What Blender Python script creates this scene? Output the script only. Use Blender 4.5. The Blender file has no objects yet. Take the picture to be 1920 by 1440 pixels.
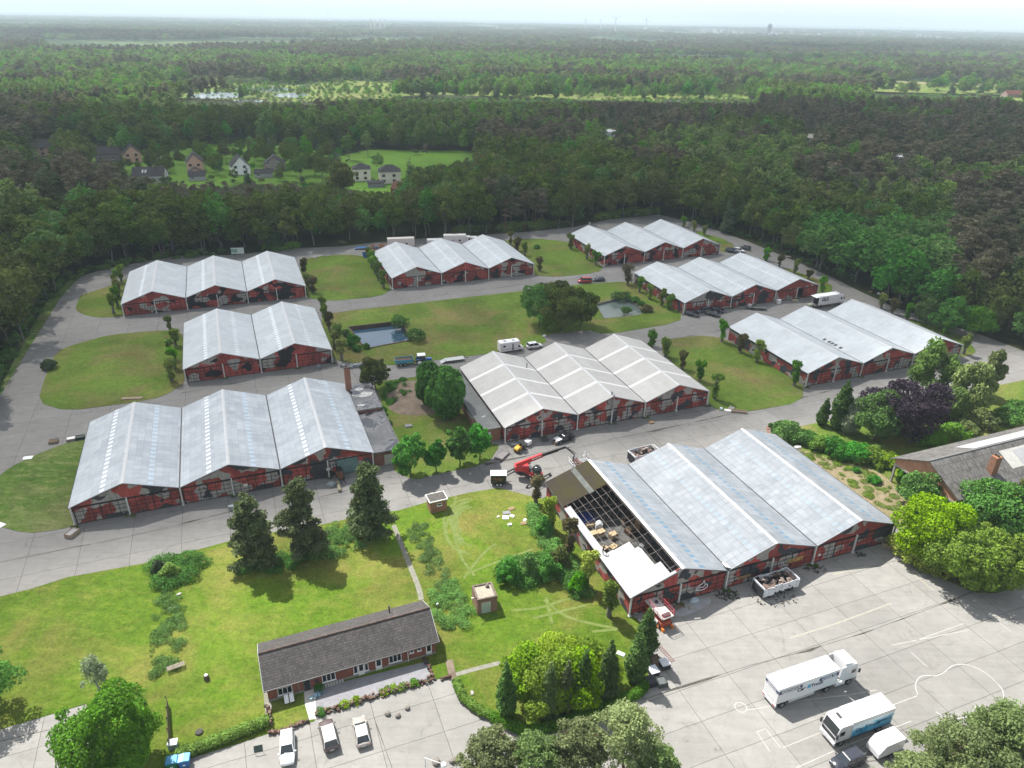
import bpy, math, random
import numpy as np
from mathutils import Vector, Matrix
from math import radians as R_, sin, cos, pi
S = bpy.context.scene
COL = S.collection
# ------------------------------------------------------------------ camera
F_PX, PITCH, ROLL, CAM_H = 1364.95, 0.4662947, 0.0176039, 78.0
_cp, _sp, _cr, _sr = cos(PITCH), sin(PITCH), cos(ROLL), sin(ROLL)
FW = Vector((0, _cp, -_sp)); _rt = Vector((1, 0, 0)); _up = Vector((0, _sp, _cp))
RT = _cr*_rt + _sr*_up; UP = -_sr*_rt + _cr*_up
cam = bpy.data.cameras.new('camera'); co = bpy.data.objects.new('camera', cam); COL.objects.link(co)
cam.sensor_width = 36; cam.lens = F_PX/1920*36; cam.clip_start = 1; cam.clip_end = 90000
co.matrix_world = Matrix(((RT.x, UP.x, -FW.x, 0), (RT.y, UP.y, -FW.y, 0), (RT.z, UP.z, -FW.z, CAM_H), (0, 0, 0, 1)))
S.camera = co
# ------------------------------------------------------------------ light
SUN_EL, SUN_AZ = R_(56), R_(133)        # azimuth measured from +x towards +y
SDIR = Vector((cos(SUN_EL)*cos(SUN_AZ), cos(SUN_EL)*sin(SUN_AZ), sin(SUN_EL)))
world = bpy.data.worlds.new('World'); S.world = world; world.use_nodes = True
wn = world.node_tree.nodes; wl = world.node_tree.links
bg = wn['Background']; sky = wn.new('ShaderNodeTexSky'); sky.sky_type = 'NISHITA'; sky.sun_disc = False
sky.sun_elevation = SUN_EL; sky.sun_rotation = R_(90) - SUN_AZ; sky.altitude = 50; sky.air_density = 1.0; sky.dust_density = 1.5
SKY_STR = 0.12
hs = wn.new('ShaderNodeHueSaturation'); hs.inputs['Saturation'].default_value = .42; wl.new(sky.outputs[0], hs.inputs['Color'])
tc = wn.new('ShaderNodeTexCoord'); mp = wn.new('ShaderNodeMapping'); mp.inputs['Scale'].default_value = (1, 1, 7); wl.new(tc.outputs['Generated'], mp.inputs[0])
cn = wn.new('ShaderNodeTexNoise'); cn.inputs['Scale'].default_value = 3.5; cn.inputs['Detail'].default_value = 6; cn.inputs['Roughness'].default_value = .62; wl.new(mp.outputs[0], cn.inputs[0])
cr = wn.new('ShaderNodeValToRGB'); cr.color_ramp.elements[0].position = .4; cr.color_ramp.elements[0].color = (0, 0, 0, 1); cr.color_ramp.elements[1].position = .62; cr.color_ramp.elements[1].color = (.8, .8, .8, 1); wl.new(cn.outputs[0], cr.inputs[0])
mx = wn.new('ShaderNodeMix'); mx.data_type = 'RGBA'; wl.new(cr.outputs[0], mx.inputs[0]); wl.new(hs.outputs[0], mx.inputs[6]); mx.inputs[7].default_value = (3.7, 3.95, 4.2, 1)
sx = wn.new('ShaderNodeSeparateXYZ'); wl.new(tc.outputs['Generated'], sx.inputs[0])
hr_ = wn.new('ShaderNodeValToRGB'); hr_.color_ramp.elements[0].position = .02; hr_.color_ramp.elements[0].color = (1, 1, 1, 1); hr_.color_ramp.elements[1].position = .3; hr_.color_ramp.elements[1].color = (0, 0, 0, 1); wl.new(sx.outputs[2], hr_.inputs[0])
m2 = wn.new('ShaderNodeMix'); m2.data_type = 'RGBA'; wl.new(hr_.outputs[0], m2.inputs[0]); wl.new(mx.outputs[2], m2.inputs[6]); m3 = wn.new('ShaderNodeMix'); m3.data_type = 'RGBA'; wl.new(cr.outputs[0], m3.inputs[0])
m3.inputs[6].default_value = (4.3, 4.4, 4.35, 1); m3.inputs[7].default_value = (4.8, 4.75, 4.65, 1); wl.new(m3.outputs[2], m2.inputs[7]); wl.new(m2.outputs[2], bg.inputs[0]); bg.inputs[1].default_value = SKY_STR
sl = bpy.data.lights.new('sun', 'SUN'); sl.energy = 4.6; sl.angle = R_(0.5); sl.color = (1, .96, .9)
so = bpy.data.objects.new('sun', sl); COL.objects.link(so); so.rotation_euler = SDIR.to_track_quat('Z', 'Y').to_euler()
so.location = (0, 0, 200)
S.view_settings.view_transform = 'Standard'; S.view_settings.look = 'None'; S.view_settings.gamma = 1
S.view_settings.exposure = 1.2
cy = S.cycles
cy.use_denoising = True; cy.max_bounces = 4; cy.diffuse_bounces = 2; cy.glossy_bounces = 2; cy.transmission_bounces = 2
cy.transparent_max_bounces = 12; cy.volume_bounces = 0; cy.use_adaptive_sampling = True; cy.adaptive_threshold = 0.02
cy.caustics_reflective = False; cy.caustics_refractive = False
S.render.use_persistent_data = False

def G(px, py, z=0.0):
    """ground (or height z) point seen at photograph pixel px, py"""
    d = FW + RT*((px-960)/F_PX) + UP*((720-py)/F_PX)
    t = (z-CAM_H)/d.z
    return Vector((d.x*t, d.y*t, z))
def PX(x, y, z=0.0):
    d = Vector((x, y, z-CAM_H)); w = d.dot(FW)
    return (960+F_PX*d.dot(RT)/w, 720-F_PX*d.dot(UP)/w)
def PXn(P):
    d = P - np.array([0, 0, CAM_H]); w = d@np.array(FW)
    return np.stack([960+F_PX*(d@np.array(RT))/w, 720-F_PX*(d@np.array(UP))/w], -1)
# ------------------------------------------------------------------ materials
class NT:
    def __init__(s, name):
        s.m = bpy.data.materials.new(name); s.m.use_nodes = True
        s.n = s.m.node_tree.nodes; s.l = s.m.node_tree.links; s.b = s.n['Principled BSDF']
    def new(s, t, **kw):
        n = s.n.new(t)
        for k, v in kw.items(): setattr(n, k, v)
        return n
    def set(s, inp, v):
        if hasattr(v, 'is_linked') or isinstance(v, bpy.types.NodeSocket): s.l.new(v, inp)
        else:
            if isinstance(v, tuple) and len(v) == 3 and inp.type == 'RGBA': v = v+(1,)
            inp.default_value = v
    def math(s, op, a, b=0.0, c=0.0, clamp=False):
        n = s.new('ShaderNodeMath', operation=op, use_clamp=clamp)
        s.set(n.inputs[0], a); s.set(n.inputs[1], b); s.set(n.inputs[2], c); return n.outputs[0]
    def vm(s, op, a, b=(0, 0, 0)):
        n = s.new('ShaderNodeVectorMath', operation=op); s.set(n.inputs[0], a)
        if op == 'SCALE': s.set(n.inputs['Scale'], b)
        else: s.set(n.inputs[1], b)
        return n.outputs[0]
    def noise(s, vec, scale, detail=3, rough=.6, col=False, dist=0.0):
        n = s.new('ShaderNodeTexNoise'); s.set(n.inputs['Vector'], vec); n.inputs['Scale'].default_value = scale
        n.inputs['Detail'].default_value = detail; n.inputs['Roughness'].default_value = rough; n.inputs['Distortion'].default_value = dist
        return n.outputs['Color' if col else 0]
    def ramp(s, fac, stops, const=False):
        n = s.new('ShaderNodeValToRGB'); s.set(n.inputs[0], fac); e = n.color_ramp.elements
        if const: n.color_ramp.interpolation = 'CONSTANT'
        while len(e) < len(stops): e.new(0.5)
        for k, (p, c) in zip(e, stops):
            k.position = p; k.color = c+(1,) if isinstance(c, tuple) else (c, c, c, 1)
        return n.outputs[0]
    def mix(s, f, a, b, mode='MIX'):
        n = s.new('ShaderNodeMix', data_type='RGBA', blend_type=mode)
        s.set(n.inputs[0], f); s.set(n.inputs[6], a); s.set(n.inputs[7], b); return n.outputs[2]
    def obj(s): return s.new('ShaderNodeTexCoord').outputs['Object']
    def rotz(s, vec, a, loc=(0, 0, 0), scale=(1, 1, 1)):
        n = s.new('ShaderNodeMapping'); s.set(n.inputs[0], vec); n.inputs['Rotation'].default_value = (0, 0, a)
        n.inputs['Location'].default_value = loc; n.inputs['Scale'].default_value = scale; return n.outputs[0]
    def sep(s, v):
        n = s.new('ShaderNodeSeparateXYZ'); s.set(n.inputs[0], v); return n.outputs
    def fin(s, color=None, rough=.8, spec=.3, metal=0.0, bump=None, bs=.3, bd=.05):
        if color is not None: s.set(s.b.inputs['Base Color'], color)
        s.set(s.b.inputs['Roughness'], rough); s.b.inputs['Specular IOR Level'].default_value = spec
        s.b.inputs['Metallic'].default_value = metal
        if bump is not None:
            n = s.new('ShaderNodeBump'); n.inputs['Strength'].default_value = bs; n.inputs['Distance'].default_value = bd
            s.set(n.inputs['Height'], bump); s.l.new(n.outputs[0], s.b.inputs['Normal'])
        return s.m
_mc = {}
KA = .73
def dk_(c, k=None):
    k = KA if k is None else k
    return tuple(v*k for v in c)
def M(c, rough=.6, var=.12, sc=1.5, metal=0.0, spec=.4, key=''):
    """plain paint / metal / wood with mild wear"""
    k = (c, rough, var, sc, metal, key)
    if k in _mc: return _mc[k]
    c = dk_(c, .86 if max(c) > .6 else KA)
    t = NT('paint' + key); o = t.obj(); n = t.noise(o, sc, 4, .65)
    f = t.ramp(n, [(.25, 1-var*1.6), (.75, 1+var*.4)])
    _mc[k] = t.fin(t.mix(1.0, c, f, 'MULTIPLY'), rough, spec, metal); return _mc[k]
WHITE = M((.8, .8, .8), .4, .06); BLACK = M((.015, .015, .017), .5); DGREY = M((.06, .06, .065), .6); GREY = M((.25, .25, .26), .6)
STEEL = M((.45, .46, .47), .4, metal=.6); GLASS = M((.02, .028, .034), .08, .02, spec=.7); RUBBER = M((.018, .018, .018), .85)
REDP = M((.62, .03, .03), .35); WOOD = M((.48, .33, .18), .8, .3, 3); DWOOD = M((.2, .14, .09), .9, .35, 3); RUST = M((.16, .08, .045), .9, .5, 2)
BLUEP = M((.04, .18, .45), .5); ORANGE = M((.7, .2, .03), .5); YELLOW = M((.75, .42, .03), .5)
def brickmat(name, c1=(.34, .12, .07), c2=(.26, .09, .055), mort=(.35, .3, .26), sc=1.0):
    c1, c2, mort = dk_(c1), dk_(c2), dk_(mort); t = NT(name); o = t.obj(); x, y, z = t.sep(o)
    cmb = t.new('ShaderNodeCombineXYZ'); t.l.new(t.math('ADD', x, y), cmb.inputs[0]); t.l.new(z, cmb.inputs[1])
    b = t.new('ShaderNodeTexBrick'); t.l.new(cmb.outputs[0], b.inputs[0]); b.inputs['Scale'].default_value = 1
    b.inputs['Brick Width'].default_value = .42*sc; b.inputs['Row Height'].default_value = .14*sc; b.inputs['Mortar Size'].default_value = .012*sc
    b.inputs['Color1'].default_value = c1+(1,); b.inputs['Color2'].default_value = c2+(1,); b.inputs['Mortar'].default_value = mort+(1,)
    n = t.noise(o, .6, 5, .7)
    return t.fin(t.mix(1.0, b.outputs[0], t.ramp(n, [(.3, .7), (.7, 1.1)]), 'MULTIPLY'), .9, .2)
BRICK = brickmat('brick'); OBRICK = brickmat('orange_brick', (.42, .19, .1), (.36, .15, .08))
# ------------------------------------------------------------------ mesh tools
class MB:
    def __init__(s): s.v = []; s.f = []; s.mi = []; s.cur = 0
    def add(s, vs, fs, mi=None):
        o = len(s.v); s.v += [tuple(v) for v in vs]; s.f += [tuple(i+o for i in f) for f in fs]
        s.mi += [s.cur if mi is None else mi]*len(fs); return s
    def box(s, x0, x1, y0, y1, z0, z1, mi=None):
        vs = [(x, y, z) for z in (z0, z1) for x, y in ((x0, y0), (x1, y0), (x1, y1), (x0, y1))]
        return s.add(vs, [(3, 2, 1, 0), (4, 5, 6, 7), (0, 1, 5, 4), (1, 2, 6, 5), (2, 3, 7, 6), (3, 0, 4, 7)], mi)
    def cbox(s, c, d, rz=0, mi=None, rx=0, ry=0):
        m = Matrix.Translation(c) @ Matrix.Rotation(rz, 4, 'Z') @ Matrix.Rotation(ry, 4, 'Y') @ Matrix.Rotation(rx, 4, 'X')
        vs = [m @ Vector((sx*d[0]/2, sy*d[1]/2, sz*d[2]/2)) for sz in (-1, 1) for sx, sy in ((-1, -1), (1, -1), (1, 1), (-1, 1))]
        return s.add(vs, [(3, 2, 1, 0), (4, 5, 6, 7), (0, 1, 5, 4), (1, 2, 6, 5), (2, 3, 7, 6), (3, 0, 4, 7)], mi)
    def prism(s, poly, z0, z1, mi=None):
        n = len(poly); vs = [(p[0], p[1], z0) for p in poly] + [(p[0], p[1], z1) for p in poly]
        fs = [tuple(range(n-1, -1, -1)), tuple(range(n, 2*n))] + [(i, (i+1) % n, n+(i+1) % n, n+i) for i in range(n)]
        return s.add(vs, fs, mi)
    def ext(s, poly, axis, a0, a1, mi=None):
        """extrude a 2-D outline along x or y; poly = (other axis, z)"""
        mk = (lambda p, a: (a, p[0], p[1])) if axis == 'x' else (lambda p, a: (p[0], a, p[1]))
        n = len(poly); vs = [mk(p, a0) for p in poly] + [mk(p, a1) for p in poly]
        fs = [tuple(range(n-1, -1, -1)), tuple(range(n, 2*n))] + [(i, (i+1) % n, n+(i+1) % n, n+i) for i in range(n)]
        return s.add(vs, fs, mi)
    def tube(s, p, q, r, n=6, r2=None, mi=None):
        p = Vector(p); q = Vector(q); d = (q-p); r2 = r if r2 is None else r2
        if d.length < 1e-6: return s
        m = d.to_track_quat('Z', 'Y').to_matrix()
        vs = [p + m @ Vector((r*cos(2*pi*i/n), r*sin(2*pi*i/n), 0)) for i in range(n)] + [q + m @ Vector((r2*cos(2*pi*i/n), r2*sin(2*pi*i/n), 0)) for i in range(n)]
        fs = [(i, (i+1) % n, n+(i+1) % n, n+i) for i in range(n)] + [tuple(range(n-1, -1, -1)), tuple(range(n, 2*n))]
        return s.add(vs, fs, mi)
    def path(s, pts, r, n=6, mi=None):
        for i in range(len(pts)-1): s.tube(pts[i], pts[i+1], r, n, mi=mi)
        return s
    def slab(s, a, b, c, d, t, mi=None):
        """quad a b c d (counter-clockwise seen from outside) given thickness t inwards"""
        a, b, c, d = map(Vector, (a, b, c, d)); n = (b-a).cross(d-a).normalized()*t
        vs = [a-n, b-n, c-n, d-n, a, b, c, d]
        return s.add(vs, [(3, 2, 1, 0), (4, 5, 6, 7), (0, 1, 5, 4), (1, 2, 6, 5), (2, 3, 7, 6), (3, 0, 4, 7)], mi)
    def build(s, name, mats, parent=None, smooth=False, bevel=0, loc=None, rz=None):
        me = bpy.data.meshes.new(name); me.from_pydata(s.v, [], s.f)
        for m in (mats if isinstance(mats, (list, tuple)) else [mats]): me.materials.append(m)
        if any(s.mi): me.polygons.foreach_set('material_index', s.mi)
        if smooth: me.polygons.foreach_set('use_smooth', [True]*len(s.f))
        me.update(); o = bpy.data.objects.new(name, me); COL.objects.link(o)
        if parent: o.parent = parent
        if loc is not None: o.location = loc
        if rz is not None: o.rotation_euler = (0, 0, rz)
        if bevel:
            b = o.modifiers.new('bevel', 'BEVEL'); b.width = bevel; b.segments = 2; b.limit_method = 'ANGLE'
        return o
def tag(o, label=None, cat=None, group=None, kind=None):
    if label: o['label'] = label
    if cat: o['category'] = cat
    if group: o['group'] = group
    if kind: o['kind'] = kind
    return o
def E(name, loc, rz, label, cat, group=None):
    o = bpy.data.objects.new(name, None); COL.objects.link(o); o.location = loc; o.rotation_euler = (0, 0, rz); o.empty_display_size = .5
    return tag(o, label, cat, group)
def P(o, parent): o.parent = parent; return o
def npmesh(name, V, F4, mats, attr=None, smooth=False):
    """numpy quads (n,4) to mesh"""
    me = bpy.data.meshes.new(name); nv = len(V); nf = len(F4); k = F4.shape[1]
    me.vertices.add(nv); me.vertices.foreach_set('co', np.asarray(V, np.float32).ravel())
    me.loops.add(nf*k); me.loops.foreach_set('vertex_index', np.asarray(F4, np.int32).ravel())
    me.polygons.add(nf); me.polygons.foreach_set('loop_start', np.arange(0, nf*k, k, dtype=np.int32))
    me.polygons.foreach_set('loop_total', np.full(nf, k, np.int32))
    for m in (mats if isinstance(mats, (list, tuple)) else [mats]): me.materials.append(m)
    if smooth: me.polygons.foreach_set('use_smooth', [True]*nf)
    me.update(calc_edges=True)
    if attr is not None:
        a = me.attributes.new('tint', 'FLOAT', 'POINT'); a.data.foreach_set('value', np.asarray(attr, np.float32))
    return me
def link(name, me, parent=None, loc=None, rz=0, scale=None):
    o = bpy.data.objects.new(name, me); COL.objects.link(o)
    if parent: o.parent = parent
    if loc is not None: o.location = loc
    o.rotation_euler = (0, 0, rz)
    if scale is not None: o.scale = scale
    return o
def inpoly(pts, poly):
    x, y = pts[:, 0], pts[:, 1]; c = np.zeros(len(pts), bool); n = len(poly)
    for i in range(n):
        x1, y1 = poly[i]; x2, y2 = poly[(i+1) % n]
        if y1 == y2: continue
        k = ((y1 > y) != (y2 > y)) & (x < (x2-x1)*(y-y1)/(y2-y1)+x1); c ^= k
    return c
YAW = R_(21.6)
ORD = ['nearest', 'second', 'third', 'fourth', 'fifth', 'sixth', 'seventh', 'eighth', 'ninth', 'tenth', 'eleventh', 'twelfth', 'thirteenth', 'fourteenth']
# ------------------------------------------------------------------ ground sheets
import bmesh
def sheet(name, outer, z, mat, holes=(), skirt=0.0, kind='structure'):
    """flat polygon (world xy) with optional holes and a small kerb skirt"""
    bm = bmesh.new(); loops = []
    for lp in [outer]+list(holes):
        vs = [bm.verts.new((p[0], p[1], z)) for p in lp]; loops.append(vs)
        for i in range(len(vs)): bm.edges.new((vs[i], vs[(i+1) % len(vs)]))
    bmesh.ops.triangle_fill(bm, use_beauty=True, use_dissolve=False, edges=bm.edges[:], normal=(0, 0, 1))
    for f in bm.faces:
        if f.normal.z < 0: f.normal_flip()
    if skirt:
        for vs in loops:
            lo = [bm.verts.new((v.co.x, v.co.y, z-skirt)) for v in vs]
            for i in range(len(vs)):
                j = (i+1) % len(vs); bm.faces.new((vs[i], vs[j], lo[j], lo[i]))
    me = bpy.data.meshes.new(name); bm.to_mesh(me); bm.free(); me.materials.append(mat)
    o = bpy.data.objects.new(name, me); COL.objects.link(o); o['kind'] = kind; return o
def GP(pts): return [G(x, y)[:2] for x, y in pts]
def smooth_poly(pts, it=2):
    for _ in range(it):
        o = []
        for i in range(len(pts)):
            a = pts[i]; b = pts[(i+1) % len(pts)]
            o += [(a[0]*.8+b[0]*.2, a[1]*.8+b[1]*.2), (a[0]*.2+b[0]*.8, a[1]*.2+b[1]*.8)]
        pts = o
    return pts
def concrete(name, base=(.35, .34, .315), bw=7.6, rh=4.9, rot=YAW, loc=(0, 0, 0)):
    base = dk_(base); t = NT(name); o = t.obj()
    wob = t.vm('SCALE', t.vm('SUBTRACT', t.noise(o, .3, 3, .6, col=True), (.5, .5, .5)), .18)
    v = t.rotz(t.vm('ADD', o, wob), -rot, loc)
    b = t.new('ShaderNodeTexBrick', offset=0.0); t.l.new(v, b.inputs[0]); b.inputs['Scale'].default_value = 1
    b.inputs['Brick Width'].default_value = bw; b.inputs['Row Height'].default_value = rh; b.inputs['Mortar Size'].default_value = .045
    b.inputs['Mortar Smooth'].default_value = .3
    b.inputs['Color1'].default_value = tuple(c*1.05 for c in base)+(1,); b.inputs['Color2'].default_value = tuple(c*.93 for c in base)+(1,)
    b.inputs['Mortar'].default_value = (base[0]*.42, base[1]*.42, base[2]*.4, 1)
    n1 = t.noise(o, .05, 5, .65); n2 = t.noise(o, .6, 5, .7); n3 = t.noise(t.rotz(o, -rot, scale=(.25, 3, 1)), .5, 4, .7)
    c = t.mix(1.0, b.outputs[0], t.ramp(n1, [(.3, .78), (.7, 1.08)]), 'MULTIPLY')
    c = t.mix(1.0, c, t.ramp(n2, [(.28, .86), (.55, 1.0), (.8, 1.04)]), 'MULTIPLY')
    c = t.mix(1.0, c, t.ramp(n3, [(.3, .9), (.6, 1.02)]), 'MULTIPLY')
    c = t.mix(1.0, c, t.ramp(t.noise(o, .22, 6, .75, dist=1.0), [(.28, .6), (.4, 1.0)]), 'MULTIPLY')
    k = t.new('ShaderNodeTexVoronoi', feature='DISTANCE_TO_EDGE'); t.l.new(t.vm('ADD', o, t.vm('SCALE', t.noise(o, .8, 3, .7, col=True), 1.6)), k.inputs[0]); k.inputs['Scale'].default_value = .13
    c = t.mix(t.ramp(k.outputs[0], [(0.0, .45), (.006, 0.0)]), c, (.13, .12, .1))
    return t.fin(c, .85, .25, bump=n2, bs=.15)
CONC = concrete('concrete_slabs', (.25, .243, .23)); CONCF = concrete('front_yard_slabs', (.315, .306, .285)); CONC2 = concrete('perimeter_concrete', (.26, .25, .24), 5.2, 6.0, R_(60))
def lawnmat(name, g1, g2, dry, dryamt=.5, sc=1.0, streak=0.0):
    g1, g2, dry = dk_(g1), dk_(g2), dk_(dry); t = NT(name); o = t.obj(); n1 = t.noise(o, .045*sc, 5, .62, dist=.6); n2 = t.noise(o, .35*sc, 6, .72); n3 = t.noise(o, 2.6, 4, .75)
    n4 = t.noise(t.rotz(o, R_(35), scale=(.5, 1.6, 1)), .45, 5, .75)
    c = t.mix(t.ramp(n2, [(.3, 0.0), (.7, 1.0)]), g1, g2)
    c = t.mix(t.ramp(n1, [(dryamt, 0.0), (dryamt+.2, .85)]), c, dry)
    c = t.mix(1.0, c, t.ramp(t.noise(o, .028*sc, 3, .55, dist=.8), [(.35, .7), (.65, 1.12)]), 'MULTIPLY')
    if streak: c = t.mix(t.ramp(n4, [(.5, 0.0), (.66, streak)]), c, tuple(min(1, k*1.3) for k in dry))
    c = t.mix(1.0, c, t.ramp(n3, [(.25, .62), (.5, 1.0), (.8, 1.3)]), 'MULTIPLY'); c = t.mix(1.0, c, t.ramp(t.noise(o, .9, 5, .8), [(.3, .72), (.6, 1.08)]), 'MULTIPLY')
    return t.fin(c, .95, .1, bump=t.math('ADD', n3, n2), bs=.9, bd=.25)
LAWN = lawnmat('mown_grass', (.105, .19, .024), (.17, .245, .038), (.25, .2, .08), .46, 1.5)
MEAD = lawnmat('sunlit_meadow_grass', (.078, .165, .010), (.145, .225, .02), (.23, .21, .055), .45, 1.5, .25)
ROUGH = lawnmat('rough_grass', (.085, .17, .024), (.13, .215, .04), (.24, .24, .1), .47, 1.8, .7)
def simple_noise(name, a, b, sc, rough=.9):
    a, b = dk_(a), dk_(b); t = NT(name); o = t.obj(); n = t.noise(o, sc, 6, .7)
    return t.fin(t.mix(t.ramp(n, [(.35, 0.0), (.65, 1.0)]), a, b), rough, .1, bump=n, bs=.6, bd=.15)
SAND = simple_noise('bare_sandy_soil', (.3, .235, .16), (.17, .16, .07), .6)
DIRT = simple_noise('trampled_soil', (.28, .22, .17), (.14, .11, .08), .5)
GRAVEL = simple_noise('grey_gravel', (.3, .3, .31), (.24, .235, .25), 1.2)
def watermat(name, c, rough=.04):
    t = NT(name); o = t.obj(); return t.fin(c, rough, .6, bump=t.noise(o, 1.2, 3, .6), bs=.05, bd=.05)
WATER = watermat('pond_water', (.03, .065, .1)); WATER2 = watermat('marsh_water', (.2, .25, .28), .15)
# far land: woods, fields, built-up specks
def farmat():
    t = NT('countryside'); o = t.obj(); n1 = t.noise(o, .0011, 6, .6, dist=.8); n2 = t.noise(t.rotz(o, R_(12), scale=(.35, 1, 1)), .004, 4, .6)
    c = t.ramp(n1, [(.3, (.018, .034, .012)), (.47, (.03, .055, .018)), (.53, (.075, .11, .04)), (.6, (.04, .07, .022)), (.75, (.09, .12, .05))])
    c = t.mix(1.0, c, t.ramp(n2, [(.3, .6), (.7, 1.3)]), 'MULTIPLY'); return t.fin(c, 1.0, .05)
NEARG = simple_noise('forest_floor', (.022, .035, .01), (.045, .055, .02), .12)
p1 = [(652, 609), (754, 602), (771, 639), (688, 656), (668, 652)]
p2 = [(1125, 562), (1182, 560), (1204, 582), (1195, 590), (1134, 596), (1120, 580)]
pool1 = GP([(655, 614), (752, 603), (770, 638), (686, 654)]); pool2 = GP([(1119, 570), (1172, 557), (1207, 582), (1198, 590), (1134, 597)])
NEAR_OUT = [(-900, -150), (900, -150), (900, 900), (-900, 900)]
sheet('ground', NEAR_OUT, 0.0, NEARG, [pool1, pool2])
R = 45000
bmf = MB()
bmf.add([(-R, -R, -1.5), (R, -R, -1.5), (R, R, -1.5), (-R, R, -1.5)], [(0, 1, 2, 3)])
tag(bmf.build('distant_land', farmat()), kind='structure')
SITE = [(-700, 1500), (-300, 950), (-60, 800), (0, 725), (50, 632), (88, 565), (130, 525), (200, 503), (330, 480), (440, 478), (560, 465), (640, 462), (700, 455), (800, 446), (900, 441), (1000, 434), (1080, 425), (1140, 412), (1235, 402), (1290, 415), (1340, 430), (1400, 452), (1480, 485), (1560, 520), (1620, 550), (1680, 577), (1760, 603), (1840, 628), (1920, 658), (2100, 725), (2600, 950), (2900, 2200), (-700, 2200)]
SITE_W = GP(SITE)
YARD = SITE[2:31]+[(2700, 1900), (-900, 2100), (-250, 1400)]
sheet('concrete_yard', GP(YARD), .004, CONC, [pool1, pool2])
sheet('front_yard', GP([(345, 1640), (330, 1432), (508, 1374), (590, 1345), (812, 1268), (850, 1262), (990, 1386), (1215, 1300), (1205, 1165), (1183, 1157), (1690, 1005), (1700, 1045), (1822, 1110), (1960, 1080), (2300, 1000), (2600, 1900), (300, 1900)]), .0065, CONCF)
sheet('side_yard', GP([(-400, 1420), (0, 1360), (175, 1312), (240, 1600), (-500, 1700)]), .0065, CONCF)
# verges at the forest edge left of the perimeter road
sheet('roadside_verge', GP([(-300, 1100), (-60, 800), (0, 725), (50, 632), (88, 565), (130, 525), (160, 505), (150, 520), (112, 560), (85, 605), (50, 660), (0, 742), (-60, 850), (-250, 1150)]), .012, ROUGH)
LAWNS = dict(
 a=[(150, 555), (140, 582), (163, 592), (187, 596), (216, 594), (238, 592), (240, 520), (225, 528), (198, 539), (163, 550)],
 b=[(106, 659), (146, 644), (204, 628), (292, 620), (325, 620), (345, 628), (352, 715), (303, 745), (248, 755), (125, 771), (70, 754), (87, 701)],
 d=[(561, 491), (585, 482), (652, 477), (687, 481), (700, 488), (737, 540), (713, 556), (617, 565), (579, 559), (571, 555)],
 e=[(935, 455), (947, 451), (1002, 447), (1063, 453), (1076, 462), (1132, 500), (1122, 511), (1043, 520), (1002, 516), (998, 510)],
 g=[(1224, 641), (1305, 629), (1346, 632), (1367, 640), (1507, 716), (1504, 754), (1398, 773), (1355, 772), (1332, 761), (1327, 750)],
 h=[(1314, 432), (1325, 440), (1355, 447), (1381, 462), (1351, 476), (1300, 440)],
 i=[(1471, 502), (1515, 517), (1561, 534), (1560, 546), (1534, 556), (1460, 510)],
 j=[(1707, 598), (1768, 616), (1809, 633), (1830, 657), (1827, 664), (1797, 671), (1700, 610)],
 k=[(712, 745), (700, 716), (723, 714), (785, 706), (855, 698), (869, 748), (897, 797), (920, 833), (938, 834), (915, 870), (800, 893), (785, 899), (762, 895), (735, 880), (742, 835), (720, 770)],
)
for k, pts in LAWNS.items():
    sheet('grass', smooth_poly(GP(pts), 1), .06, LAWN, skirt=.06)
sheet('grass', smooth_poly(GP([(159, 825), (117, 833), (60, 856), (18, 877), (-20, 908), (-30, 979), (49, 1001), (117, 992), (145, 984), (175, 800)]), 1), .06, ROUGH, skirt=.06)
sheet('grass', smooth_poly(GP([(600, 595), (625, 586), (792, 567), (978, 546), (1087, 533), (1171, 528), (1195, 532), (1278, 582), (1275, 605), (1133, 628), (1104, 619), (1017, 628), (1028, 644), (920, 663), (809, 676), (751, 686), (640, 680), (618, 665)]), 1), .06, LAWN, [pool1, pool2], skirt=.06)
# front meadow
FRONT = [(-300, 1190), (0, 1119), (60, 1104), (125, 1083), (290, 1053), (440, 1012), (500, 1000), (608, 983), (700, 962), (745, 958), (800, 942), (880, 924), (935, 915), (985, 928), (1015, 935), (1030, 935), (1105, 1035), (1183, 1155), (1207, 1165), (1217, 1205), (1217, 1255), (1208, 1300), (1100, 1347), (985, 1385), (935, 1360), (885, 1330), (856, 1292), (846, 1272), (812, 1274), (590, 1338), (590, 1352), (508, 1374), (430, 1400), (345, 1425), (330, 1450), (215, 1500), (180, 1440), (172, 1360), (162, 1320), (0, 1368), (-300, 1450)]
sheet('meadow', GP(FRONT), .06, MEAD, skirt=.06)
sheet('meadow', smooth_poly(GP([(1448, 812), (1511, 797), (1560, 788), (1640, 772), (1755, 745), (1850, 727), (1920, 713), (2150, 665), (2300, 900), (1960, 1080), (1880, 1112), (1825, 1112), (1770, 1085), (1700, 1045), (1670, 1015), (1690, 990), (1457, 822)]), 1), .06, LAWN, skirt=.06)
sheet('painted_sun_patch', smooth_poly(GP([(1640, 800), (1720, 780), (1800, 790), (1780, 820), (1690, 860), (1650, 835)]), 2), .066, MEAD)  # patch of sun on the lawn, put in as another grass colour
sheet('bare_soil', smooth_poly(GP([(1487, 838), (1500, 842), (1560, 862), (1640, 882), (1668, 900), (1690, 930), (1715, 960), (1690, 985), (1672, 975), (1640, 955), (1560, 895), (1490, 845)]), 2), .07, SAND)
sheet('bare_soil', smooth_poly(GP([(735, 720), (785, 712), (812, 735), (808, 760), (818, 775), (790, 780), (750, 778), (728, 768), (724, 740)]), 2), .07, DIRT)
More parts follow.
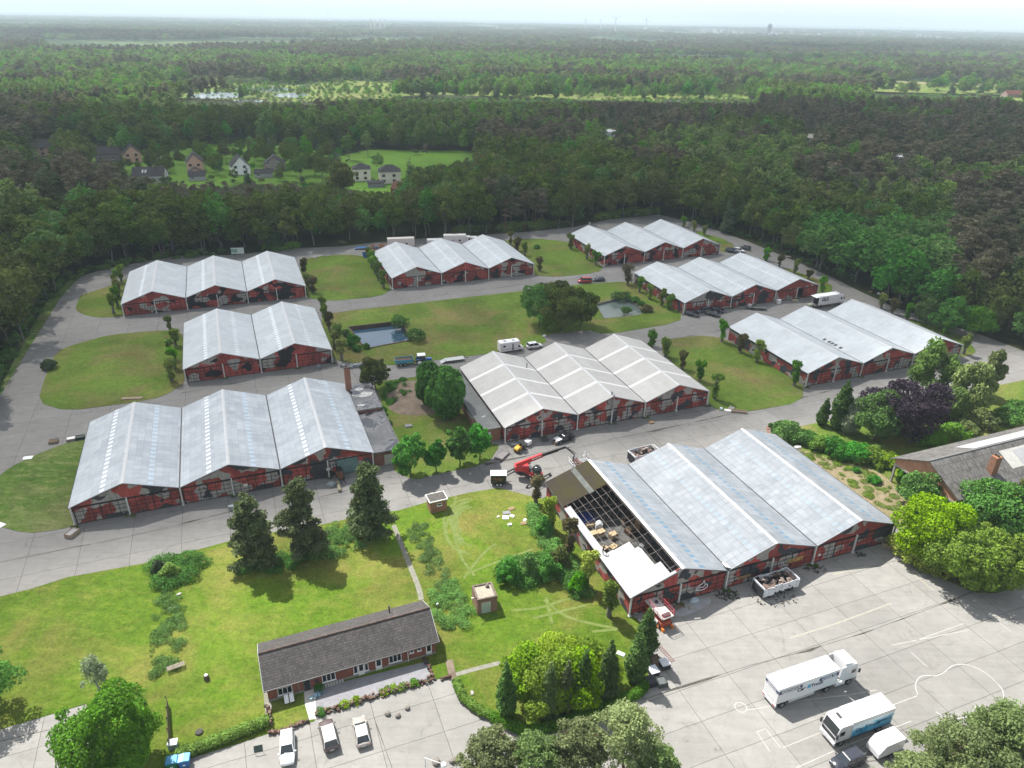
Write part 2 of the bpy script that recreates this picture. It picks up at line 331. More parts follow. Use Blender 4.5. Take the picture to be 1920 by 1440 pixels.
sheet('water', pool1, -.9, WATER); sheet('water', pool2, -.5, watermat('sky_tinted_pond_water', (.09, .12, .11)))  # second pond: pale sky reflection put into the water colour
for nm, pl, dz in (('brick_pond_wall', pool1, .25), ('stone_pond_wall', pool2, .1)):
    mb = MB(); n = len(pl); c = Vector((sum(p[0] for p in pl)/n, sum(p[1] for p in pl)/n))
    out = [tuple(c+(Vector(p)-c)*1.05) for p in pl]
    for i in range(n):
        a, b, d, e = pl[i], pl[(i+1) % n], out[(i+1) % n], out[i]
        mb.prism([a, e, d, b], -1.4, dz)
    tag(mb.build(nm, brickmat('old_pond_brick', (.16, .11, .08), (.1, .075, .06), (.12, .1, .08)) if dz > .2 else M((.2, .2, .17), .9, .3, 1)),
        'weathered brick wall edging the square pond on the central lawn' if dz > .2 else 'low mossy edging round the pale pond beside the big willows', 'wall')
# paths and marks
def strip(name, pts, w, z, mat, kind='structure', closed=False, px=True):
    q = [Vector(G(*p)[:2]) if px else Vector(p[:2]) for p in pts]; vs = []; fs = []; n = len(q)
    for i in range(n):
        a = q[(i-1) % n] if closed or i else q[0]; b = q[(i+1) % n] if closed or i < n-1 else q[-1]
        t = (b-a).normalized(); nn = Vector((-t.y, t.x)); ww = w[i] if isinstance(w, (list, tuple)) else w
        vs += [(q[i].x+nn.x*ww/2, q[i].y+nn.y*ww/2, z), (q[i].x-nn.x*ww/2, q[i].y-nn.y*ww/2, z)]
    for i in range(n if closed else n-1):
        j = (i+1) % n; fs.append((2*i+1, 2*j+1, 2*j, 2*i))
    mb = MB().add(vs, fs); o = mb.build(name, mat); o['kind'] = kind; return o
def curve_pts(pts, n=8, closed=False):
    out = []; m = len(pts)
    for i in range(m if closed else m-1):
        p = [Vector(pts[(i+k) % m] if closed else pts[min(max(i+k, 0), m-1)]) for k in (-1, 0, 1, 2)]
        for s in range(n):
            t = s/n; out.append(tuple(.5*((2*p[1])+(-p[0]+p[2])*t+(2*p[0]-5*p[1]+4*p[2]-p[3])*t*t+(-p[0]+3*p[1]-3*p[2]+p[3])*t**3)))
    if not closed: out.append(tuple(pts[-1]))
    return out
PAVE = simple_noise('old_path_paving', (.3, .29, .25), (.2, .2, .15), 2.0)
strip('footpath', curve_pts([(738, 985), (752, 1020), (768, 1060), (784, 1100), (790, 1125)], 4), .8, .075, PAVE)
strip('footpath', [(846, 1268), (880, 1258), (950, 1240)], .7, .076, PAVE)
strip('footpath', [(842, 1238), (850, 1275)], 1.0, .077, DIRT)
# house terrace
sheet('gravel_terrace', GP([(590, 1292), (803, 1240), (812, 1272), (600, 1335), (592, 1338)]), .07, GRAVEL)
sheet('front_path', GP([(570, 1296), (588, 1291), (594, 1338), (598, 1348), (580, 1350), (572, 1322)]), .074, M((.62, .58, .52), .8, .15, .8))
sheet('side_path', GP([(485, 1232), (492, 1232), (510, 1325), (508, 1340), (498, 1342), (494, 1300)]), .073, PAVE)
# yard paint
PWHITE = simple_noise('worn_white_paint', (.58, .58, .56), (.4, .39, .365), 1.6); PYEL = simple_noise('worn_yellow_paint', (.42, .4, .3), (.345, .33, .295), .8)
PFAINT = simple_noise('faint_white_paint', (.52, .51, .49), (.4, .39, .365), .8)
CR = lambda x, y: (1400+x*.2708, 1050+y*.2708)
strip('yard_marking', curve_pts([CR(*p) for p in [(1185, 932), (1168, 870), (1190, 820), (1230, 800), (1310, 800), (1370, 775), (1420, 735), (1480, 722), (1560, 735), (1650, 780), (1720, 840), (1770, 900), (1778, 960), (1755, 1000), (1690, 1040), (1600, 1010), (1560, 1050), (1530, 1085), (1450, 1098), (1370, 1085), (1310, 1050)]], 5), .11, .009, PWHITE)
for q in ([(0, 1040), (110, 1022), (440, 965), (700, 935), (900, 900)], [(340, 1440), (700, 1280), (1010, 1165), (1140, 1115)], [(250, 1300), (510, 1195)], [(970, 1020), (1180, 940)], [(70, 1190), (160, 1325)], [(130, 1168), (235, 1300)], [(70, 1190), (130, 1168)]):
    strip('yard_marking', [CR(*p) for p in q], .1, .0095, PFAINT)
for q in ([(1000, 590), (1540, 485)], [(1180, 555), (1500, 440)], [(1680, 385), (1830, 495)], [(1140, 640), (1250, 740)]):
    strip('yard_marking', [CR(*p) for p in q], .1, .0095, PFAINT)
for q in ([(300, 540), (620, 440), (1000, 300)], [(600, 100), (830, 45)], [(1060, 20), (1300, 215)]):
    strip('yard_marking', [CR(*p) for p in q], .22, .009, PYEL)
c0 = G(1389, 1326); strip('yard_marking', [(c0.x+.75*cos(a/12*pi), c0.y+.75*sin(a/12*pi)) for a in range(24)], .1, .009, PWHITE, closed=True, px=False)
# dark drainage joints and stains
STAIN = simple_noise('oily_drain_joint', (.05, .047, .04), (.12, .115, .1), .9)
rng = random.Random(4)
def drain(pts, w=.35, gap=.35):
    q = [Vector(G(*p)) for p in pts]; tot = []
    for i in range(len(q)-1):
        L = (q[i+1]-q[i]).length; n = max(2, int(L/2.2))
        for k in range(n): tot.append(q[i].lerp(q[i+1], k/n))
    tot.append(q[-1]); mb = MB(); i = 0; ww = [max(.05, rng.gauss(w*.6, w*.45)) if rng.random() > gap else .07 for _ in tot]
    vs = []; fs = []
    for i, p in enumerate(tot):
        d = (tot[min(i+1, len(tot)-1)]-tot[max(i-1, 0)]).normalized(); n = Vector((-d.y, d.x, 0)); o1 = rng.uniform(.2, .8)
        vs += [(p.x+n.x*ww[i]*o1, p.y+n.y*ww[i]*o1, .0135), (p.x-n.x*ww[i]*(1-o1), p.y-n.y*ww[i]*(1-o1), .0135)]
        if i: fs.append((2*i-1, 2*i+1, 2*i, 2*i-2))
    o = mb.add(vs, fs).build('drain_joint', STAIN); o['kind'] = 'structure'
drain([(1205, 1312), (1408, 1247), (1490, 1226), (1620, 1187), (1760, 1135), (1822, 1110)], .5)
drain([(1095, 836), (1150, 823), (1300, 792), (1520, 742), (1600, 722)], .55, .2)
drain([(910, 872), (1000, 852), (1075, 838)], .5, .2)
drain([(180, 1020), (330, 985), (460, 952)], .3); drain([(0, 1055), (170, 1020)], .2); drain([(600, 932), (680, 912)], .3)
drain([(1000, 920), (1030, 912)], .2); drain([(340, 737), (460, 715), (600, 690), (660, 680)], .25)
drain([(700, 1062+280), (735, 1440)], .12, .8); drain([(0, 1390), (120, 1362)], .15)
drain([(780, 560), (960, 536), (1120, 516), (1250, 498)], .3); drain([(1230, 640), (1400, 612), (1520, 590)], .3)
# ------------------------------------------------------------------ foliage
def leafmat(name, c, var=.38, trans=.33, hue=.045):
    c = dk_(c); t = NT(name); a = t.new('ShaderNodeAttribute'); a.attribute_name = 'tint'
    oi = t.new('ShaderNodeObjectInfo'); r = oi.outputs['Random']
    f = t.math('MULTIPLY_ADD', a.outputs['Fac'], var*2, 1-var)
    g = t.math('MULTIPLY_ADD', r, .5, .76)
    col = t.mix(1.0, c, t.math('MULTIPLY', f, g), 'MULTIPLY')
    h = t.new('ShaderNodeHueSaturation'); t.l.new(col, h.inputs['Color'])
    w = t.new('ShaderNodeTexWhiteNoise', noise_dimensions='1D'); t.l.new(r, w.inputs['W'])
    t.l.new(t.math('MULTIPLY_ADD', w.outputs[0], hue, .5-hue/2), h.inputs['Hue'])
    t.l.new(t.math('MULTIPLY_ADD', w.outputs[0], .25, .92), h.inputs['Saturation'])
    t.l.new(h.outputs[0], t.b.inputs['Base Color']); t.b.inputs['Roughness'].default_value = .75; t.b.inputs['Specular IOR Level'].default_value = .15
    tr = t.new('ShaderNodeBsdfTranslucent'); t.l.new(h.outputs[0], tr.inputs[0])
    mx = t.new('ShaderNodeMixShader'); mx.inputs[0].default_value = trans
    t.l.new(t.b.outputs[0], mx.inputs[1]); t.l.new(tr.outputs[0], mx.inputs[2])
    t.l.new(mx.outputs[0], t.n['Material Output'].inputs['Surface']); return t.m
LF = dict(oak=leafmat('oak_leaves', (.115, .165, .032)), light=leafmat('birch_leaves', (0.177, 0.261, 0.074)), laurel=leafmat('laurel_leaves', (0.240, 0.375, 0.045)), dkpine=leafmat('dark_pine_needles', (0.115, 0.167, 0.063)), cyp=leafmat('cypress_needles', (.12, .19, .06)), pine=leafmat('pine_needles', (0.127, 0.168, 0.078), hue=.06),
          spruce=leafmat('spruce_needles', (0.086, 0.155, 0.062)), fresh=leafmat('fresh_leaves', (0.157, 0.312, 0.045)), lime=leafmat('lime_green_leaves', (0.290, 0.420, 0.043)),
          olive=leafmat('olive_leaves', (0.246, 0.323, 0.076)), purple=leafmat('purple_leaves', (0.046, 0.033, 0.049), hue=.02), brown=leafmat('brown_ivy', (.16, .15, .055)),
          grey=leafmat('willow_leaves', (.32, .38, .24)), ppine=leafmat('brownish_pine_needles', (0.184, 0.173, 0.106), hue=.03), sunpine=leafmat('sunlit_pine_needles', (0.315, 0.399, 0.168), trans=.5), maple=leafmat('maple_leaves', (0.110, 0.259, 0.054)), weed=leafmat('nettle_leaves', (0.161, 0.348, 0.080)))  # sunpine: sunlight put into a lighter needle colour for the backlit crowns
BARK = M((.11, .085, .065), .9, .35, 2); PBARK = M((.2, .1, .06), .9, .3, 2); GBARK = M((.2, .19, .17), .9, .3, 2); WBARK = M((.55, .53, .5), .8, .3, 3)
def leaves(rng, blobs, n, size, aspect=1.0, jit=.75, droop=0.0, shell=(.74, 1.14), cull=.72, upb=.25):
    B = np.array(blobs, float)
    if B.shape[1] == 4: B = np.c_[B, B[:, 3]]
    w = B[:, 3]**2; w /= w.sum(); idx = rng.choice(len(B), n, p=w)
    want = n; n = int(n*2.4); idx = rng.choice(len(B), n, p=w)
    d = rng.normal(size=(n, 3)); d[:, 2] += upb; d /= np.linalg.norm(d, axis=1)[:, None]
    r = rng.uniform(shell[0], shell[1], n); b = B[idx]
    p = b[:, :3]+d*np.c_[b[:, 3], b[:, 3], b[:, 4]]*r[:, None]
    keep = np.ones(n, bool)
    for k in range(len(B)):
        q = (p-B[k, :3])/np.array([B[k, 3], B[k, 3], B[k, 4]]); keep &= ~(((q**2).sum(1) < cull**2) & (idx != k))
    p, d, idx = p[keep][:want], d[keep][:want], idx[keep][:want]; n = len(p)
    nr = d+rng.normal(size=(n, 3))*jit; nr /= np.linalg.norm(nr, axis=1)[:, None]
    if droop:
        up = np.tile([0, 0, 1.], (n, 1))+rng.normal(size=(n, 3))*.25; t1 = up-nr*(up*nr).sum(1)[:, None]
    else: t1 = np.cross(nr, rng.normal(size=(n, 3)))
    t1 /= np.linalg.norm(t1, axis=1)[:, None]; t2 = np.cross(nr, t1)
    s = size*rng.uniform(.6, 1.35, n)[:, None]*.5
    a = t1*s*aspect; c = t2*s
    V = np.stack([p-a, p-c*.9+a*.1, p+a, p+c*.9-a*.1], 1).reshape(-1, 3)
    F = np.arange(4*n).reshape(n, 4)
    bt = rng.uniform(0, 1, len(B))[idx]*.55+rng.uniform(0, 1, n)*.45
    return V, F, np.repeat(bt, 4)
def crown_mesh(kind, H, Rr, n, size, seed, mat):
    rng = np.random.default_rng(seed); bl = []; kw = {}
    U = rng.uniform
    if kind in ('broad', 'round'):
        k = 46 if kind == 'broad' else 34; cz, rz = (.56*H, .44*H) if kind == 'broad' else (.52*H, .47*H)
        for i in range(k):
            th = U(0, 2*pi); ph = math.acos(U(-.75, 1)); rr = U(.42, .97)
            x = Rr*rr*math.sin(ph)*cos(th); y = Rr*rr*math.sin(ph)*sin(th); z = cz+rz*rr*math.cos(ph)
            r = Rr*(.13+.3*U(0, 1)**1.5)*(1.35-.6*rr)
            bl.append((x, y, z, r, r*.85))
        bl.append((0, 0, cz, Rr*.62, rz*.62))
    elif kind == 'bush':
        for i in range(30):
            th = U(0, 2*pi); rr = U(0, .85)**.7; r = Rr*U(.14, .34)
            bl.append((Rr*rr*cos(th), Rr*rr*sin(th), H*U(.25, .68)*(1-.4*rr), r, min(r, H*.4)))
        bl.append((0, 0, H*.4, Rr*.6, H*.42)); kw = dict(upb=.5)
    elif kind == 'willow':
        for i in range(22):
            th = U(0, 2*pi); ph = math.acos(U(-.35, 1)); r = Rr*U(.28, .42)
            bl.append((Rr*.64*math.sin(ph)*cos(th), Rr*.64*math.sin(ph)*sin(th), H*.5+H*.34*math.cos(ph), r, H*.22))
        bl.append((0, 0, .45*H, Rr*.7, H*.42)); kw = dict(droop=1, aspect=2.2, jit=.5)
    elif kind == 'birch':
        for i in range(26):
            f = U(.22, 1); th = U(0, 2*pi); rad = Rr*math.sin(pi*min(1, f*.92+.06))**.6*U(.35, .8); r = Rr*U(.2, .36)
            bl.append((rad*cos(th), rad*sin(th), H*f*.94, r, r*1.5))
        kw = dict(droop=1, aspect=1.7, jit=.7, cull=.4, shell=(.45, 1.1))
    elif kind == 'pine':
        for i in range(24):
            f = U(.45, 1); th = U(0, 2*pi); rad = Rr*(1.05-.55*((f-.45)/.55)**1.5)*U(.15, .85); r = Rr*U(.24, .4)
            bl.append((rad*cos(th), rad*sin(th), H*f*.95, r, r*.42))
        kw = dict(cull=.5, jit=.8, shell=(.5, 1.1), upb=.5)
    elif kind == 'bigpine':
        for i in range(80):
            f = U(.1, 1); th = U(0, 2*pi); rad = Rr*(1.0-.72*f**1.8)*U(.1, .88); r = Rr*U(.2, .34)*(1.1-.35*f)
            bl.append((rad*cos(th), rad*sin(th), H*f*.95, r, r*.62))
        kw = dict(cull=.5, jit=.8, shell=(.55, 1.15), upb=.5)
    elif kind == 'dome':
        for i in range(120):
            f = U(0, 1); th = U(0, 2*pi); rad = Rr*math.sqrt(max(.02, 1-f*f))*U(.25, .95); r = Rr*U(.09, .2)
            bl.append((rad*cos(th), rad*sin(th), H-Rr*1.5+f*Rr*1.3, r, r*.75))
        kw = dict(cull=.3, jit=.9, shell=(.35, 1.25), upb=.4)
    elif kind == 'spruce':
        L = 13
        for i in range(L):
            f = i/L; rad = Rr*(1-f)*.98+.12*Rr
            for j in range(max(1, int(6*(1-f)+1))):
                th = U(0, 2*pi); bl.append((rad*.55*cos(th), rad*.55*sin(th), H*(.08+.9*f), rad*.5, H*.05))
        kw = dict(cull=.3, jit=.7, shell=(.5, 1.15))
    elif kind == 'cypress':
        L = 13
        for i in range(L):
            f = (i+.5)/L; rad = Rr*(min(1, .6+f*1.6) if f < .25 else (1-(f-.25)/.75)**.62+.04)
            for j in range(4):
                th = U(0, 2*pi); bl.append((rad*.42*cos(th), rad*.42*sin(th), H*(.03+.93*f), rad*.6, H*.075))
        kw = dict(cull=.55, jit=.6, droop=1, aspect=1.5)
    elif kind == 'knobs':           # pollarded stub wrapped in ivy
        for i in range(5):
            f = U(.18, .7); bl.append((U(-.2, .2)*Rr, U(-.2, .2)*Rr, H*f, Rr*U(.35, .55), H*.13))
        for i in range(5):
            th = U(0, 2*pi); bl.append((Rr*.6*cos(th)*U(.3, 1), Rr*.6*sin(th)*U(.3, 1), H*U(.72, .93), Rr*U(.36, .58), Rr*U(.4, .6)))
        kw = dict(cull=.4, jit=.9, shell=(.4, 1.12))
    V, F, T = leaves(rng, bl, n, size, **kw)
    V[:, 2] = np.maximum(V[:, 2], .05)
    return npmesh('crown', V, F, mat, T)
def trunk_mesh(H, r, kind, seed, bark, lim=9.0):
    rng = random.Random(seed); mb = MB(); top = {'broad': .55, 'round': .55, 'bush': .3, 'willow': .5, 'birch': .85, 'pine': .93, 'bigpine': .93, 'dome': .85, 'spruce': .9, 'cypress': .8, 'knobs': .8}[kind]*H
    p = Vector((0, 0, -.1)); n = 5; pts = [p]
    for i in range(n): pts.append(Vector((rng.uniform(-.02, .02)*H, rng.uniform(-.02, .02)*H, top*(i+1)/n)))
    for i in range(n): mb.tube(pts[i], pts[i+1], r*(1-.72*i/n), 7, r*(1-.72*(i+1)/n))
    k = 7 if kind != 'knobs' else 5
    for i in range(k):
        a = rng.uniform(0, 2*pi); z0 = top*rng.uniform(.45, .95); q = Vector((0, 0, z0))
        L = H*(.28 if kind not in ('knobs', 'pine') else .17)*rng.uniform(.7, 1.1); L = min(L, lim)
        mb.tube(q, q+Vector((cos(a)*L*.75, sin(a)*L*.75, L*.6)), r*.35, 5, r*.12)
    me = bpy.data.meshes.new('trunk'); me.from_pydata(mb.v, [], mb.f); me.materials.append(bark); me.update(); return me
NAMES = dict(broad='broadleaf_tree', round='round_tree', bush='shrub', willow='willow_tree', birch='birch_tree', pine='pine_tree', bigpine='pine_tree', dome='pine_tree', spruce='conifer_tree', cypress='cypress_tree', knobs='pollard_tree')
def tree(px, py, H, Rr, kind, mat, n, size, seed, label, group=None, name=None, z=.05, world=False, cat=None):
    p = Vector(px) if world else G(px, py)
    dist = (p-Vector((0, 0, CAM_H))).length
    if H < 0:       # given as the pixel row of the top
        d = FW + RT*((px-960)/F_PX) + UP*((720+H)/F_PX); H = max(1.0, CAM_H + d.z*math.hypot(p.x, p.y)/math.hypot(d.x, d.y))
    if Rr > 10: Rr = Rr*dist/F_PX
    nm = name or NAMES[kind]
    if kind == 'bush':
        me = crown_mesh(kind, H, Rr, n, size, seed, LF[mat]); me.name = nm
        o = link(nm, me, loc=(p[0], p[1], z)); tag(o, label, cat or 'shrub', group); return o
    r = E(nm, (p[0], p[1], z), random.Random(seed).uniform(0, 6), label, cat or 'tree', group)
    bark = dict(birch=WBARK, pine=PBARK, bigpine=BARK, dome=PBARK, knobs=GBARK).get(kind, BARK)
    tr = {'knobs': .42, 'cypress': .2, 'birch': .16, 'bigpine': .3}.get(kind, max(.15, H*.018))
    link('trunk', trunk_mesh(H, tr, kind, seed, bark, Rr*.7), r)
    link('crown', crown_mesh(kind, H, Rr, n, size, seed, LF[mat]), r)
    return r
# ------------------------------------------------------------------ the wood
PROTO = [('broad', 18, 4.9, 'oak', 1500, .72), ('broad', 19, 5.3, 'oak', 1500, .75), ('broad', 17, 4.6, 'maple', 1400, .7), ('broad', 18, 4.2, 'light', 1300, .68), ('birch', 18, 3.9, 'light', 1300, .6),
         ('pine', 19, 4.0, 'pine', 1300, .6), ('pine', 20, 3.8, 'ppine', 1300, .6), ('pine', 18, 4.3, 'ppine', 1300, .62), ('spruce', 19, 3.0, 'spruce', 1300, .65), ('round', 17, 4.7, 'fresh', 1300, .72)]
PC = [crown_mesh(k, H, Rr, n, s, 50+i, LF[m]) for i, (k, H, Rr, m, n, s) in enumerate(PROTO)]
PT = [trunk_mesh(H, .2 if k == 'pine' else .24, k, 70+i, PBARK if k == 'pine' else WBARK if k == 'birch' else GBARK) for i, (k, H, Rr, m, n, s) in enumerate(PROTO)]
PH = np.array([p[1] for p in PROTO], float)
def vnoise(x, y, sc, seed):
    r = np.random.default_rng(seed); T = r.uniform(0, 1, (64, 64)); x = x/sc; y = y/sc
    xi = np.floor(x).astype(int); yi = np.floor(y).astype(int); fx = x-xi; fy = y-yi; fx = fx*fx*(3-2*fx); fy = fy*fy*(3-2*fy)
    g = lambda a, b: T[a % 64, b % 64]
    return (g(xi, yi)*(1-fx)+g(xi+1, yi)*fx)*(1-fy)+(g(xi, yi+1)*(1-fx)+g(xi+1, yi+1)*fx)*fy
CLEAR = [  # clearings, as ground outlines in the photograph
    [(225, 292), (330, 272), (470, 270), (560, 276), (640, 292), (690, 281), (900, 283), (885, 300), (770, 332), (768, 372), (690, 362), (625, 348), (560, 352), (480, 345), (415, 352), (300, 352), (240, 330)],
    [(60, 285), (130, 272), (225, 282), (225, 300), (120, 305)],
    [(240, 178), (330, 160), (440, 156), (560, 160), (640, 150), (740, 156), (790, 166), (900, 166), (1100, 171), (1250, 175), (1330, 179), (1400, 170), (1470, 160), (1400, 186), (1210, 190), (1000, 184), (800, 176), (700, 188), (500, 192), (350, 184)],
    [(1625, 150), (1880, 158), (1890, 178), (1640, 172)], [(1100, 240), (1190, 240), (1190, 262), (1100, 262)], [(1480, 250), (1540, 250), (1540, 268), (1480, 268)], [(1650, 288), (1710, 288), (1710, 304), (1650, 304)],
    [(1890, 178), (1960, 178), (1960, 190), (1890, 190)]]
WINDOWS = [(225, 330, 326), (330, 420, 336), (420, 560, 340), (560, 640, 338), (650, 765, 352), (765, 900, 305), (60, 125, 290), (170, 225, 294), (330, 600, 187), (600, 760, 182), (760, 1420, 187), (1125, 1155, 257), (1495, 1520, 264), (1660, 1690, 300), (1630, 1890, 176), (1885, 1920, 184)]
rg = np.random.default_rng(7)
def cells(sp, r0, r1):
    n = int(r1*1.05/sp); gx = np.arange(-n, n)*sp; gy = np.arange(0, n)*sp; X, Y = np.meshgrid(gx, gy)
    X = X.ravel()+rg.uniform(-.42, .42, X.size)*sp; Y = Y.ravel()+rg.uniform(-.42, .42, Y.size)*sp; d = np.hypot(X, Y)
    k = (d >= r0) & (d < r1) & (np.abs(X) < .80*Y+90); return X[k], Y[k], d[k]
pts = []
for sp, r0, r1, sc in ((5.9, 60, 520, 1.0), (7.6, 520, 1000, 1.15), (10.5, 1000, 1900, 1.45), (23, 1900, 4600, 2.6), (52, 4600, 11000, 5.0)):
    X, Y, d = cells(sp, r0, r1)
    pts.append(np.c_[X, Y, d, np.full(len(X), sc)])
T = np.concatenate(pts)
q = PXn(np.c_[T[:, 0], T[:, 1], np.zeros(len(T))])
k = ~inpoly(T[:, :2], SITE_W)
wq = np.c_[(vnoise(T[:, 0], T[:, 1], 28, 31)-.5)*60+(vnoise(T[:, 0], T[:, 1], 9, 33)-.5)*30, (vnoise(T[:, 0], T[:, 1], 35, 32)-.5)*16]
lone = rg.uniform(0, 1, len(T)) < .05
incl = np.zeros(len(T), int)
for ci, c in enumerate(CLEAR): incl[inpoly(q+wq, c)] = ci+1
uu = rg.uniform(0, 1, len(T)); small = ((incl == 3) & (uu < .45)) | ((incl == 1) & (q[:, 0] < 640) & (uu < .5)) | ((incl == 4) & (uu < .1)) | ((incl == 1) & (uu < .02))
k &= (incl == 0) | small
for hx_, hy_ in ((74, 293), (180, 303), (235, 306), (352, 325), (436, 329), (496, 322), (250, 345), (663, 340), (712, 345), (733, 362), (690, 352), (478, 334), (1122, 256), (1488, 266), (1660, 302), (1888, 183)): k &= ~((np.abs(q[:, 0]-hx_-14) < 30) & (np.abs(q[:, 1]-hy_) < 7))
dens = vnoise(T[:, 0], T[:, 1], 420, 3)
k &= ~((T[:, 2] > 1500) & (dens > .74)) & ~((T[:, 2] > 4600) & (dens > .5))
T = T[k]; q = q[k]; small = small[k]; incl = incl[k]
x, y, d, sc = T.T; n = len(T)
pn = vnoise(x, y, 75, 11)*.65+vnoise(x, y, 30, 12)*.35
prior = np.full(n, .38)
def pri(x0, x1, y0, y1, v): prior[(q[:, 0] > x0) & (q[:, 0] < x1) & (q[:, 1] > y0) & (q[:, 1] < y1)] = v
pri(-400, 560, 345, 430, .85); pri(-400, 200, 430, 480, .45); pri(560, 1400, 300, 470, .12); pri(1150, 2400, 225, 330, .8); pri(1450, 2600, 330, 500, .72); pri(1250, 1480, 330, 480, .12); pri(1480, 1760, 420, 640, .08); pri(1760, 2500, 500, 700, .3)
pri(-400, 1150, 200, 330, .3); pri(0, 1920, 60, 110, .6); pri(-2000, 0, 430, 2000, .25)
ispine = pn < prior*.72+.12
lt = vnoise(x, y, 110, 21)
u = rg.uniform(0, 1, n)
proto = np.where(ispine, np.choose((u*3).astype(int), [5, 6, 7]), np.where(lt > .62, np.where(u < .5, 3, np.where(u < .85, 4, 9)), np.where(u < .4, 0, np.where(u < .75, 1, np.where(u < .93, 2, 8)))))
bright = (q[:, 1] < 205) & (q[:, 1] > 110) & ~ispine
proto = np.where(bright & (u < .6), np.where(u < .25, 9, 3), proto)
oaks = (q[:, 0] > 1500) & (q[:, 0] < 1760) & (q[:, 1] > 470) & (q[:, 1] < 600); proto = np.where(oaks, 2, proto)
h = PH[proto]*rg.uniform(.66, 1.24, n); h = np.where(d > 1900, h*.95, h); h = np.where(small, h*np.where(incl == 1, .42, np.where(q[:, 0] > 780, .5, .3))*rg.uniform(.6, 1.5, n), h); proto = np.where(small & (incl == 3), np.where(u < .5, 9, 3), proto)
# lower growth where the photograph sees over it to what lies behind
Pt = PXn(np.c_[x, y, h])
for x0, x1, yb in WINDOWS:
    s = (q[:, 0] > x0) & (q[:, 0] < x1) & (q[:, 1] > yb) & (Pt[:, 1] < yb)
    w = yb+rg.uniform(0, 6, n); dep = np.tan(PITCH-np.arctan((720-w+ROLL*(q[:, 0]-960))/F_PX)); hh = CAM_H-dep*d
    h = np.where(s, np.minimum(h, hh), h)
# low edge growth along the site border
h = np.maximum(h, 3.3); k = h > 3.0; x, y, d, sc, h, proto, q = x[k], y[k], d[k], sc[k], h[k], proto[k], q[k]; n = len(x)
rot = rg.uniform(0, 2*pi, n); sz = h/PH[proto]; sxy = np.maximum(sz, .42)*np.where(d > 1000, sc, rg.uniform(.9, 1.25, n))
sxy = np.where(oaks[k], sxy*1.35, sxy); szz = np.where(d > 1900, sz*np.where(d > 4600, 1.0, 1.05), sz)
# individuals: the ones that show largest
Pt = PXn(np.c_[x, y, h]); inf = (q[:, 0] > -25) & (q[:, 0] < 1945) & (Pt[:, 1] < 1440)
used = np.zeros(n, bool); SW = [np.array(tuple(v)) for v in SITE_W]; PP = np.c_[x, y]; edge = np.full(n, 1e9)
for i_ in range(len(SW)):
    a_, b_ = SW[i_], SW[(i_+1) % len(SW)]; t_ = np.clip((PP-a_)@(b_-a_)/((b_-a_)@(b_-a_)), 0, 1)[:, None]; edge = np.minimum(edge, np.hypot(*(PP-(a_+t_*(b_-a_))).T))
for kind, ids, nm, cat in (('broad', (0, 1, 2, 3, 4, 9), 'broadleaf_tree', 'tree'), ('pine', (5, 6, 7), 'pine_tree', 'tree')):
    c = np.where(inf & np.isin(proto, ids))[0]; c = c[np.argsort(d[c]/h[c])][:290 if kind == 'broad' else 260]
    for i in c:
        used[i] = True; pr = int(proto[i])
        zone = next(z for lim_, z in ((120, 'at the left edge'), (360, 'beyond the far left road bend'), (700, 'behind the farthest left shed'), (1060, 'behind the lorries'), (1300, 'behind the most distant shed'), (1560, 'beyond the dark-car shed'), (1760, 'beyond the right-edge shed'), (9999, 'at the right edge')) if q[i, 0] < lim_)
        zone = ('at the wood front ' if edge[i] < 8 else 'in the wood ')+zone
        look = {0: 'dark green broadleaf tree', 1: 'dark green broadleaf tree', 2: 'mid green broadleaf tree', 3: 'pale green broadleaf tree', 4: 'slender pale green birch tree', 9: 'bright green broadleaf tree', 5: 'grey-green pine tree', 6: 'brownish pine tree', 7: 'brownish pine tree'}[pr]
        r = E('birch_tree' if pr == 4 else nm, (x[i], y[i], 0), rot[i], f'{look} {zone}', cat, f'{look}s {zone}')
        r.scale = (sxy[i], sxy[i], szz[i]); link('trunk', PT[pr], r); link('crown', PC[pr], r)
srcs = []
for pr in range(len(PROTO)):        # one real tree of every sort also lends its crown to the mass of far trees
    c = [o for o in bpy.data.objects if o.data is PC[pr]]
    if not c:
        i = np.where((proto == pr) & ~used & inf)[0]; i = i[np.argmin(d[i])]; used[i] = True
        r = E('conifer_tree', (x[i], y[i], 0), rot[i], 'dark pointed spruce tree standing in the wood behind the sheds', 'tree', 'spruces of the wood'); r.scale = (sxy[i], sxy[i], szz[i])
        link('trunk', PT[pr], r); c = [link('crown', PC[pr], r)]
    srcs.append(c[0])
m_ = ~used; me = bpy.data.meshes.new('forest'); nn = int(m_.sum()); me.vertices.add(nn)
me.vertices.foreach_set('co', np.c_[x[m_], y[m_], np.where(d[m_] > 900, -1.4, 0)].astype(np.float32).ravel())
def attr(nm, ty, v, fld):
    a = me.attributes.new(nm, ty, 'POINT'); a.data.foreach_set(fld, v)
attr('proto', 'INT', proto[m_].astype(np.int32), 'value'); attr('rot', 'FLOAT_VECTOR', np.c_[np.zeros(nn), np.zeros(nn), rot[m_]].astype(np.float32).ravel(), 'vector')
attr('scl', 'FLOAT_VECTOR', np.c_[sxy[m_], sxy[m_], szz[m_]].astype(np.float32).ravel(), 'vector')
fo = bpy.data.objects.new('forest', me); COL.objects.link(fo); tag(fo, 'dense mixed wood of pines and broadleaf trees stretching to the horizon', 'forest', kind='stuff')
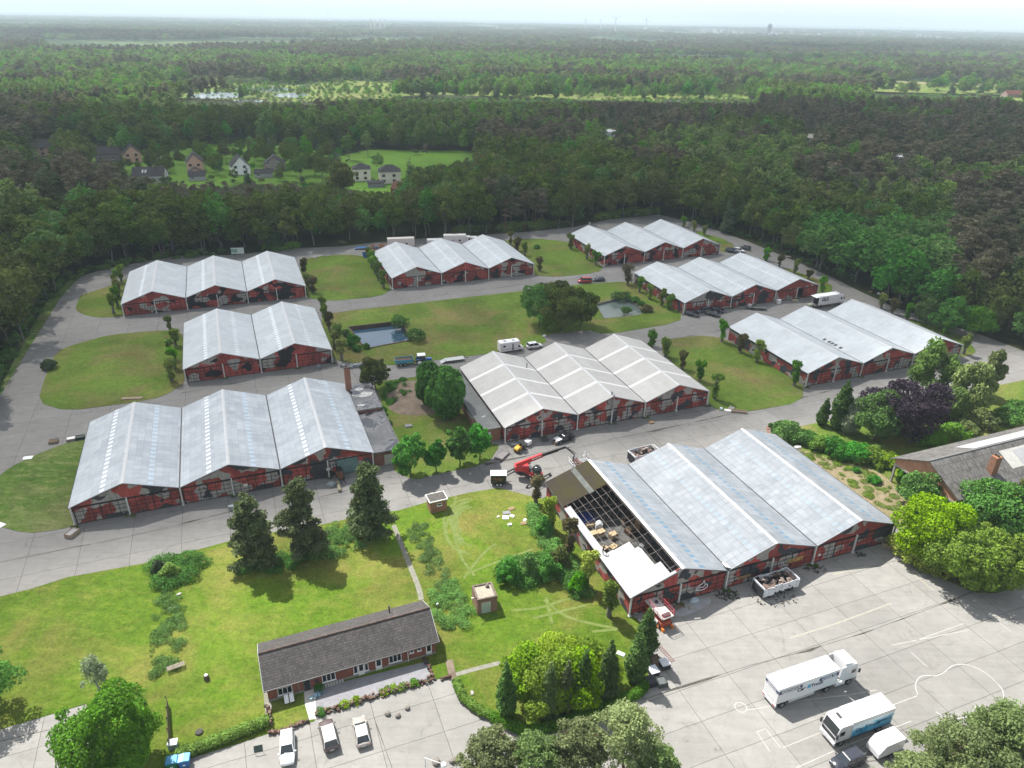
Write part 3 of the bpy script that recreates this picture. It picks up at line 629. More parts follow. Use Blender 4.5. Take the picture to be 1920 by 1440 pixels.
def scatter(o, srcs, name):
    ng = bpy.data.node_groups.new(name, 'GeometryNodeTree')
    ng.interface.new_socket('Geometry', in_out='INPUT', socket_type='NodeSocketGeometry'); ng.interface.new_socket('Geometry', in_out='OUTPUT', socket_type='NodeSocketGeometry')
    N = ng.nodes; L = ng.links; gi = N.new('NodeGroupInput'); go = N.new('NodeGroupOutput'); jn = N.new('GeometryNodeJoinGeometry')
    def na(nm, ty):
        a = N.new('GeometryNodeInputNamedAttribute'); a.data_type = ty; a.inputs[0].default_value = nm; return a.outputs[0]
    ai = na('proto', 'INT'); ar = na('rot', 'FLOAT_VECTOR'); asc = na('scl', 'FLOAT_VECTOR')
    for i, s in enumerate(srcs):
        oi = N.new('GeometryNodeObjectInfo'); oi.inputs[0].default_value = s; oi.transform_space = 'ORIGINAL'
        if 'As Instance' in oi.inputs: oi.inputs['As Instance'].default_value = True
        cm = N.new('FunctionNodeCompare'); cm.data_type = 'INT'; cm.operation = 'EQUAL'; L.new(ai, cm.inputs[2]); cm.inputs[3].default_value = i
        ip = N.new('GeometryNodeInstanceOnPoints'); L.new(gi.outputs[0], ip.inputs['Points']); L.new(cm.outputs[0], ip.inputs['Selection'])
        L.new(oi.outputs['Geometry'], ip.inputs['Instance']); L.new(ar, ip.inputs['Rotation']); L.new(asc, ip.inputs['Scale']); L.new(ip.outputs[0], jn.inputs[0])
    L.new(jn.outputs[0], go.inputs[0]); md = o.modifiers.new('scatter', 'NODES'); md.node_group = ng
scatter(fo, srcs, 'forest_scatter')
# clearings get their own ground
MARSH = lawnmat('marsh_grass', (.12, .2, .035), (.17, .24, .05), (.26, .23, .09), .45, .6)
PASTURE = lawnmat('pasture_grass', (.11, .24, .025), (.14, .27, .03), (.18, .25, .05), .6, .4)
for i, c in enumerate(CLEAR):
    far = i in (2, 3, 7); sheet('pasture' if i < 2 or i > 2 else 'marsh', GP(c), .02 if not far else .05, MARSH if far else PASTURE)
for w in ([(350, 180), (395, 172), (440, 174), (468, 179), (440, 184), (370, 185)], [(430, 166), (520, 162), (556, 169), (520, 173), (470, 171)], [(510, 177), (560, 173), (580, 178), (560, 183), (520, 182)], [(430, 189), (470, 186), (505, 190), (480, 192)], [(1245, 188), (1275, 187), (1275, 190), (1245, 191)], [(560, 160), (590, 162), (570, 165)]):
    sheet('water', GP(w), .09, WATER2)
sheet('hay_field', GP([(1660, 152), (1868, 158), (1868, 161), (1660, 155)]), .1, SAND)
# ------------------------------------------------------------------ cloud banks and haze
def cloud(outline, zc, th, taper, seed, T, cell=40):
    """a flat bank of cloud shading the ground outline; thin at the edges"""
    o = np.array([(p[0], p[1]) for p in outline]); off = np.array([SDIR.x/SDIR.z*zc, SDIR.y/SDIR.z*zc])
    x0, y0 = o.min(0)-cell; x1, y1 = o.max(0)+cell; nx = int((x1-x0)/cell)+2; ny = int((y1-y0)/cell)+2
    X, Y = np.meshgrid(x0+np.arange(nx)*cell, y0+np.arange(ny)*cell); p = np.c_[X.ravel(), Y.ravel()]
    ins = inpoly(p, [tuple(v) for v in o]); dd = np.full(len(p), 1e9)
    for i in range(len(o)):
        a = o[i]; b = o[(i+1) % len(o)]; t = np.clip(((p-a)@(b-a))/((b-a)@(b-a)), 0, 1); dd = np.minimum(dd, np.hypot(*(p-(a+t[:, None]*(b-a))).T))
    nz = vnoise(p[:, 0], p[:, 1], taper*1.3, seed)-.5
    s = np.clip((dd*np.where(ins, 1, -1)+nz*taper*.9)/taper, 0, 1); s = s*s*(3-2*s)
    hgt = th*s*(1+.35*(vnoise(p[:, 0], p[:, 1], taper*2, seed+1)-.5)); ok = (s > 0).reshape(ny, nx)
    idx = -np.ones((ny, nx), int); ids = np.arange(nx*ny).reshape(ny, nx)
    V = np.r_[np.c_[p+off, zc+hgt*.75+.5], np.c_[p+off, zc-hgt*.25-.5]]; F = []
    c = ok[:-1, :-1] | ok[1:, :-1] | ok[:-1, 1:] | ok[1:, 1:]; J, I = np.where(c); N = nx*ny
    for j, i in zip(J, I):
        a, b, cc, d_ = ids[j, i], ids[j, i+1], ids[j+1, i+1], ids[j+1, i]; F += [(a, b, cc, d_), (d_+N, cc+N, b+N, a+N)]
        if j == 0 or not c[j-1, i]: F.append((a, a+N, b+N, b))
        if j == c.shape[0]-1 or not c[j+1, i]: F.append((cc, cc+N, d_+N, d_))
        if i == 0 or not c[j, i-1]: F.append((d_, d_+N, a+N, a))
        if i == c.shape[1]-1 or not c[j, i+1]: F.append((b, b+N, cc+N, cc))
    sig = -math.log(T)*sin(SUN_EL)/th
    m = bpy.data.materials.new('cloud'); m.use_nodes = True; nt = m.node_tree; nt.nodes.remove(nt.nodes['Principled BSDF'])
    v = nt.nodes.new('ShaderNodeVolumePrincipled'); v.inputs['Color'].default_value = (.97, .97, .98, 1); v.inputs['Density'].default_value = sig
    nt.links.new(v.outputs[0], nt.nodes['Material Output'].inputs['Volume'])
    me = npmesh('cloud', V, np.array(F), m); ob = link('cloud', me); ob['kind'] = 'structure'; return ob
cloud([G(-700, 1700), G(-300, 1300), G(0, 1130), G(200, 1050), G(440, 975), G(720, 905), G(900, 885), G(1150, 880), G(1440, 815), G(1620, 775), G(1920, 705), G(2400, 640), (700, 420), (620, 700), (120, 800), (-150, 640), (-420, 540), (-700, 380), (-450, 80)], 900, 90, 42, 5, .28, 14)
def ell(cx, cy_, rx, ry, n=24): return [(cx+rx*cos(2*pi*i/n), cy_+ry*sin(2*pi*i/n)) for i in range(n)]
cloud(ell(-2000, 2700, 1300, 420), 1000, 90, 250, 8, .22, 60); cloud(ell(1500, 2500, 1000, 330), 1000, 90, 250, 9, .25, 60)
cloud(ell(700, 1750, 600, 160), 950, 80, 150, 10, .35, 50); cloud(ell(-500, 5200, 2600, 800), 1200, 120, 500, 11, .3, 120); cloud(ell(3500, 8000, 2500, 1300), 1200, 120, 600, 12, .3, 160)
hz = MB().box(-30000, 30000, -2000, 30000, -2.6, 235)
hm = bpy.data.materials.new('haze'); hm.use_nodes = True; hm.node_tree.nodes.remove(hm.node_tree.nodes['Principled BSDF'])
hv = hm.node_tree.nodes.new('ShaderNodeVolumePrincipled'); hv.inputs['Color'].default_value = (.7, .84, .93, 1); hv.inputs['Density'].default_value = .00013
hm.node_tree.links.new(hv.outputs[0], hm.node_tree.nodes['Material Output'].inputs['Volume'])
ho = hz.build('haze', hm); ho['kind'] = 'stuff'
# ------------------------------------------------------------------ the sheds
HE, HR = 3.72, 6.65
def mural(name, dark=.43, grey=.53, sc=.44, dk=(.07, .072, .082)):
    dk = dk_(dk); t = NT(name); o = t.obj(); oi = t.new('ShaderNodeObjectInfo'); v = t.vm('ADD', o, t.vm('SCALE', oi.outputs['Location'], .37))
    v = t.rotz(v, 0, scale=(1, 1, 1.25)); wob = t.vm('SCALE', t.noise(v, 1.1, 3, .7, col=True), .9); v2 = t.vm('ADD', v, wob)
    n = t.noise(v2, sc*.62, 1.5, .5); n_b = t.noise(t.vm('ADD', v2, (31, 7, 3)), sc*.7, 1.5, .5)
    n = t.ramp(n, [(0, (.29, .042, .034)), (.56, dk)], True) if False else n
    red = t.mix(t.ramp(t.noise(v, .25, 2, .5), [(.47, 0.0), (.5, 1.0)]), dk_((.46, .1, .085)), dk_((.3, .07, .06)))
    c = t.mix(t.ramp(n, [(grey, 0.0), (grey+.012, 1.0)]), red, dk_((.4, .38, .345)))
    c = t.mix(t.ramp(n_b, [(1-dark, 0.0), (1-dark+.012, 1.0)]), c, dk)
    d = t.noise(t.rotz(o, 0, scale=(1, 1, .22)), 2.2, 5, .75)
    c = t.mix(1.0, c, t.ramp(d, [(.3, .62), (.6, 1.08)]), 'MULTIPLY')
    x, y, z = t.sep(o); c = t.mix(t.ramp(t.math('ADD', z, t.math('MULTIPLY', d, .7)), [(.25, .55), (.8, 0.0)]), c, (.05, .045, .035))
    return t.fin(c, .85, .15)
MUR = dict(soft=mural('mural_paint'), strong=mural('bold_mural_paint', .42, .55, .42, (.03, .03, .034)))
def roofmat(name, W, a, b, px=1.1, py=1.55, patch=.5, sky=None, skyc=(.8, .84, .88), band=None, blue=None, mortar=.8, stain=.08):
    """sheets in a grid; replaced patches, roof lights along each slope"""
    a, b, skyk = dk_(a), dk_(b), 1; t = NT(name); o = t.obj(); x, y, z = t.sep(o); cmb = t.new('ShaderNodeCombineXYZ'); t.l.new(x, cmb.inputs[0]); t.l.new(y, cmb.inputs[1]); p = cmb.outputs[0]
    oi = t.new('ShaderNodeObjectInfo'); pp = t.vm('ADD', p, oi.outputs['Location'])
    br = t.new('ShaderNodeTexBrick', offset=0.0); t.l.new(p, br.inputs[0]); br.inputs['Scale'].default_value = 1; br.inputs['Brick Width'].default_value = px; br.inputs['Row Height'].default_value = py
    br.inputs['Mortar Size'].default_value = .035; br.inputs['Mortar Smooth'].default_value = .5
    br.inputs['Color1'].default_value = a+(1,); br.inputs['Color2'].default_value = b+(1,); br.inputs['Mortar'].default_value = tuple(k*mortar for k in a)+(1,)
    sn = t.vm('SNAP', pp, (px*2, py*1, 1)); n = t.noise(sn, .16, 2, .5); n2 = t.noise(t.vm('ADD', sn, (50, 9, 4)), .2, 1, .5)
    c = t.mix(t.ramp(n, [(patch, 0.0), (patch+.02, .22)]), br.outputs[0], tuple(k*.74 for k in b))
    c = t.mix(t.ramp(n2, [(.58, 0.0), (.6, .25)]), c, tuple(min(.82, k*1.16) for k in a))
    s = t.noise(o, .35, 5, .7); st = t.noise(t.rotz(o, 0, scale=(.35, 1.6, 1)), .8, 5, .75)
    c = t.mix(1.0, c, t.ramp(s, [(.3, 1-stain), (.65, 1.02)]), 'MULTIPLY'); c = t.mix(1.0, c, t.ramp(st, [(.3, 1-stain), (.65, 1.02)]), 'MULTIPLY')
    xm = t.math('FLOORED_MODULO', x, W)
    def window(v, c0, hw): return t.math('COMPARE', v, c0, hw)
    fy = t.math('FLOORED_MODULO', y, py); on = t.math('LESS_THAN', fy, py*.52)
    if sky:
        for (u, col, f) in sky:
            m = t.math('MULTIPLY', t.math('MULTIPLY', window(xm, W*u, .42), on), f*.85); c = t.mix(m, c, dk_(col, .8))
    if band:
        m = 0
        for v0 in band: m = t.math('ADD', m, window(y, v0, .42))
        c = t.mix(m, c, (.56, .56, .55))
    return t.fin(c, .6, .15)
def slope(mb, bay, W, x0, x1, y0, y1, lift=0.0, t=.12, mi=None):
    """roof piece: x0,x1 within bay (0..W), all on one side of the ridge"""
    s = (HR-HE)/(W/2); z = lambda x: HE+lift+s*(x if x <= W/2+1e-6 and (x0+x1)/2 < W/2 else W-x)
    X = bay*W; mb.slab((X+x0, y0, z(x0)), (X+x1, y0, z(x1)), (X+x1, y1, z(x1)), (X+x0, y1, z(x0)), t, mi)
HANG = dict(A=(-111.24, 193.94, 21.38, 16.89, 30.51, 3), B=(-76.57, 152.62, 21.87, 16.91, 29.99, 2), C=(-73.66, 99.07, 21.77, 16.96, 30.17, 3), E=(-1.31, 128.23, 21.49, 16.31, 29.64, 3), J=(17.64, 80.26, 21.44, 16.72, 30.36, 3),
            D=(-38.65, 221.06, 21.27, 16.18, 29.59, 3), F=(31.70, 249.33, 20.96, 16.01, 29.31, 3), G=(50.47, 203.19, 21.71, 16.63, 29.28, 3), K=(70.22, 156.40, 21.76, 16.85, 30.15, 3))
HL = dict(A='triple-gabled shed with pale roofs and black and red mural, farthest left row', B='double-gabled shed with pale roofs beside the square pond', C='triple-gabled shed with pale patched roofs and brick chimney annex, lower left',
          E='triple-gabled shed with tan roofs crossed by white bands', J='triple-gabled shed with stripped roof showing steel trusses, nearest the trucks', D='triple-gabled shed behind the central lawn with box trucks parked behind it',
          F='triple-gabled shed at the far right, smallest and most distant', G='triple-gabled shed with dark cars at its front and one open doorway', K='triple-gabled shed beside the white lettered delivery truck, right edge')
W_ = {k: v[3] for k, v in HANG.items()}
white, sb = (.82, .86, .9), (.5, .66, .8)
PALE, PALE2 = (.54, .58, .605), (.5, .54, .565)
RM = dict(A=roofmat('white_sheet_roof_a', W_['A'], PALE, PALE2, sky=[(.3, white, .8)], mortar=.9), B=roofmat('white_sheet_roof_b', W_['B'], PALE, PALE2, sky=[(.3, white, .8), (.72, white, .4)], mortar=.9),
          C=roofmat('patched_sheet_roof', W_['C'], (.53, .565, .6), (.44, .48, .52), 1.1, 1.5, .47, [(.3, white, .9), (.74, sb, .6)], mortar=.72, stain=.1),
          E=roofmat('tan_sheet_roof', W_['E'], (.52, .51, .49), (.49, .48, .46), 1.1, 8, .9, None, band=(7.2, 14.6, 22.3), mortar=.93, stain=.08),
          J=roofmat('grey_sheet_roof', W_['J'], (.32, .345, .37), (.26, .29, .32), 1.05, 1.25, .5, [(.3, (.25, .35, .42), .4), (.72, (.09, .2, .3), .95)], mortar=.58, stain=.14),
          D=roofmat('white_sheet_roof_d', W_['D'], PALE, PALE2, sky=[(.3, white, .4)], mortar=.92), F=roofmat('white_sheet_roof_f', W_['F'], PALE, PALE2, mortar=.93), G=roofmat('white_sheet_roof_g', W_['G'], PALE, PALE2, sky=[(.3, white, .35)], mortar=.93),
          K=roofmat('white_sheet_roof_k', W_['K'], PALE, PALE2, sky=[(.3, (.42, .52, .58), .5)], mortar=.9))
NEWR = roofmat('new_white_sheet', 999, (.43, .43, .44), (.39, .39, .4), 1.05, 2.5, .9, mortar=.93, stain=.05)
t = NT('mossy_old_roof'); o_ = t.obj(); MOSS = t.fin(t.mix(t.ramp(t.noise(o_, .35, 6, .75), [(.4, 0.0), (.6, 1.0)]), (.034, .028, .024), (.038, .034, .015)), .95, .1, bump=t.noise(o_, 2, 5, .8), bs=.7, bd=.1)
CAPM = M((.58, .59, .6), .5, .1); GUT = M((.09, .09, .095), .7, .5, 1.2); POSTM = M((.66, .66, .62), .7, .25, 2); FRM = M((.02, .02, .024), .7, .2); TEAL = M((.16, .27, .27), .6, .2, 1)
OLDWOOD = M((.3, .26, .2), .85, .4, 1.5); TRUSS = M((.26, .23, .21), .7, .4, 1.0)
HROOT = {}
def shed(k):
    x, y, yw, W, L, nb = HANG[k]; root = E('shed', (x, y, 0), R_(yw), HL[k], 'shed', 'gabled storage sheds'); HROOT[k] = root
    mm = MUR['strong' if k in 'ADFB' else 'soft']; T = W*nb; s = (HR-HE)/(W/2); rm = RM[k]
    # roofs
    for b in range(nb):
        mb = MB()
        if not (k == 'J' and b == 0): slope(mb, b, W, -.25 if b == 0 else .12, W/2, -.35, L+.35)
        slope(mb, b, W, W/2, W+.25 if b == nb-1 else W-.12, -.35, L+.35)
        r = mb.build('roof', rm, root)
        c = MB()
        for sx in (-1, 1):
            c.slab((b*W+W/2-(.3 if sx < 0 else 0), -.4, HR+.03-(.3*s if sx < 0 else 0)), (b*W+W/2+(.3 if sx > 0 else 0), -.4, HR+.03-(.3*s if sx > 0 else 0)),
                   (b*W+W/2+(.3 if sx > 0 else 0), L+.4, HR+.03-(.3*s if sx > 0 else 0)), (b*W+W/2-(.3 if sx < 0 else 0), L+.4, HR+.03-(.3*s if sx < 0 else 0)), .05)
        c.build('ridge_cap', CAPM, r)
        v = MB()
        for sx in (0, 1): 
            if k == 'J' and b == 0 and sx == 0: v.slab((-.25, -.39, HE-.06), (W/2, -.39, HR-.06), (W/2, -.34, HR-.06), (-.25, -.34, HE-.06), .22); continue
            a0 = b*W+(0 if sx == 0 else W/2); z0, z1 = (HE, HR) if sx == 0 else (HR, HE)
            v.slab((a0, -.39, z0+.02), (a0+W/2, -.39, z1+.02), (a0+W/2, -.345, z1+.02), (a0, -.345, z0+.02), .16)
        v.build('barge_board', CAPM if k != 'C' and k != 'J' else GREY, r)
    if k == 'J':
        mb = MB(); slope(mb, 0, W, -.25, W/2, 22.9, L+.35, t=.1); mb.build('old_roof', MOSS, root, ).__setitem__('label', 'dark mossy sheets left on the far end')
        mb = MB(); slope(mb, 0, W, 4.6, 5.5, 22.7, L+.2, lift=.02, t=.03); mb.build('old_roof_light', M((.12, .13, .12), .8, .4, 1), root)
        mb = MB(); slope(mb, 0, W, -.25, .85, 9.2, 22.3)
        for x0, x1, y1 in ((-.25, 2.0, 9.2), (2.003, 4.68, 9.06), (4.684, 5.35, 7.3), (5.353, 5.46, 6.8), (5.464, 6.4, 2.8)):
            slope(mb, 0, W, x0, x1, -.35, y1-.003)
        slope(mb, 0, W, 6.403, 7.2, -.35, .1); mb.build('new_roof', NEWR, root)['label'] = 'fresh white roof sheets laid in steps'
        for v in [1.0, 5.0, 9.05, 13.05, 17.1, 21.1, 25.1]:
            tb = MB(); zt = lambda xx: HE-.2+s*(xx if xx < W/2 else W-xx)
            for x0, x1 in ((0.2, W/2), (W/2, W-.2)): tb.tube((x0, v, zt(x0)), (x1, v, zt(x1)), .055, 4)
            tb.tube((.2, v, 3.3), (W-.2, v, 3.3), .045, 4); n = 10
            for i in range(n):
                xa = .2+(W-.4)*i/n; xb = .2+(W-.4)*(i+.5)/n; xc = .2+(W-.4)*(i+1)/n
                tb.tube((xa, v, 3.3), (xb, v, zt(xb)), .035, 4); tb.tube((xb, v, zt(xb)), (xc, v, 3.3), .035, 4)
            tb.build('truss', TRUSS, root)
        for i in range(8):
            xx = .5+i*1.06; MB().tube((xx, .2, HE-.08+s*xx), (xx, L-.2, HE-.08+s*xx), .035, 4).build('purlin', TRUSS, root)
        for v in (3.0, 11.0, 19.0):
            MB().tube((W*.55, v-2, 5.9), (W*.9, v+2, 3.4), .04, 4).tube((W*.55, v+2, 5.9), (W*.9, v-2, 3.4), .04, 4).build('wind_brace', M((.3, .08, .06), .7, .3, 1), root)
        MB().box(.25, T-.25, .25, L-.25, .012, .03).build('floor', M((.13, .127, .12), .9, .35, .4), root)
    # gutters: valleys and outer eaves
    for b in range(nb+1):
        X = b*W; g = MB()
        if 0 < b < nb: g.box(X-.14, X+.14, -.42, L+.42, HE-.06, HE+.02)
        else: g.box(X-.34 if b == 0 else X+.26, X-.26 if b == 0 else X+.34, -.36, L+.36, HE-.16, HE-.06)
        g.build('gutter', GUT, root)
    # walls
    sw = MB().box(0, .18, .2, L-.2, 0, HE-.16); sw.build('side_wall', mm, root)
    MB().box(-.05, -.003, .2, L-.2, HE-.75, HE-.24).build('side_window_band', M((.06, .065, .07), .4, .3, 2), root)
    MB().box(T-.18, T, .2, L-.2, 0, HE-.16).build('side_wall', mm, root)
    for yy, nm in ((0, 'gable_wall'), (L-.2, 'rear_wall')):
        for b in range(nb):
            X = b*W; mb = MB(); op = (k == 'G' and b == 2 and yy == 0)
            e = .004 if b else 0
            if op:
                mb.ext([(X+e, 0), (X+W*.51, 0), (X+W*.51, 3.2), (X+W*.66, 3.2), (X+W*.66, 0), (X+W, 0), (X+W, HE-.14), (X+W/2, HR-.14), (X+e, HE-.14)], 'y', yy, yy+.2)
            else: mb.ext([(X+e, 0), (X+W, 0), (X+W, HE-.14), (X+W/2, HR-.14), (X+e, HE-.14)], 'y', yy, yy+.2)
            mb.build(nm, mm, root)
    if k == 'G': MB().box(2*W+W*.5, 2*W+W*.67, 3.0, 3.1, 0, 3.3).build('doorway_dark_panel', BLACK, root)  # added black panel standing in for the shade inside the open doorway
    for b in range(nb):
        X = b*W; MB().box(X+.25, X+W-.25, -.16, -.003, 3.28, 3.42).build('door_rail', FRM, root)
        dr = [(i, X+.35+i*(W-.7)/4, X+.35+(i+1)*(W-.7)/4-.02) for i in range(4)]
        for i, a, c in dr:
            if k == 'G' and b == 2 and i == 2: a, c = a+2.6, c+.6
            teal = (k == 'C' and b == 2 and i == 3)
            if teal: a, c = X+W*.6, X+W*.83
            if k == 'C' and b == 2 and i == 2: c = X+W*.59
            top = 3.26 if not teal else 3.3
            pro = .09 if i % 2 == 0 else .13
            d = MB().box(a, c, -pro, -.005, .05, top).build('sliding_door', TEAL if teal else mm, root)
            f = MB(); n = 3 if not teal else 1; y0 = -pro-.035; rows = 4 if not teal else 1; bw = .085
            for j in range(n+1):
                xx = a+(c-a)*j/n; w2 = bw*(2.0 if j in (0, n) and i % 2 == 0 else 1); f.box(xx-w2/2, xx+w2/2, y0, -pro-.003, .05, top)
            for j in range(rows+1):
                zz = .07+(top-.1)*j/rows; f.box(a, c, y0-.006, -pro-.004, zz-.035, zz+.04)
            if k != 'J' or (b + i) % 3 == 0 or k == 'J': f.build('door_frame', FRM if not teal else M((.06, .1, .1), .6), d)
        # downpipes and mid posts with plants at their foot
        for xx, hh in ((X+W/2, 3.7),)+(((X, HE),) if b or True else ())+(((X+W, HE),) if b == nb-1 else ()):
            MB().box(xx-.11, xx+.11, -.42, -.2, .25, hh).box(xx-.22, xx+.22, -.55, -.1, .005, .25).build('downpipe' if hh == HE else 'post', POSTM, root)
    return root
for k in HANG: shed(k)
for v_ in (14.1, 12.4, 11.3, 10.2, 8.4):
    kk = MB(); slope(kk, 1, 16.85, .55, 1.35, v_-.45, v_+.3, lift=.05, t=.05); kk.build('roof_hatch', DGREY, HROOT['K'])
def onh(k, x, y, z=0.0):
    hx, hy, yw, W, L, nb = HANG[k]; a = R_(yw); return Vector((hx+x*cos(a)-y*sin(a), hy+x*sin(a)+y*cos(a), z))
# graffiti on shed J and small notices
def text(body, size, mat, parent, loc, rot, name='lettering', ext=.01, align='CENTER', shear=0.0, bold=0.0):
    cu = bpy.data.curves.new(name, 'FONT'); cu.body = body; cu.size = size; cu.extrude = ext; cu.align_x = align; cu.align_y = 'CENTER'; cu.shear = shear
    cu.offset = bold; to = bpy.data.objects.new(name, cu); me = bpy.data.meshes.new_from_object(to); bpy.data.objects.remove(to); me.materials.clear(); me.materials.append(mat); me.name = name
    o = bpy.data.objects.new(name, me); COL.objects.link(o); o.parent = parent; o.location = loc; o.rotation_euler = rot; return o
jr = HROOT['J']; Wj = 16.72
text('GABBY', .95, M((.6, .42, .1), .7), jr, (Wj*1.79, -.2, 1.9), (pi/2, 0, 0), 'graffiti', bold=.03)
text('US', 1.1, M((.6, .6, .62), .7), jr, (Wj*1.62, -.2, 1.7), (pi/2, 0, 0), 'graffiti')
text('SOBER', .9, M((.5, .42, .2), .7), jr, (Wj*1.2, -.2, 1.3), (pi/2, 0, 0), 'graffiti')
g = MB(); gp = [(6, 1.5), (6.3, 2.2), (7, 2.5), (7.2, 3.0), (7.5, 2.2), (7.9, 2.1), (8, 1.6), (7.4, 1.2), (6.6, 1.2), (6, 1.5)]
gp = [(Wj*.32+q[0], q[1]) for q in gp]; g.path([(a, -.2, b-.1) for a, b in gp], .06, 5).path([(Wj*.32+6.5, -.2, 1.8), (Wj*.32+7.2, -.2, 1.6), (Wj*.32+7.6, -.2, 2.0)], .05, 5); g.build('graffiti', M((.8, .78, .8), .7), jr)
for b, x0, z0 in ((1, .63, 1.4), (2, .5, 1.5)):
    MB().box(b*16.96+16.96*x0-.35, b*16.96+16.96*x0+.35, -.23, -.2, z0, z0+.5).build('notice_board', M((.75, .74, .66), .6), HROOT['C'])
for b, x0, z0 in ((2, .25, 1.9), ):
    MB().box(b*16.72+1.0, b*16.72+1.5, -.23, -.2, 1.3, 1.7).build('notice_board', WHITE, jr)
# ventilator on the roof edge of E, stubs
MB().tube((Wj-3.0-.0, 22, 4.9), (Wj-3.0, 22, 6.2), .13, 8).build('vent_pipe', GREY, HROOT['E'])
MB().tube((16.31*1.5, .4, 5.9), (16.31*1.5, .4, 7.4), .2, 8).tube((16.31*1.5, -.5, 3.4), (16.31*1.5, -.5, 7.1), .2, 8).build('flue_pipe', STEEL, HROOT['E'])
MB().box(8, 8.6, 29, 29.6, 5.8, 7.9).build('vent_shaft', GREY, HROOT['F']); MB().cbox((16.72, .35, 4.15), (1.0, 1.1, .12), ry=.5).build('loose_sheet', WHITE, HROOT['J'])
# ------------------------------------------------------------------ annexes
def loc_axes(o, yaw):
    a = R_(yaw); return Vector(o), Vector((cos(a), sin(a), 0)), Vector((-sin(a), cos(a), 0))
def annexC():
    root = E('flat_roofed_annex', onh('C', 3*16.96+.35, 0), R_(21.77), 'low flat-roofed annex with standing water on its black roof beside the shed', 'annex')
    t = NT('wet_bitumen'); o = t.obj(); n = t.noise(o, .22, 4, .6, dist=.5); c = t.ramp(n, [(.42, (.028, .03, .036)), (.5, (.12, .12, .125)), (.7, (.06, .065, .07))])
    BIT = t.fin(c, t.ramp(n, [(.45, .05), (.52, .8)]), .5)
    MB().box(0, 4.9, .3, 16.5, 0, 2.95).build('brick_wall', BRICK, root)
    MB().box(-.1, 5.3, -.1, 16.6, 2.96, 3.2).build('roof', BIT, root)
    mb = MB()
    for q in ((-.12, 5.32, -.16, .02), (5.2, 5.38, .03, 16.6)): mb.box(q[0], q[1], q[2], q[3], 3.19, 3.4)
    mb.build('roof_kerb', M((.2, .2, .2), .8, .3), root)
    MB().box(1.9, 4.1, .2, .29, .05, 2.3).build('garage_door', M((.55, .55, .48), .5, .15), root)
    MB().box(.1, 4.9, 16.7, 28.5, 0, 3.75).build('brick_wall', BRICK, root)
    MB().box(-.1, 5.2, 16.62, 28.7, 3.76, 4.0).build('roof', BIT, root)
    mb = MB(); rg2 = random.Random(3)
    mb.box(-.1, 5.25, 16.45, 16.6, 3.76, 4.1); mb.build('roof_kerb', M((.36, .36, .34), .8, .3), root)
    ch = MB().box(-.6, .6, 26.6, 27.8, 3.4, 9.2).build('chimney', brickmat('chimney_brick', (.4, .15, .09), (.32, .12, .07)), root)
    MB().box(-.75, .75, 26.45, 27.95, 9.2, 9.45).box(-.35, -.0, 26.9, 27.5, 9.45, 9.8).build('chimney_cap', M((.12, .1, .09), .9, .3), ch)
    # torn pale membrane
    for cx, cy_, w, h in ((1.8, 26.0, 1.6, .8), (2.4, 23.3, 2.2, 1.1), (1.0, 18.5, .9, .6)):
        pl = [(cx+w*cos(a)*rg2.uniform(.6, 1.2), cy_+h*sin(a)*rg2.uniform(.6, 1.2)) for a in [i*pi/7 for i in range(14)]]
        MB().prism(pl, 4.01, 4.05).build('torn_membrane', M((.6, .58, .57), .8, .4, 2), root)
annexC()
def annexE():
    root = E('flat_roofed_annex', onh('E', -4.3, 0), R_(21.49), 'long grey flat-roofed lean-to annex along the tan-roofed shed', 'annex')
    MB().box(.1, 3.9, 1.3, 29.2, 0, 2.85).build('brick_wall', OBRICK, root)
    MB().box(-.1, 3.95, 1.1, 29.4, 2.86, 3.1).build('roof', simple_noise('grey_felt', (.2, .21, .205), (.15, .155, .15), .5), root)
    MB().box(1.0, 1.7, 1.2, 1.29, .05, 2.3).build('door', M((.6, .66, .68), .5), root)
    MB().box(.02, .09, 8, 12, 1.6, 2.5).build('window_band', M((.5, .5, .48), .6, .2), root)
    MB().cbox((2, 6.5, 3.115), (.9, .5, .02), .3).build('roof_patch', M((.4, .42, .42), .8), root)
annexE()
# ------------------------------------------------------------------ houses
SLATE = None
def tilemat(name, a, b, rowh=.32, bw=.3, axis_y=True):
    a, b = dk_(a), dk_(b); t = NT(name); o = t.obj(); br = t.new('ShaderNodeTexBrick'); t.l.new(o, br.inputs[0]); br.inputs['Scale'].default_value = 1
    br.inputs['Brick Width'].default_value = bw; br.inputs['Row Height'].default_value = rowh; br.inputs['Mortar Size'].default_value = .022
    br.inputs['Color1'].default_value = a+(1,); br.inputs['Color2'].default_value = b+(1,); br.inputs['Mortar'].default_value = tuple(k*.35 for k in a)+(1,)
    n = t.noise(o, .6, 6, .75); n2 = t.noise(o, 3.5, 4, .8)
    c = t.mix(1.0, br.outputs[0], t.ramp(n, [(.3, .7), (.7, 1.15)]), 'MULTIPLY'); c = t.mix(t.ramp(n2, [(.6, 0.0), (.75, .55)]), c, (.3, .3, .27))
    return t.fin(c, .85, .2, bump=br.outputs['Fac'], bs=-.5, bd=.05)
OLDTILE = tilemat('lichened_roof_tiles', (.115, .105, .1), (.075, .07, .07)); DTILE = tilemat('dark_roof_tiles', (.05, .05, .055), (.04, .04, .045)); RTILE = tilemat('red_roof_tiles', (.2, .07, .05), (.15, .055, .04))
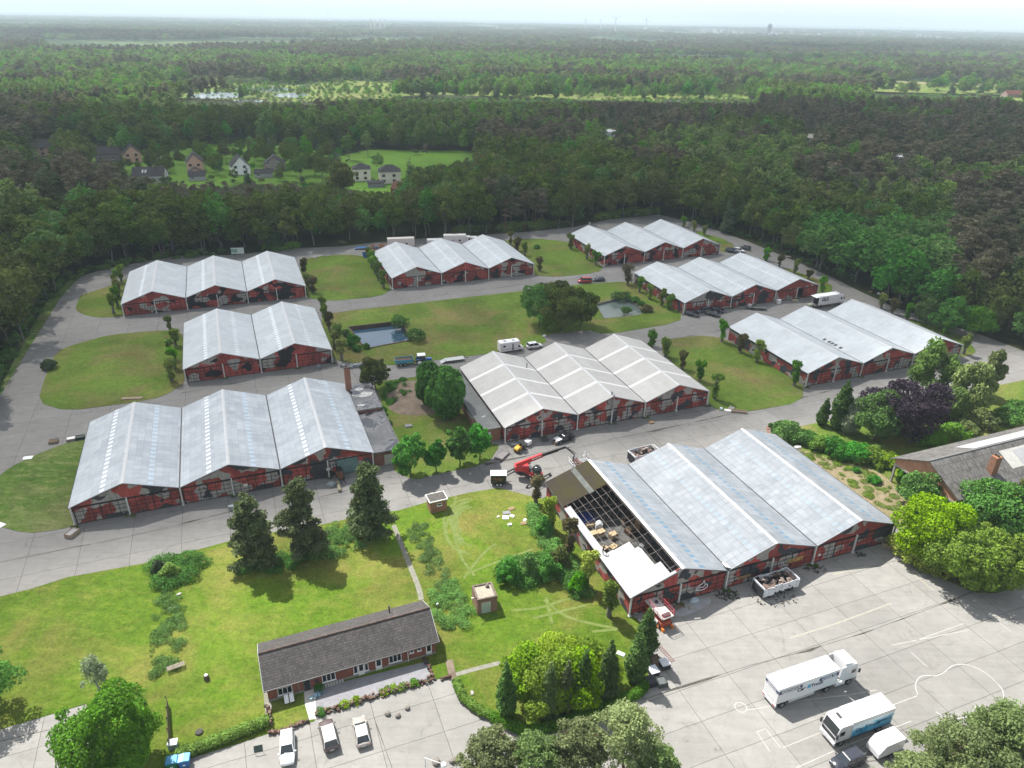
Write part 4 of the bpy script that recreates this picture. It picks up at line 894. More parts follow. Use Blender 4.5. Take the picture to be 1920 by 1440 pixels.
def gable_roof(mb, L, D, he, hr, ov=.3, t=.18, split=.5):
    s1 = (hr-he)/(D*split); s2 = (hr-he)/(D*(1-split))
    mb.slab((-ov, -ov, he-ov*s1), (L+ov, -ov, he-ov*s1), (L+ov, D*split, hr), (-ov, D*split, hr), t)
    mb.slab((-ov, D*split, hr), (L+ov, D*split, hr), (L+ov, D+ov, he-ov*s2), (-ov, D+ov, he-ov*s2), t)
def window(parent, x, z, w, h, y=0.0, panes=2, frame=WHITE):
    """window on the front face (y<0 side)"""
    f = MB(); b = .07; f.box(x, x+w, y-.07, y-.003, z, z+b).box(x, x+w, y-.07, y-.003, z+h-b, z+h)
    for i in range(panes+1):
        xx = x+(w-b)*i/panes; f.box(xx, xx+b, y-.068, y-.004, z+b+.002, z+h-b-.002)
    f.box(x-.08, x+w+.08, y-.13, y-.005, z-.1, z-.003); fo_ = f.build('window', frame, parent)
    MB().box(x+.02, x+w-.02, y-.035, y-.002, z+.02, z+h-.02).build('pane', GLASS, fo_); return fo_
def bungalow():
    root = E('brick_bungalow', (-30.1, 64.1, 0), R_(22.4), 'long red brick bungalow with lichened tile roof above the gravel terrace', 'house')
    L, D, he, hr = 22.0, 7.6, 2.65, 4.75
    BW = brickmat('bungalow_brick', (.3, .085, .05), (.24, .07, .045), (.28, .2, .16))
    MB().ext([(0, 0), (D, 0), (D, he-.2), (D/2, hr-.24), (0, he-.2)], 'x', 0, L).build('wall', BW, root)
    MB().box(-.02, L+.02, -.06, -.003, 0, .35).build('plinth', M((.35, .34, .31), .9, .2), root)
    mb = MB(); gable_roof(mb, L, D, he, hr, .38); r = mb.build('roof', OLDTILE, root)
    MB().tube((-.38, D/2, hr+.02), (L+.38, D/2, hr+.02), .14, 8).build('ridge_tiles', M((.17, .12, .1), .9, .4, 2), r)
    MB().tube((17.2, 6.2, 3.2), (17.2, 6.2, 4.5), .1, 8).tube((17.2, 6.2, 4.5), (17.2, 6.2, 4.62), .17, 8).build('flue_pipe', BLACK, r)
    for xx in (-.42, L+.4):
        MB().slab((xx-.03, -.45, he-.25), (xx+.03, -.45, he-.25), (xx+.03, D/2, hr+.03), (xx-.03, D/2, hr+.03), .22).slab((xx-.03, D/2, hr+.03), (xx+.03, D/2, hr+.03), (xx+.03, D+.45, he-.25), (xx-.03, D+.45, he-.25), .22).build('barge_board', M((.5, .52, .52), .6), r)
    MB().box(-.4, L+.4, -.52, -.4, he-.32, he-.2).build('gutter', M((.05, .05, .05), .5), root)
    MB().tube((3.8, -.1, 0), (3.8, -.1, he-.2), .05, 6).build('downpipe', GREY, root); MB().tube((18.1, -.1, 0), (18.1, -.1, he-.2), .05, 6).build('downpipe', WHITE, root)
    # openings from left to right along the facade
    window(root, 1.2, .65, 1.8, 1.2, panes=3); window(root, 6.75, .68, 1.7, 1.25, panes=3)
    window(root, 10.8, .6, .55, 1.4, panes=1); window(root, 12.25, .6, .5, 1.25, panes=1)
    window(root, 15.5, .65, 1.7, 1.25, panes=3); window(root, 18.4, 1.4, .5, .6, panes=1); window(root, 19.45, 1.4, .5, .6, panes=1)
    def door(x, w, h, half=True, mat=WHITE):
        d = MB().box(x, x+w, -.06, -.003, .06, h).build('door', mat, root)
        MB().box(x+.14, x+w-.14, -.075, -.062, h*.42 if half else .2, h-.15).build('pane', GLASS, d); MB().tube((x+.12, -.09, 1.05), (x+.12, -.13, 1.05), .03, 6).build('handle', STEEL, d)
    door(11.4, .8, 2.0); door(13.7, .85, 2.0); door(20.6, .82, 2.0)
    door(4.35, .95, 2.0, False, M((.12, .12, .12), .5))
    MB().box(5.75, 6.3, -.07, -.003, 1.1, 1.6).build('plaque', DGREY, root)
    return root
bung = bungalow()
def barn():
    root = E('barn', (71.9, 116.4, 0), R_(21.6-90), 'large open-ended barn with weathered grey roof and brick chimney at right edge', 'barn')
    # local x runs along the gable (13.7 m), local y runs along the ridge
    D, L, he, hr = 13.7, 36, 5.3, 8.75; y0 = 0.3
    MB().ext([(.2, he-1.2), (D-.2, he-1.2), (D-.2, he-.25), (D/2, hr-.3), (.2, he-.25)], 'y', .5, .8).build('gable_wall', brickmat('barn_brick', (.62, .3, .18), (.55, .26, .16), (.5, .35, .26)), root)
    MB().ext([(.1, he-1.55), (.1, he-1.2), (D-.1, he-1.2), (D-.1, he-1.55)], 'y', .42, .88).build('lintel', M((.5, .48, .42), .9, .3), root)
    PST = M((.42, .41, .38), .9, .3)
    for xx, yy in ((.3, .65), (D*.5, .65), (D-.3, .65), (.3, 6), (.3, 12), (D-.3, 6)):
        MB().box(xx-.17, xx+.17, yy-.17, yy+.17, 0, he-1.5 if yy < 1 else he-.3).build('column', PST, root)
    RR = None
    t = NT('weathered_sheet_roof'); o = t.obj(); n = t.noise(t.rotz(o, 0, scale=(.3, 2.2, 1)), 1.6, 6, .8); n2 = t.noise(o, .3, 4, .6); n3 = t.noise(o, 7, 3, .7)
    x, y, z = t.sep(o); seam = t.math('COMPARE', t.math('FLOORED_MODULO', x, 1.6), .06, .06)
    c = t.mix(t.ramp(n, [(.38, 0.0), (.62, 1.0)]), (.05, .047, .044), (.165, .16, .15)); c = t.mix(1.0, c, t.ramp(n2, [(.3, .8), (.7, 1.1)]), 'MULTIPLY'); c = t.mix(t.math('MULTIPLY', seam, .5), c, (.04, .04, .04))
    c = t.mix(1.0, c, t.ramp(n3, [(.3, .75), (.7, 1.2)]), 'MULTIPLY')
    RR = t.fin(c, .9, .2)
    s = (hr-he)/(D/2); mb = MB()
    mb.slab((-.4, 0, he-.4*s), (D/2, 0, hr), (D/2, L, hr), (-.4, L, he-.4*s), .15)
    mb.slab((D/2, 0, hr), (D+.4, 0, he-.4*s), (D+.4, L, he-.4*s), (D/2, L, hr), .15); r = mb.build('roof', RR, root)
    z = lambda x: he+s*(x if x <= D/2 else D-x)
    def patch(a, b, y0, y1, m, nm, lift):
        MB().slab((a, y0, z(a)+lift), (b, y0, z(b)+lift), (b, y1, z(b)+lift), (a, y1, z(a)+lift), .03).build(nm, m, r)
    patch(D/2+1.2, D/2+4.6, 16, 36, M((.55, .54, .5), .7, .15), 'pale_panel', .035); patch(D/2+1.6, D/2+4.6, 19, 36, NEWR, 'roof_light', .07)
    patch(2.6, 6.1, 12, 36, NEWR, 'roof_light', .07)
    MB().tube((D/2, -.05, hr+.03), (D/2, L, hr+.03), .12, 8).build('ridge_cap', GREY, r)
    MB().box(-.5, -.38, -.1, L, he-.45, he-.3).build('gutter', M((.1, .15, .25), .5), r)
    ch = MB().box(D/2+3.6, D/2+4.8, 10.3, 11.7, 6, 9.9).build('chimney', OBRICK, root)
    pm = MB()
    for i in range(4): pm.tube((D/2+3.8+i*.26, 11, 9.9), (D/2+3.8+i*.26, 11, 10.25), .12, 8)
    pm.build('chimney_pots', M((.12, .11, .1), .8), ch)
    MB().box(.3, .6, 15, L-.2, 0, he-.3).build('side_wall', OBRICK, root); MB().box(D-.6, D-.3, 13, L-.2, 0, he-.3).build('side_wall', brickmat('dark_brick', (.2, .07, .05), (.16, .06, .045)), root)
    for i in range(3): MB().box(D-.3, D-.22, 15+i*4, 17.5+i*4, 1.2, 4.2).build('window', GLASS, root)
    MB().box(.6, D-.6, 15, 15.2, 0, he-.3).build('inner_wall', BRICK, root)
barn()
def kiosk():
    r = E('brick_kiosk', (-13.9, 103.6, .05), R_(23.5), 'small brick kiosk with white roof edge at the roadside grass', 'kiosk')
    MB().box(.1, 3.1, .1, 2.3, 0, 2.3).build('wall', OBRICK, r); MB().box(-.1, 3.3, -.1, 2.5, 2.303, 2.5).build('roof', M((.75, .75, .72), .6, .1), r)
    MB().box(.05, 3.15, .05, 2.35, 2.5, 2.53).build('roof_felt', M((.12, .11, .1), .9, .4, 2), r)
    window(r, 1.3, 1.3, .9, .5, y=.1, panes=1)
kiosk()
def substation():
    r = E('brick_substation', (-4.45, 79.75, .05), R_(17.8), 'square brick hut with pale green double doors and flat parapet roof', 'hut')
    MB().box(0, 3.0, 0, 3.1, 0, 2.6).build('wall', brickmat('pale_old_brick', (.36, .17, .12), (.3, .15, .11)), r)
    mb = MB()
    for q in ((0, 3.0, 0, .22), (0, 3.0, 2.88, 3.1), (0, .22, .22, 2.88), (2.78, 3.0, .22, 2.88)): mb.box(q[0]-.03, q[1]+.03, q[2]-.03 if q[2] < .1 else q[2], q[3], 2.6, 2.85)
    mb.build('parapet', M((.22, .17, .14), .9, .4, 3), r); MB().box(.22, 2.78, .22, 2.88, 2.603, 2.66).build('roof', M((.42, .38, .3), .9, .2, 2), r)
    for x0 in (.6, 1.31): 
        d = MB().box(x0, x0+.7, -.06, -.003, .08, 2.1).build('door', M((.5, .56, .53), .6, .1), r); MB().tube((x0+(.6 if x0 < 1 else .1), -.08, 1.0), (x0+(.6 if x0 < 1 else .1), -.12, 1.0), .03, 6).build('handle', STEEL, d)
    MB().box(1.75, 1.9, -.068, -.06, 1.5, 1.7).build('warning_sign', M((.8, .75, .2), .5), r)
    MB().box(1.9, 2.4, 2.2, 2.6, 2.66, 3.0).box(2.1, 2.3, 2.3, 2.5, 3.0, 3.2).build('roof_debris', M((.3, .25, .22), .9, .5, 5), r)
    a = MB(); a.tube((-.05, .3, 2.2), (-.05, .3, 3.1), .03, 6).tube((-.05, .3, 3.1), (-.6, .1, 3.35), .03, 6).build('lamp_arm', GREY, r); MB().cbox((-.7, .06, 3.35), (.28, .16, .12)).build('lamp_head', WHITE, r)
substation()
# ------------------------------------------------------------------ village houses
def house(px, py, w, d, he, hr, yaw, wall, roof, label, axis='x', wins=4, hip=False, dormers=0, extra=None, name='house'):
    p = G(px, py); r = E(name, (p.x, p.y, 0), R_(yaw), label, 'house', 'houses in the woodland clearing')
    wm = M(wall, .85, .15, 1.0); rm = roof
    if hip:
        MB().box(0, w, 0, d, 0, he).build('wall', wm, r); o = .4; q = d*.42
        V = [(-o, -o, he), (w+o, -o, he), (w+o, d+o, he), (-o, d+o, he), (q, d/2, hr), (w-q, d/2, hr)]
        MB().add(V, [(0, 1, 5, 4), (1, 2, 5), (2, 3, 4, 5), (3, 0, 4), (3, 2, 1, 0)]).build('roof', rm, r)
    elif axis == 'x':
        MB().ext([(0, 0), (d, 0), (d, he), (d/2, hr-.2), (0, he)], 'x', 0, w).build('wall', wm, r); mb = MB(); gable_roof(mb, w, d, he, hr, .3); ro = mb.build('roof', rm, r)
        MB().cbox((w*.7, d*.5, hr+.3), (.6, .6, 1.2)).build('chimney', BRICK, ro)
        for i in range(dormers): MB().slab((w*.3+i*1.4, d*.15, he+(hr-he)*.3+.12), (w*.3+i*1.4+.8, d*.15, he+(hr-he)*.3+.12), (w*.3+i*1.4+.8, d*.32, he+(hr-he)*.64+.12), (w*.3+i*1.4, d*.32, he+(hr-he)*.64+.12), .1).build('roof_window', M((.5, .55, .6), .2), ro)
    else:   # gable towards the viewer
        MB().ext([(0, 0), (w, 0), (w, he), (w/2, hr-.2), (0, he)], 'y', 0, d).build('wall', wm, r); mb = MB(); s = (hr-he)/(w/2); o = .3
        mb.slab((-o, -o, he-o*s), (w/2, -o, hr), (w/2, d+o, hr), (-o, d+o, he-o*s), .18); mb.slab((w/2, -o, hr), (w+o, -o, he-o*s), (w+o, d+o, he-o*s), (w/2, d+o, hr), .18); ro = mb.build('roof', rm, r)
        for i in range(dormers): MB().slab((w*.62, d*.2+i*1.6, hr-w*.12*s+.12), (w*.8, d*.2+i*1.6, hr-w*.3*s+.12), (w*.8, d*.2+i*1.6+.8, hr-w*.3*s+.12), (w*.62, d*.2+i*1.6+.8, hr-w*.12*s+.12), .1).build('roof_window', M((.6, .65, .7), .2), ro)
    for i in range(wins):
        xx = w*(.1+.8*(i % 2)/1.0*.6+.04); zz = 1.0 if i < 2 else 3.6
        if zz+1.3 < (he if axis == 'x' or hip else he+1.5): window(r, xx, zz, 1.5, 1.2, panes=2, frame=DGREY if wall[0] > .5 else WHITE)
    return r
PINKB = (.62, .4, .3)
house(74, 293, 10, 8, 5, 8.5, 10, PINKB, DTILE, 'half-hidden brick house at the left end of the village'); house(180, 303, 13, 9, 4, 7.5, 20, (.3, .28, .26), DTILE, 'dark-roofed house half-hidden in pines beside the left village road')
house(235, 306, 9, 13, 5, 9.5, 30, PINKB, DTILE, 'pink brick gabled house with white side annex', 'y'); house(352, 325, 8.5, 12, 5.5, 10, 22, PINKB, DTILE, 'tall pink brick house with low brick garage in front', 'y')
house(354, 333, 7, 6, 2.6, 4.8, 22, PINKB, DTILE, 'low brick garage in front of the tall pink brick house', 'y', wins=1, name='garage'); house(436, 329, 9.5, 12, 4.5, 9.5, 25, (.95, .95, .95), DTILE, 'white gabled house with dark side wall and roof windows', 'y', dormers=3)
house(496, 322, 11, 10, 4, 8, 15, (.36, .32, .28), DTILE, 'grey-brown brick house right of the white gabled house', 'y'); house(250, 345, 15, 10, 4, 7.5, 12, (.6, .6, .6), DTILE, 'white-walled dark-roofed house among the village pines', dormers=2, wins=4)
house(663, 340, 9, 9, 6, 8.5, 12, (.85, .8, .68), DTILE, 'smaller cream hip-roofed villa, left of the cream pair', hip=True); house(712, 345, 11, 9, 6, 9, 12, (.85, .8, .68), DTILE, 'larger cream hip-roofed villa beside the green pasture', hip=True)
house(733, 362, 9, 8, 2.5, 5.5, -30, (.25, .09, .06), RTILE, 'red-roofed brick outbuilding in front of the cream villas', wins=1, name='outbuilding'); house(690, 352, 8, 6, 2.4, 3.0, 12, (.3, .32, .34), DTILE, 'flat grey carport between the cream villas', wins=0, name='carport')
house(355, 340, 8, 6, 2.6, 4.5, 20, (.5, .5, .5), DTILE, 'small grey-roofed garage below the tall pink brick house', wins=1, name='garage'); house(478, 334, 9, 6, 2.6, 4.2, 15, (.45, .45, .46), DTILE, 'small grey garage roof in front of the white gabled house', wins=1, name='garage')
house(277, 301, 7, 6, 2.4, 3.6, 20, (.95, .95, .95), DTILE, 'white annex beside the pink brick gabled house', wins=1, name='annex')
house(1122, 256, 16, 10, 3.2, 4.5, 10, (.7, .7, .7), M((.55, .57, .6), .6), 'low pale building in a small forest clearing, centre', wins=2); house(1488, 266, 16, 8, 3, 5, 5, (.6, .58, .54), M((.45, .42, .38), .7), 'pale roofed bungalow hidden in the right wood')
house(1660, 302, 14, 8, 3, 4, -8, (.75, .75, .73), M((.65, .66, .68), .6), 'white flat building among the right-hand pines', wins=2); house(1888, 183, 26, 12, 4, 8, 5, (.4, .3, .26), RTILE, 'red-roofed farmhouse at the edge of the far hay field', wins=2)
# ------------------------------------------------------------------ trees that stand alone
def rowtrees(pts, what, seed, h=(4.6, 6.0), mats=('fresh', 'olive', 'brown')):
    for i, q in enumerate(pts):
        rr = random.Random(seed*31+i); H = rr.uniform(*h) if len(q) < 3 else q[2]; mt = rr.choice(mats) if len(q) < 4 else q[3]
        look = {'fresh': 'green ivy-clad pollard', 'olive': 'olive ivy-clad pollard', 'brown': 'brownish pollard', 'lime': 'lime-green pollard', 'maple': 'dark ivy-clad pollard'}[mt]
        tree(q[0], q[1], H, rr.uniform(1.35, 1.8), 'knobs', mt, 1300 if q[1] < 800 else 2600, .42 if q[1] < 800 else .32, seed*100+i, f'{look}, {ORD[i]} in the row {what}', f'pollard stubs in the row {what}')
rowtrees([(214, 588, 6, 'olive'), (221, 574, 6, 'fresh'), (224, 558), (219, 542, 6.2, 'fresh'), (228, 530)], 'left of the farthest left shed', 1, (5, 6.2), ('olive', 'fresh'))
rowtrees([(323, 715, 6, 'olive'), (328, 690, 5.5, 'fresh'), (320, 672, 5.5, 'fresh'), (330, 648, 4.6, 'olive'), (321, 628, 5.5, 'olive')], 'left of the double shed', 2)
rowtrees([(641, 676, 6, 'olive'), (628, 655, 5.5, 'olive'), (634, 640, 5, 'fresh'), (618, 618, 5.2), (611, 603, 5.2), (606, 588, 5, 'olive')], 'between the double shed and the pond', 3, mats=('olive', 'brown', 'fresh'))
rowtrees([(587, 549, 5, 'brown'), (579, 541, 5, 'olive'), (570, 514, 5, 'brown')], 'right of the farthest left shed', 4, (4.6, 5.4))
rowtrees([(719, 540, 5.6, 'fresh'), (710, 525, 6, 'fresh'), (703, 513, 5.6, 'fresh'), (697, 502, 5.5), (692, 490, 5)], 'beside the shed behind the central lawn', 5, mats=('fresh', 'olive'))
rowtrees([(1011, 508, 4.8, 'brown'), (984, 479, 4.8, 'olive'), (970, 470, 5, 'brown'), (957, 459, 5.3, 'brown')], 'on the far lawn between distant sheds', 6)
rowtrees([(1117, 497, 5.4, 'fresh'), (1100, 486, 5.5, 'olive'), (1070, 467, 5.6, 'fresh')], 'left of the most distant shed', 7)
rowtrees([(1254, 580, 4.6, 'fresh'), (1240, 573, 5.4, 'olive'), (1218, 561, 5, 'olive'), (1199, 548, 5, 'fresh')], 'left of the dark-car shed', 8)
tree(1177, 534, 6.5, 2.6, 'knobs', 'brown', 1200, .4, 881, 'wide forked half-bare tree by the road near the pale pond')
rowtrees([(1339, 748, 6.2, 'fresh'), (1311, 714, 5.2, 'fresh'), (1278, 692, 5, 'brown'), (1248, 669, 5, 'olive'), (1222, 650, 4, 'fresh')], 'right of the tan-roofed shed', 9)
rowtrees([(1488, 723, 6.2, 'fresh'), (1419, 679, 5.6, 'olive'), (1388, 661, 5.4, 'brown'), (1353, 641, 6.5, 'fresh')], 'left of the right-edge shed', 10)
rowtrees([(1541, 547, 5, 'fresh'), (1515, 524, 3.4, 'brown'), (1489, 513, 5, 'olive'), (1461, 501, 4.6, 'brown'), (1436, 489, 4.6, 'fresh')], 'right of the dark-car shed', 11)
rowtrees([(1320, 441, 4, 'olive'), (1301, 433, 4, 'olive'), (1281, 425, 4.2, 'fresh')], 'right of the most distant shed', 12)
rowtrees([(1806, 664, 5.5, 'olive'), (1771, 630, 5, 'fresh'), (1700, 598, 4.6, 'fresh'), (1672, 588, 4.5, 'brown'), (1652, 578, 4.6, 'olive')], 'right of the right-edge shed', 13)
rowtrees([(1142, 1156, -1085, 'olive'), (1100, 1102, -1034, 'lime'), (1066, 1041, -975, 'brown'), (1031, 994, -936, 'lime'), (1005, 944, -893, 'brown')], 'left of the stripped-roof shed', 14)
T_ = tree
T_(480, 1062, -918, 42, 'bigpine', 'dkpine', 12000, .42, 1, 'dark bushy pine tree, leftmost of the three at the meadow edge', 'big pines at the meadow edge')
T_(572, 1040, -893, 44, 'bigpine', 'dkpine', 12000, .42, 2, 'dark bushy pine tree, middle one of the three at the meadow edge', 'big pines at the meadow edge')
T_(697, 1003, -870, 46, 'bigpine', 'dkpine', 11000, .42, 3, 'bushy pine tree nearest the footpath, rightmost of the three', 'big pines at the meadow edge')
T_(769, 893, -808, 31, 'round', 'maple', 5500, .4, 4, 'taller round maple tree beside the garage annex')
T_(818, 886, -826, 21, 'round', 'maple', 3500, .38, 5, 'smaller round maple tree just right of the taller one by the annex')
T_(862, 874, -798, 27, 'round', 'maple', 4500, .4, 6, 'round maple tree left of the pair near the tan-roofed shed'); T_(899, 864, -793, 26, 'round', 'maple', 4500, .4, 7, 'round maple tree right of the pair near the tan-roofed shed')
T_(705, 731, -668, 28, 'round', 'oak', 5500, .42, 8, 'dark round tree between the brick chimney and the tractor road')
T_(808, 758, -685, 30, 'willow', 'maple', 6500, .5, 9, 'smaller drooping dark tree behind the big weeping one beside the bare soil'); T_(838, 784, -696, 37, 'willow', 'maple', 8000, .5, 10, 'big weeping dark green tree leaning over the bare soil')
for i, (a, b, H, Rr, w) in enumerate(((1010, 612, -537, 38, 'left'), (1052, 620, -532, 40, 'front'), (1088, 612, -545, 32, 'right'), (1040, 592, -528, 36, 'rear'))):
    T_(a, b, H, Rr, 'broad', 'oak' if i else 'maple', 7000, .5, 20+i, f'dark willow tree at the {w} of the big clump on the central lawn', 'willows of the central clump')
T_(1030, 624, -588, 15, 'broad', 'fresh', 2500, .42, 25, 'small light green tree at the foot of the central willow clump')
for i, (a, b, H, Rr, m, l) in enumerate(((749, 610, 3.4, 2.9, 'maple', 'round dark shrub at the far corner of the square pond'), (779, 639, 4.0, 3.0, 'maple', 'round green shrub right of the square pond'), (661, 650, 4.2, 2.1, 'maple', 'upright shrub at the left corner of the square pond'), (650, 632, 2.6, 1.5, 'maple', 'small shrub behind the left corner of the square pond'),
        (687, 654, 1.8, .9, 'fresh', 'little bright shrub at the near edge of the square pond'), (670, 658, 1.8, 1.2, 'maple', 'low shrub at the near left edge of the square pond'), (1165, 560, 2.4, 3.2, 'maple', 'dark shrub mound behind the pale pond'), (1175, 586, 2.0, 1.6, 'maple', 'shrub growing in the pale pond'),
        (1213, 584, 2.4, 1.9, 'brown', 'brownish shrub right of the pale pond'), (1190, 566, 1.8, 1.6, 'maple', 'low shrub at the far right rim of the pale pond'), (1202, 572, 1.6, 1.4, 'maple', 'small dark shrub on the right rim of the pale pond'), (1007, 466, 1.6, 1.2, 'maple', 'little round bush on the lawn by the far sheds'), (94, 692, 3.0, 1.9, 'spruce', 'small dark bush at the lawn corner by the left perimeter road'))):
    T_(a, b, H, Rr, 'bush', m, 1100, .4, 40+i, l)
T_(1736, 606, -555, 27, 'round', 'maple', 4500, .45, 60, 'spreading round tree by the right perimeter road, farthest of three'); T_(1777, 622, -560, 28, 'round', 'maple', 4500, .45, 61, 'round tree by the right perimeter road, middle of three'); T_(1828, 628, -572, 31, 'round', 'fresh', 4500, .45, 62, 'bright round tree by the right perimeter road, nearest of three')
T_(1740, 748, -640, 38, 'birch', 'light', 8000, .42, 63, 'tall pale birch tree in front of the right-edge shed'); T_(1805, 772, -680, 36, 'birch', 'light', 8000, .42, 64, 'loose pale birch tree on the right lawn'); T_(1846, 745, -655, 20, 'birch', 'light', 5000, .42, 65, 'slimmer birch tree behind the loose pale birch on the right lawn')
T_(1775, 790, -725, 26, 'willow', 'light', 4500, .42, 66, 'small weeping tree in front of the loose pale birches')
T_(1680, 812, -698, 60, 'round', 'purple', 15000, .45, 67, 'large purple-leaved copper beech tree'); T_(1638, 826, -730, 40, 'broad', 'maple', 8000, .42, 68, 'green broadleaf tree left of the copper beech')
T_(1541, 797, -745, 12, 'cypress', 'cyp', 2500, .36, 69, 'small dark cypress, leftmost of the conifers by the copper beech'); T_(1570, 804, -710, 20, 'cypress', 'cyp', 5500, .38, 70, 'tall dark cypress in the conifers by the copper beech'); T_(1590, 812, -742, 17, 'cypress', 'grey', 3500, .36, 71, 'greyish half-bare cypress between the tall cypress and green tree')
SHR = [(1476, 822, 4.6, 3.4, 'maple', 'round shrub at the left end of the shrub border behind the near shed'), (1462, 812, 3.2, 2.4, 'maple', 'low shrub left of the round border shrub'), (1508, 830, 3.0, 3.0, 'maple', 'low dark shrub in the shrub border by the sandy strip'), (1535, 840, 3.2, 3.0, 'fresh', 'green shrub in the middle of the shrub border'), (1563, 850, 3.8, 3.4, 'maple', 'tall mid green shrub in the shrub border'),
       (1597, 860, 4.2, 3.4, 'maple', 'tallest dark shrub of the border below the conifers'), (1632, 868, 3.4, 3.4, 'olive', 'yellowish shrub right of the tallest border shrub'), (1660, 872, 2.8, 2.8, 'lime', 'lime shrub at the corner of the open barn'), (1640, 850, 2.2, 1.7, 'fresh', 'small round bush behind the yellowish border shrub'), (1745, 832, 3.6, 3.4, 'fresh', 'glossy green shrub behind the barn roof, leftmost'), (1782, 822, 3.6, 3.6, 'fresh', 'glossy green shrub behind the barn roof, second'),
       (1835, 800, 4.8, 3.2, 'light', 'pale feathery shrub behind the barn roof'), (1805, 812, 3.6, 2.6, 'light', 'lower pale shrub left of the feathery one behind the barn'), (1885, 792, 3.8, 3.8, 'maple', 'dark wide shrub behind the barn at the right edge'), (1925, 780, 3.6, 3.8, 'maple', 'dark shrub cut off by the right edge behind the barn'), (1700, 905, 3.4, 2.4, 'fresh', 'green shrub under the open barn end'), (1690, 900, 2.4, 2.0, 'lime', 'lime shrub beside the barn corner post'), (1640, 905, 1.4, 1.3, 'maple', 'small bush on the sandy strip'), (1605, 885, 1.0, .8, 'maple', 'tiny bush on the sandy strip')]
for i, (a, b, H, Rr, m, l) in enumerate(SHR): T_(a, b, H, Rr, 'bush', m, 2600, .38, 80+i, l)
T_(1712, 952, -884, 30, 'broad', 'maple', 5000, .36, 110, 'dark bushy sapling in front of the open barn gable')
T_(1732, 1040, -922, 58, 'broad', 'lime', 14000, .36, 111, 'bright yellow-green tree beside the near shed corner'); T_(1712, 1050, 4.0, 3.8, 'bush', 'lime', 5000, .34, 112, 'bright yellow shrub at the yard corner', cat='shrub')
T_(1790, 1092, -982, 56, 'broad', 'olive', 13000, .36, 113, 'olive green spreading tree, left of the olive pair by the yard'); T_(1850, 1095, -985, 54, 'broad', 'olive', 13000, .36, 114, 'olive green spreading tree at the tip of the yard bushes'); T_(1760, 1060, 4.0, 4.0, 'bush', 'lime', 5000, .34, 115, 'yellow-green shrub under the olive trees')
T_(1858, 1010, -895, 54, 'broad', 'maple', 11000, .4, 116, 'dark green tree hiding the near side of the barn'); T_(1905, 1020, -900, 42, 'broad', 'oak', 8000, .4, 117, 'dark green tree at the right edge beside the barn')
T_(1812, 1000, 5.0, 3.6, 'bush', 'maple', 4500, .36, 118, 'green shrub between the lime tree and the barn')
# ornamental corner by the car park
for i, (a, b, H, Rr, w) in enumerate(((1020, 1325, -1222, 52, 'front left'), (1085, 1312, -1205, 54, 'front right'), (985, 1290, -1195, 44, 'left'), (1040, 1280, -1178, 56, 'rear middle'), (1098, 1275, -1188, 46, 'rear right'), (1055, 1310, -1200, 50, 'centre'), (1125, 1290, -1215, 36, 'far right'))):
    T_(a, b, H, Rr, 'bush', 'lime' if i in (1, 3, 6) else 'laurel', 6500, .28, 130+i, f'big yellow-green laurel shrub, {w} part of the mound behind the cypresses', 'laurels behind the cypresses')
CY = [(949, 1342, -1244, 19, 'dark cypress standing alone at the left of the cypress row'), (1028, 1346, -1240, 18, 'cypress second from the left in front of the laurels'), (1060, 1338, -1236, 15, 'greyer cypress third from the left in front of the laurels'), (1091, 1330, -1215, 19, 'cypress fourth from the left in front of the laurels'), (1136, 1312, -1198, 22, 'wide cypress fifth from the left, right of the laurels'), (1191, 1275, -1185, 21, 'cypress nearest the hedge corner by the yard'), (1208, 1232, -1138, 21, 'cypress at the yard edge beside the red lift')]
for i, (a, b, H, Rr, l) in enumerate(CY): T_(a, b, H, Rr, 'cypress', 'cyp' if i != 2 else 'dkpine', 4500, .26, 140+i, l, 'cypresses in the ornamental corner')
# foreground
T_(215, 1452, -1296, 72, 'broad', 'fresh', 30000, .27, 150, 'big bright green tree beside the blue bins'); T_(190, 1303, -1220, 23, 'birch', 'grey', 1500, .2, 151, 'small silvery weeping willow on the meadow'); T_(-12, 1330, -1208, 45, 'round', 'maple', 6000, .26, 152, 'dark green tree cut off by the left edge')
FG = [(918, 1500, -1374, 52, 'leftmost'), (1000, 1510, -1384, 50, 'second from the left'), (1078, 1500, -1356, 52, 'middle'), (1163, 1490, -1322, 60, 'tallest, second from the right'), (1210, 1520, -1392, 48, 'rightmost')]
for i, (a, b, H, Rr, w) in enumerate(FG):
    T_(a, b, H, Rr, 'dome', 'sunpine', 15000, .25, 160+i, f'sunlit pine top at the bottom edge, {w} of five', 'pine tops at the bottom edge')
for i, (a, b, H, Rr, w) in enumerate(((1905, 1520, -1300, 92, 'nearest the corner'), (1752, 1530, -1326, 75, 'second from the left'), (1680, 1560, -1398, 55, 'lowest and leftmost'), (1832, 1510, -1292, 62, 'tallest, in the middle'), (1830, 1560, -1370, 90, 'broadest, in front of the others'))):
    T_(a, b, H, Rr, 'dome', 'sunpine', 20000, .26, 170+i, f'sunlit pine top in the bottom right corner, {w}', 'pine tops in the bottom right corner')
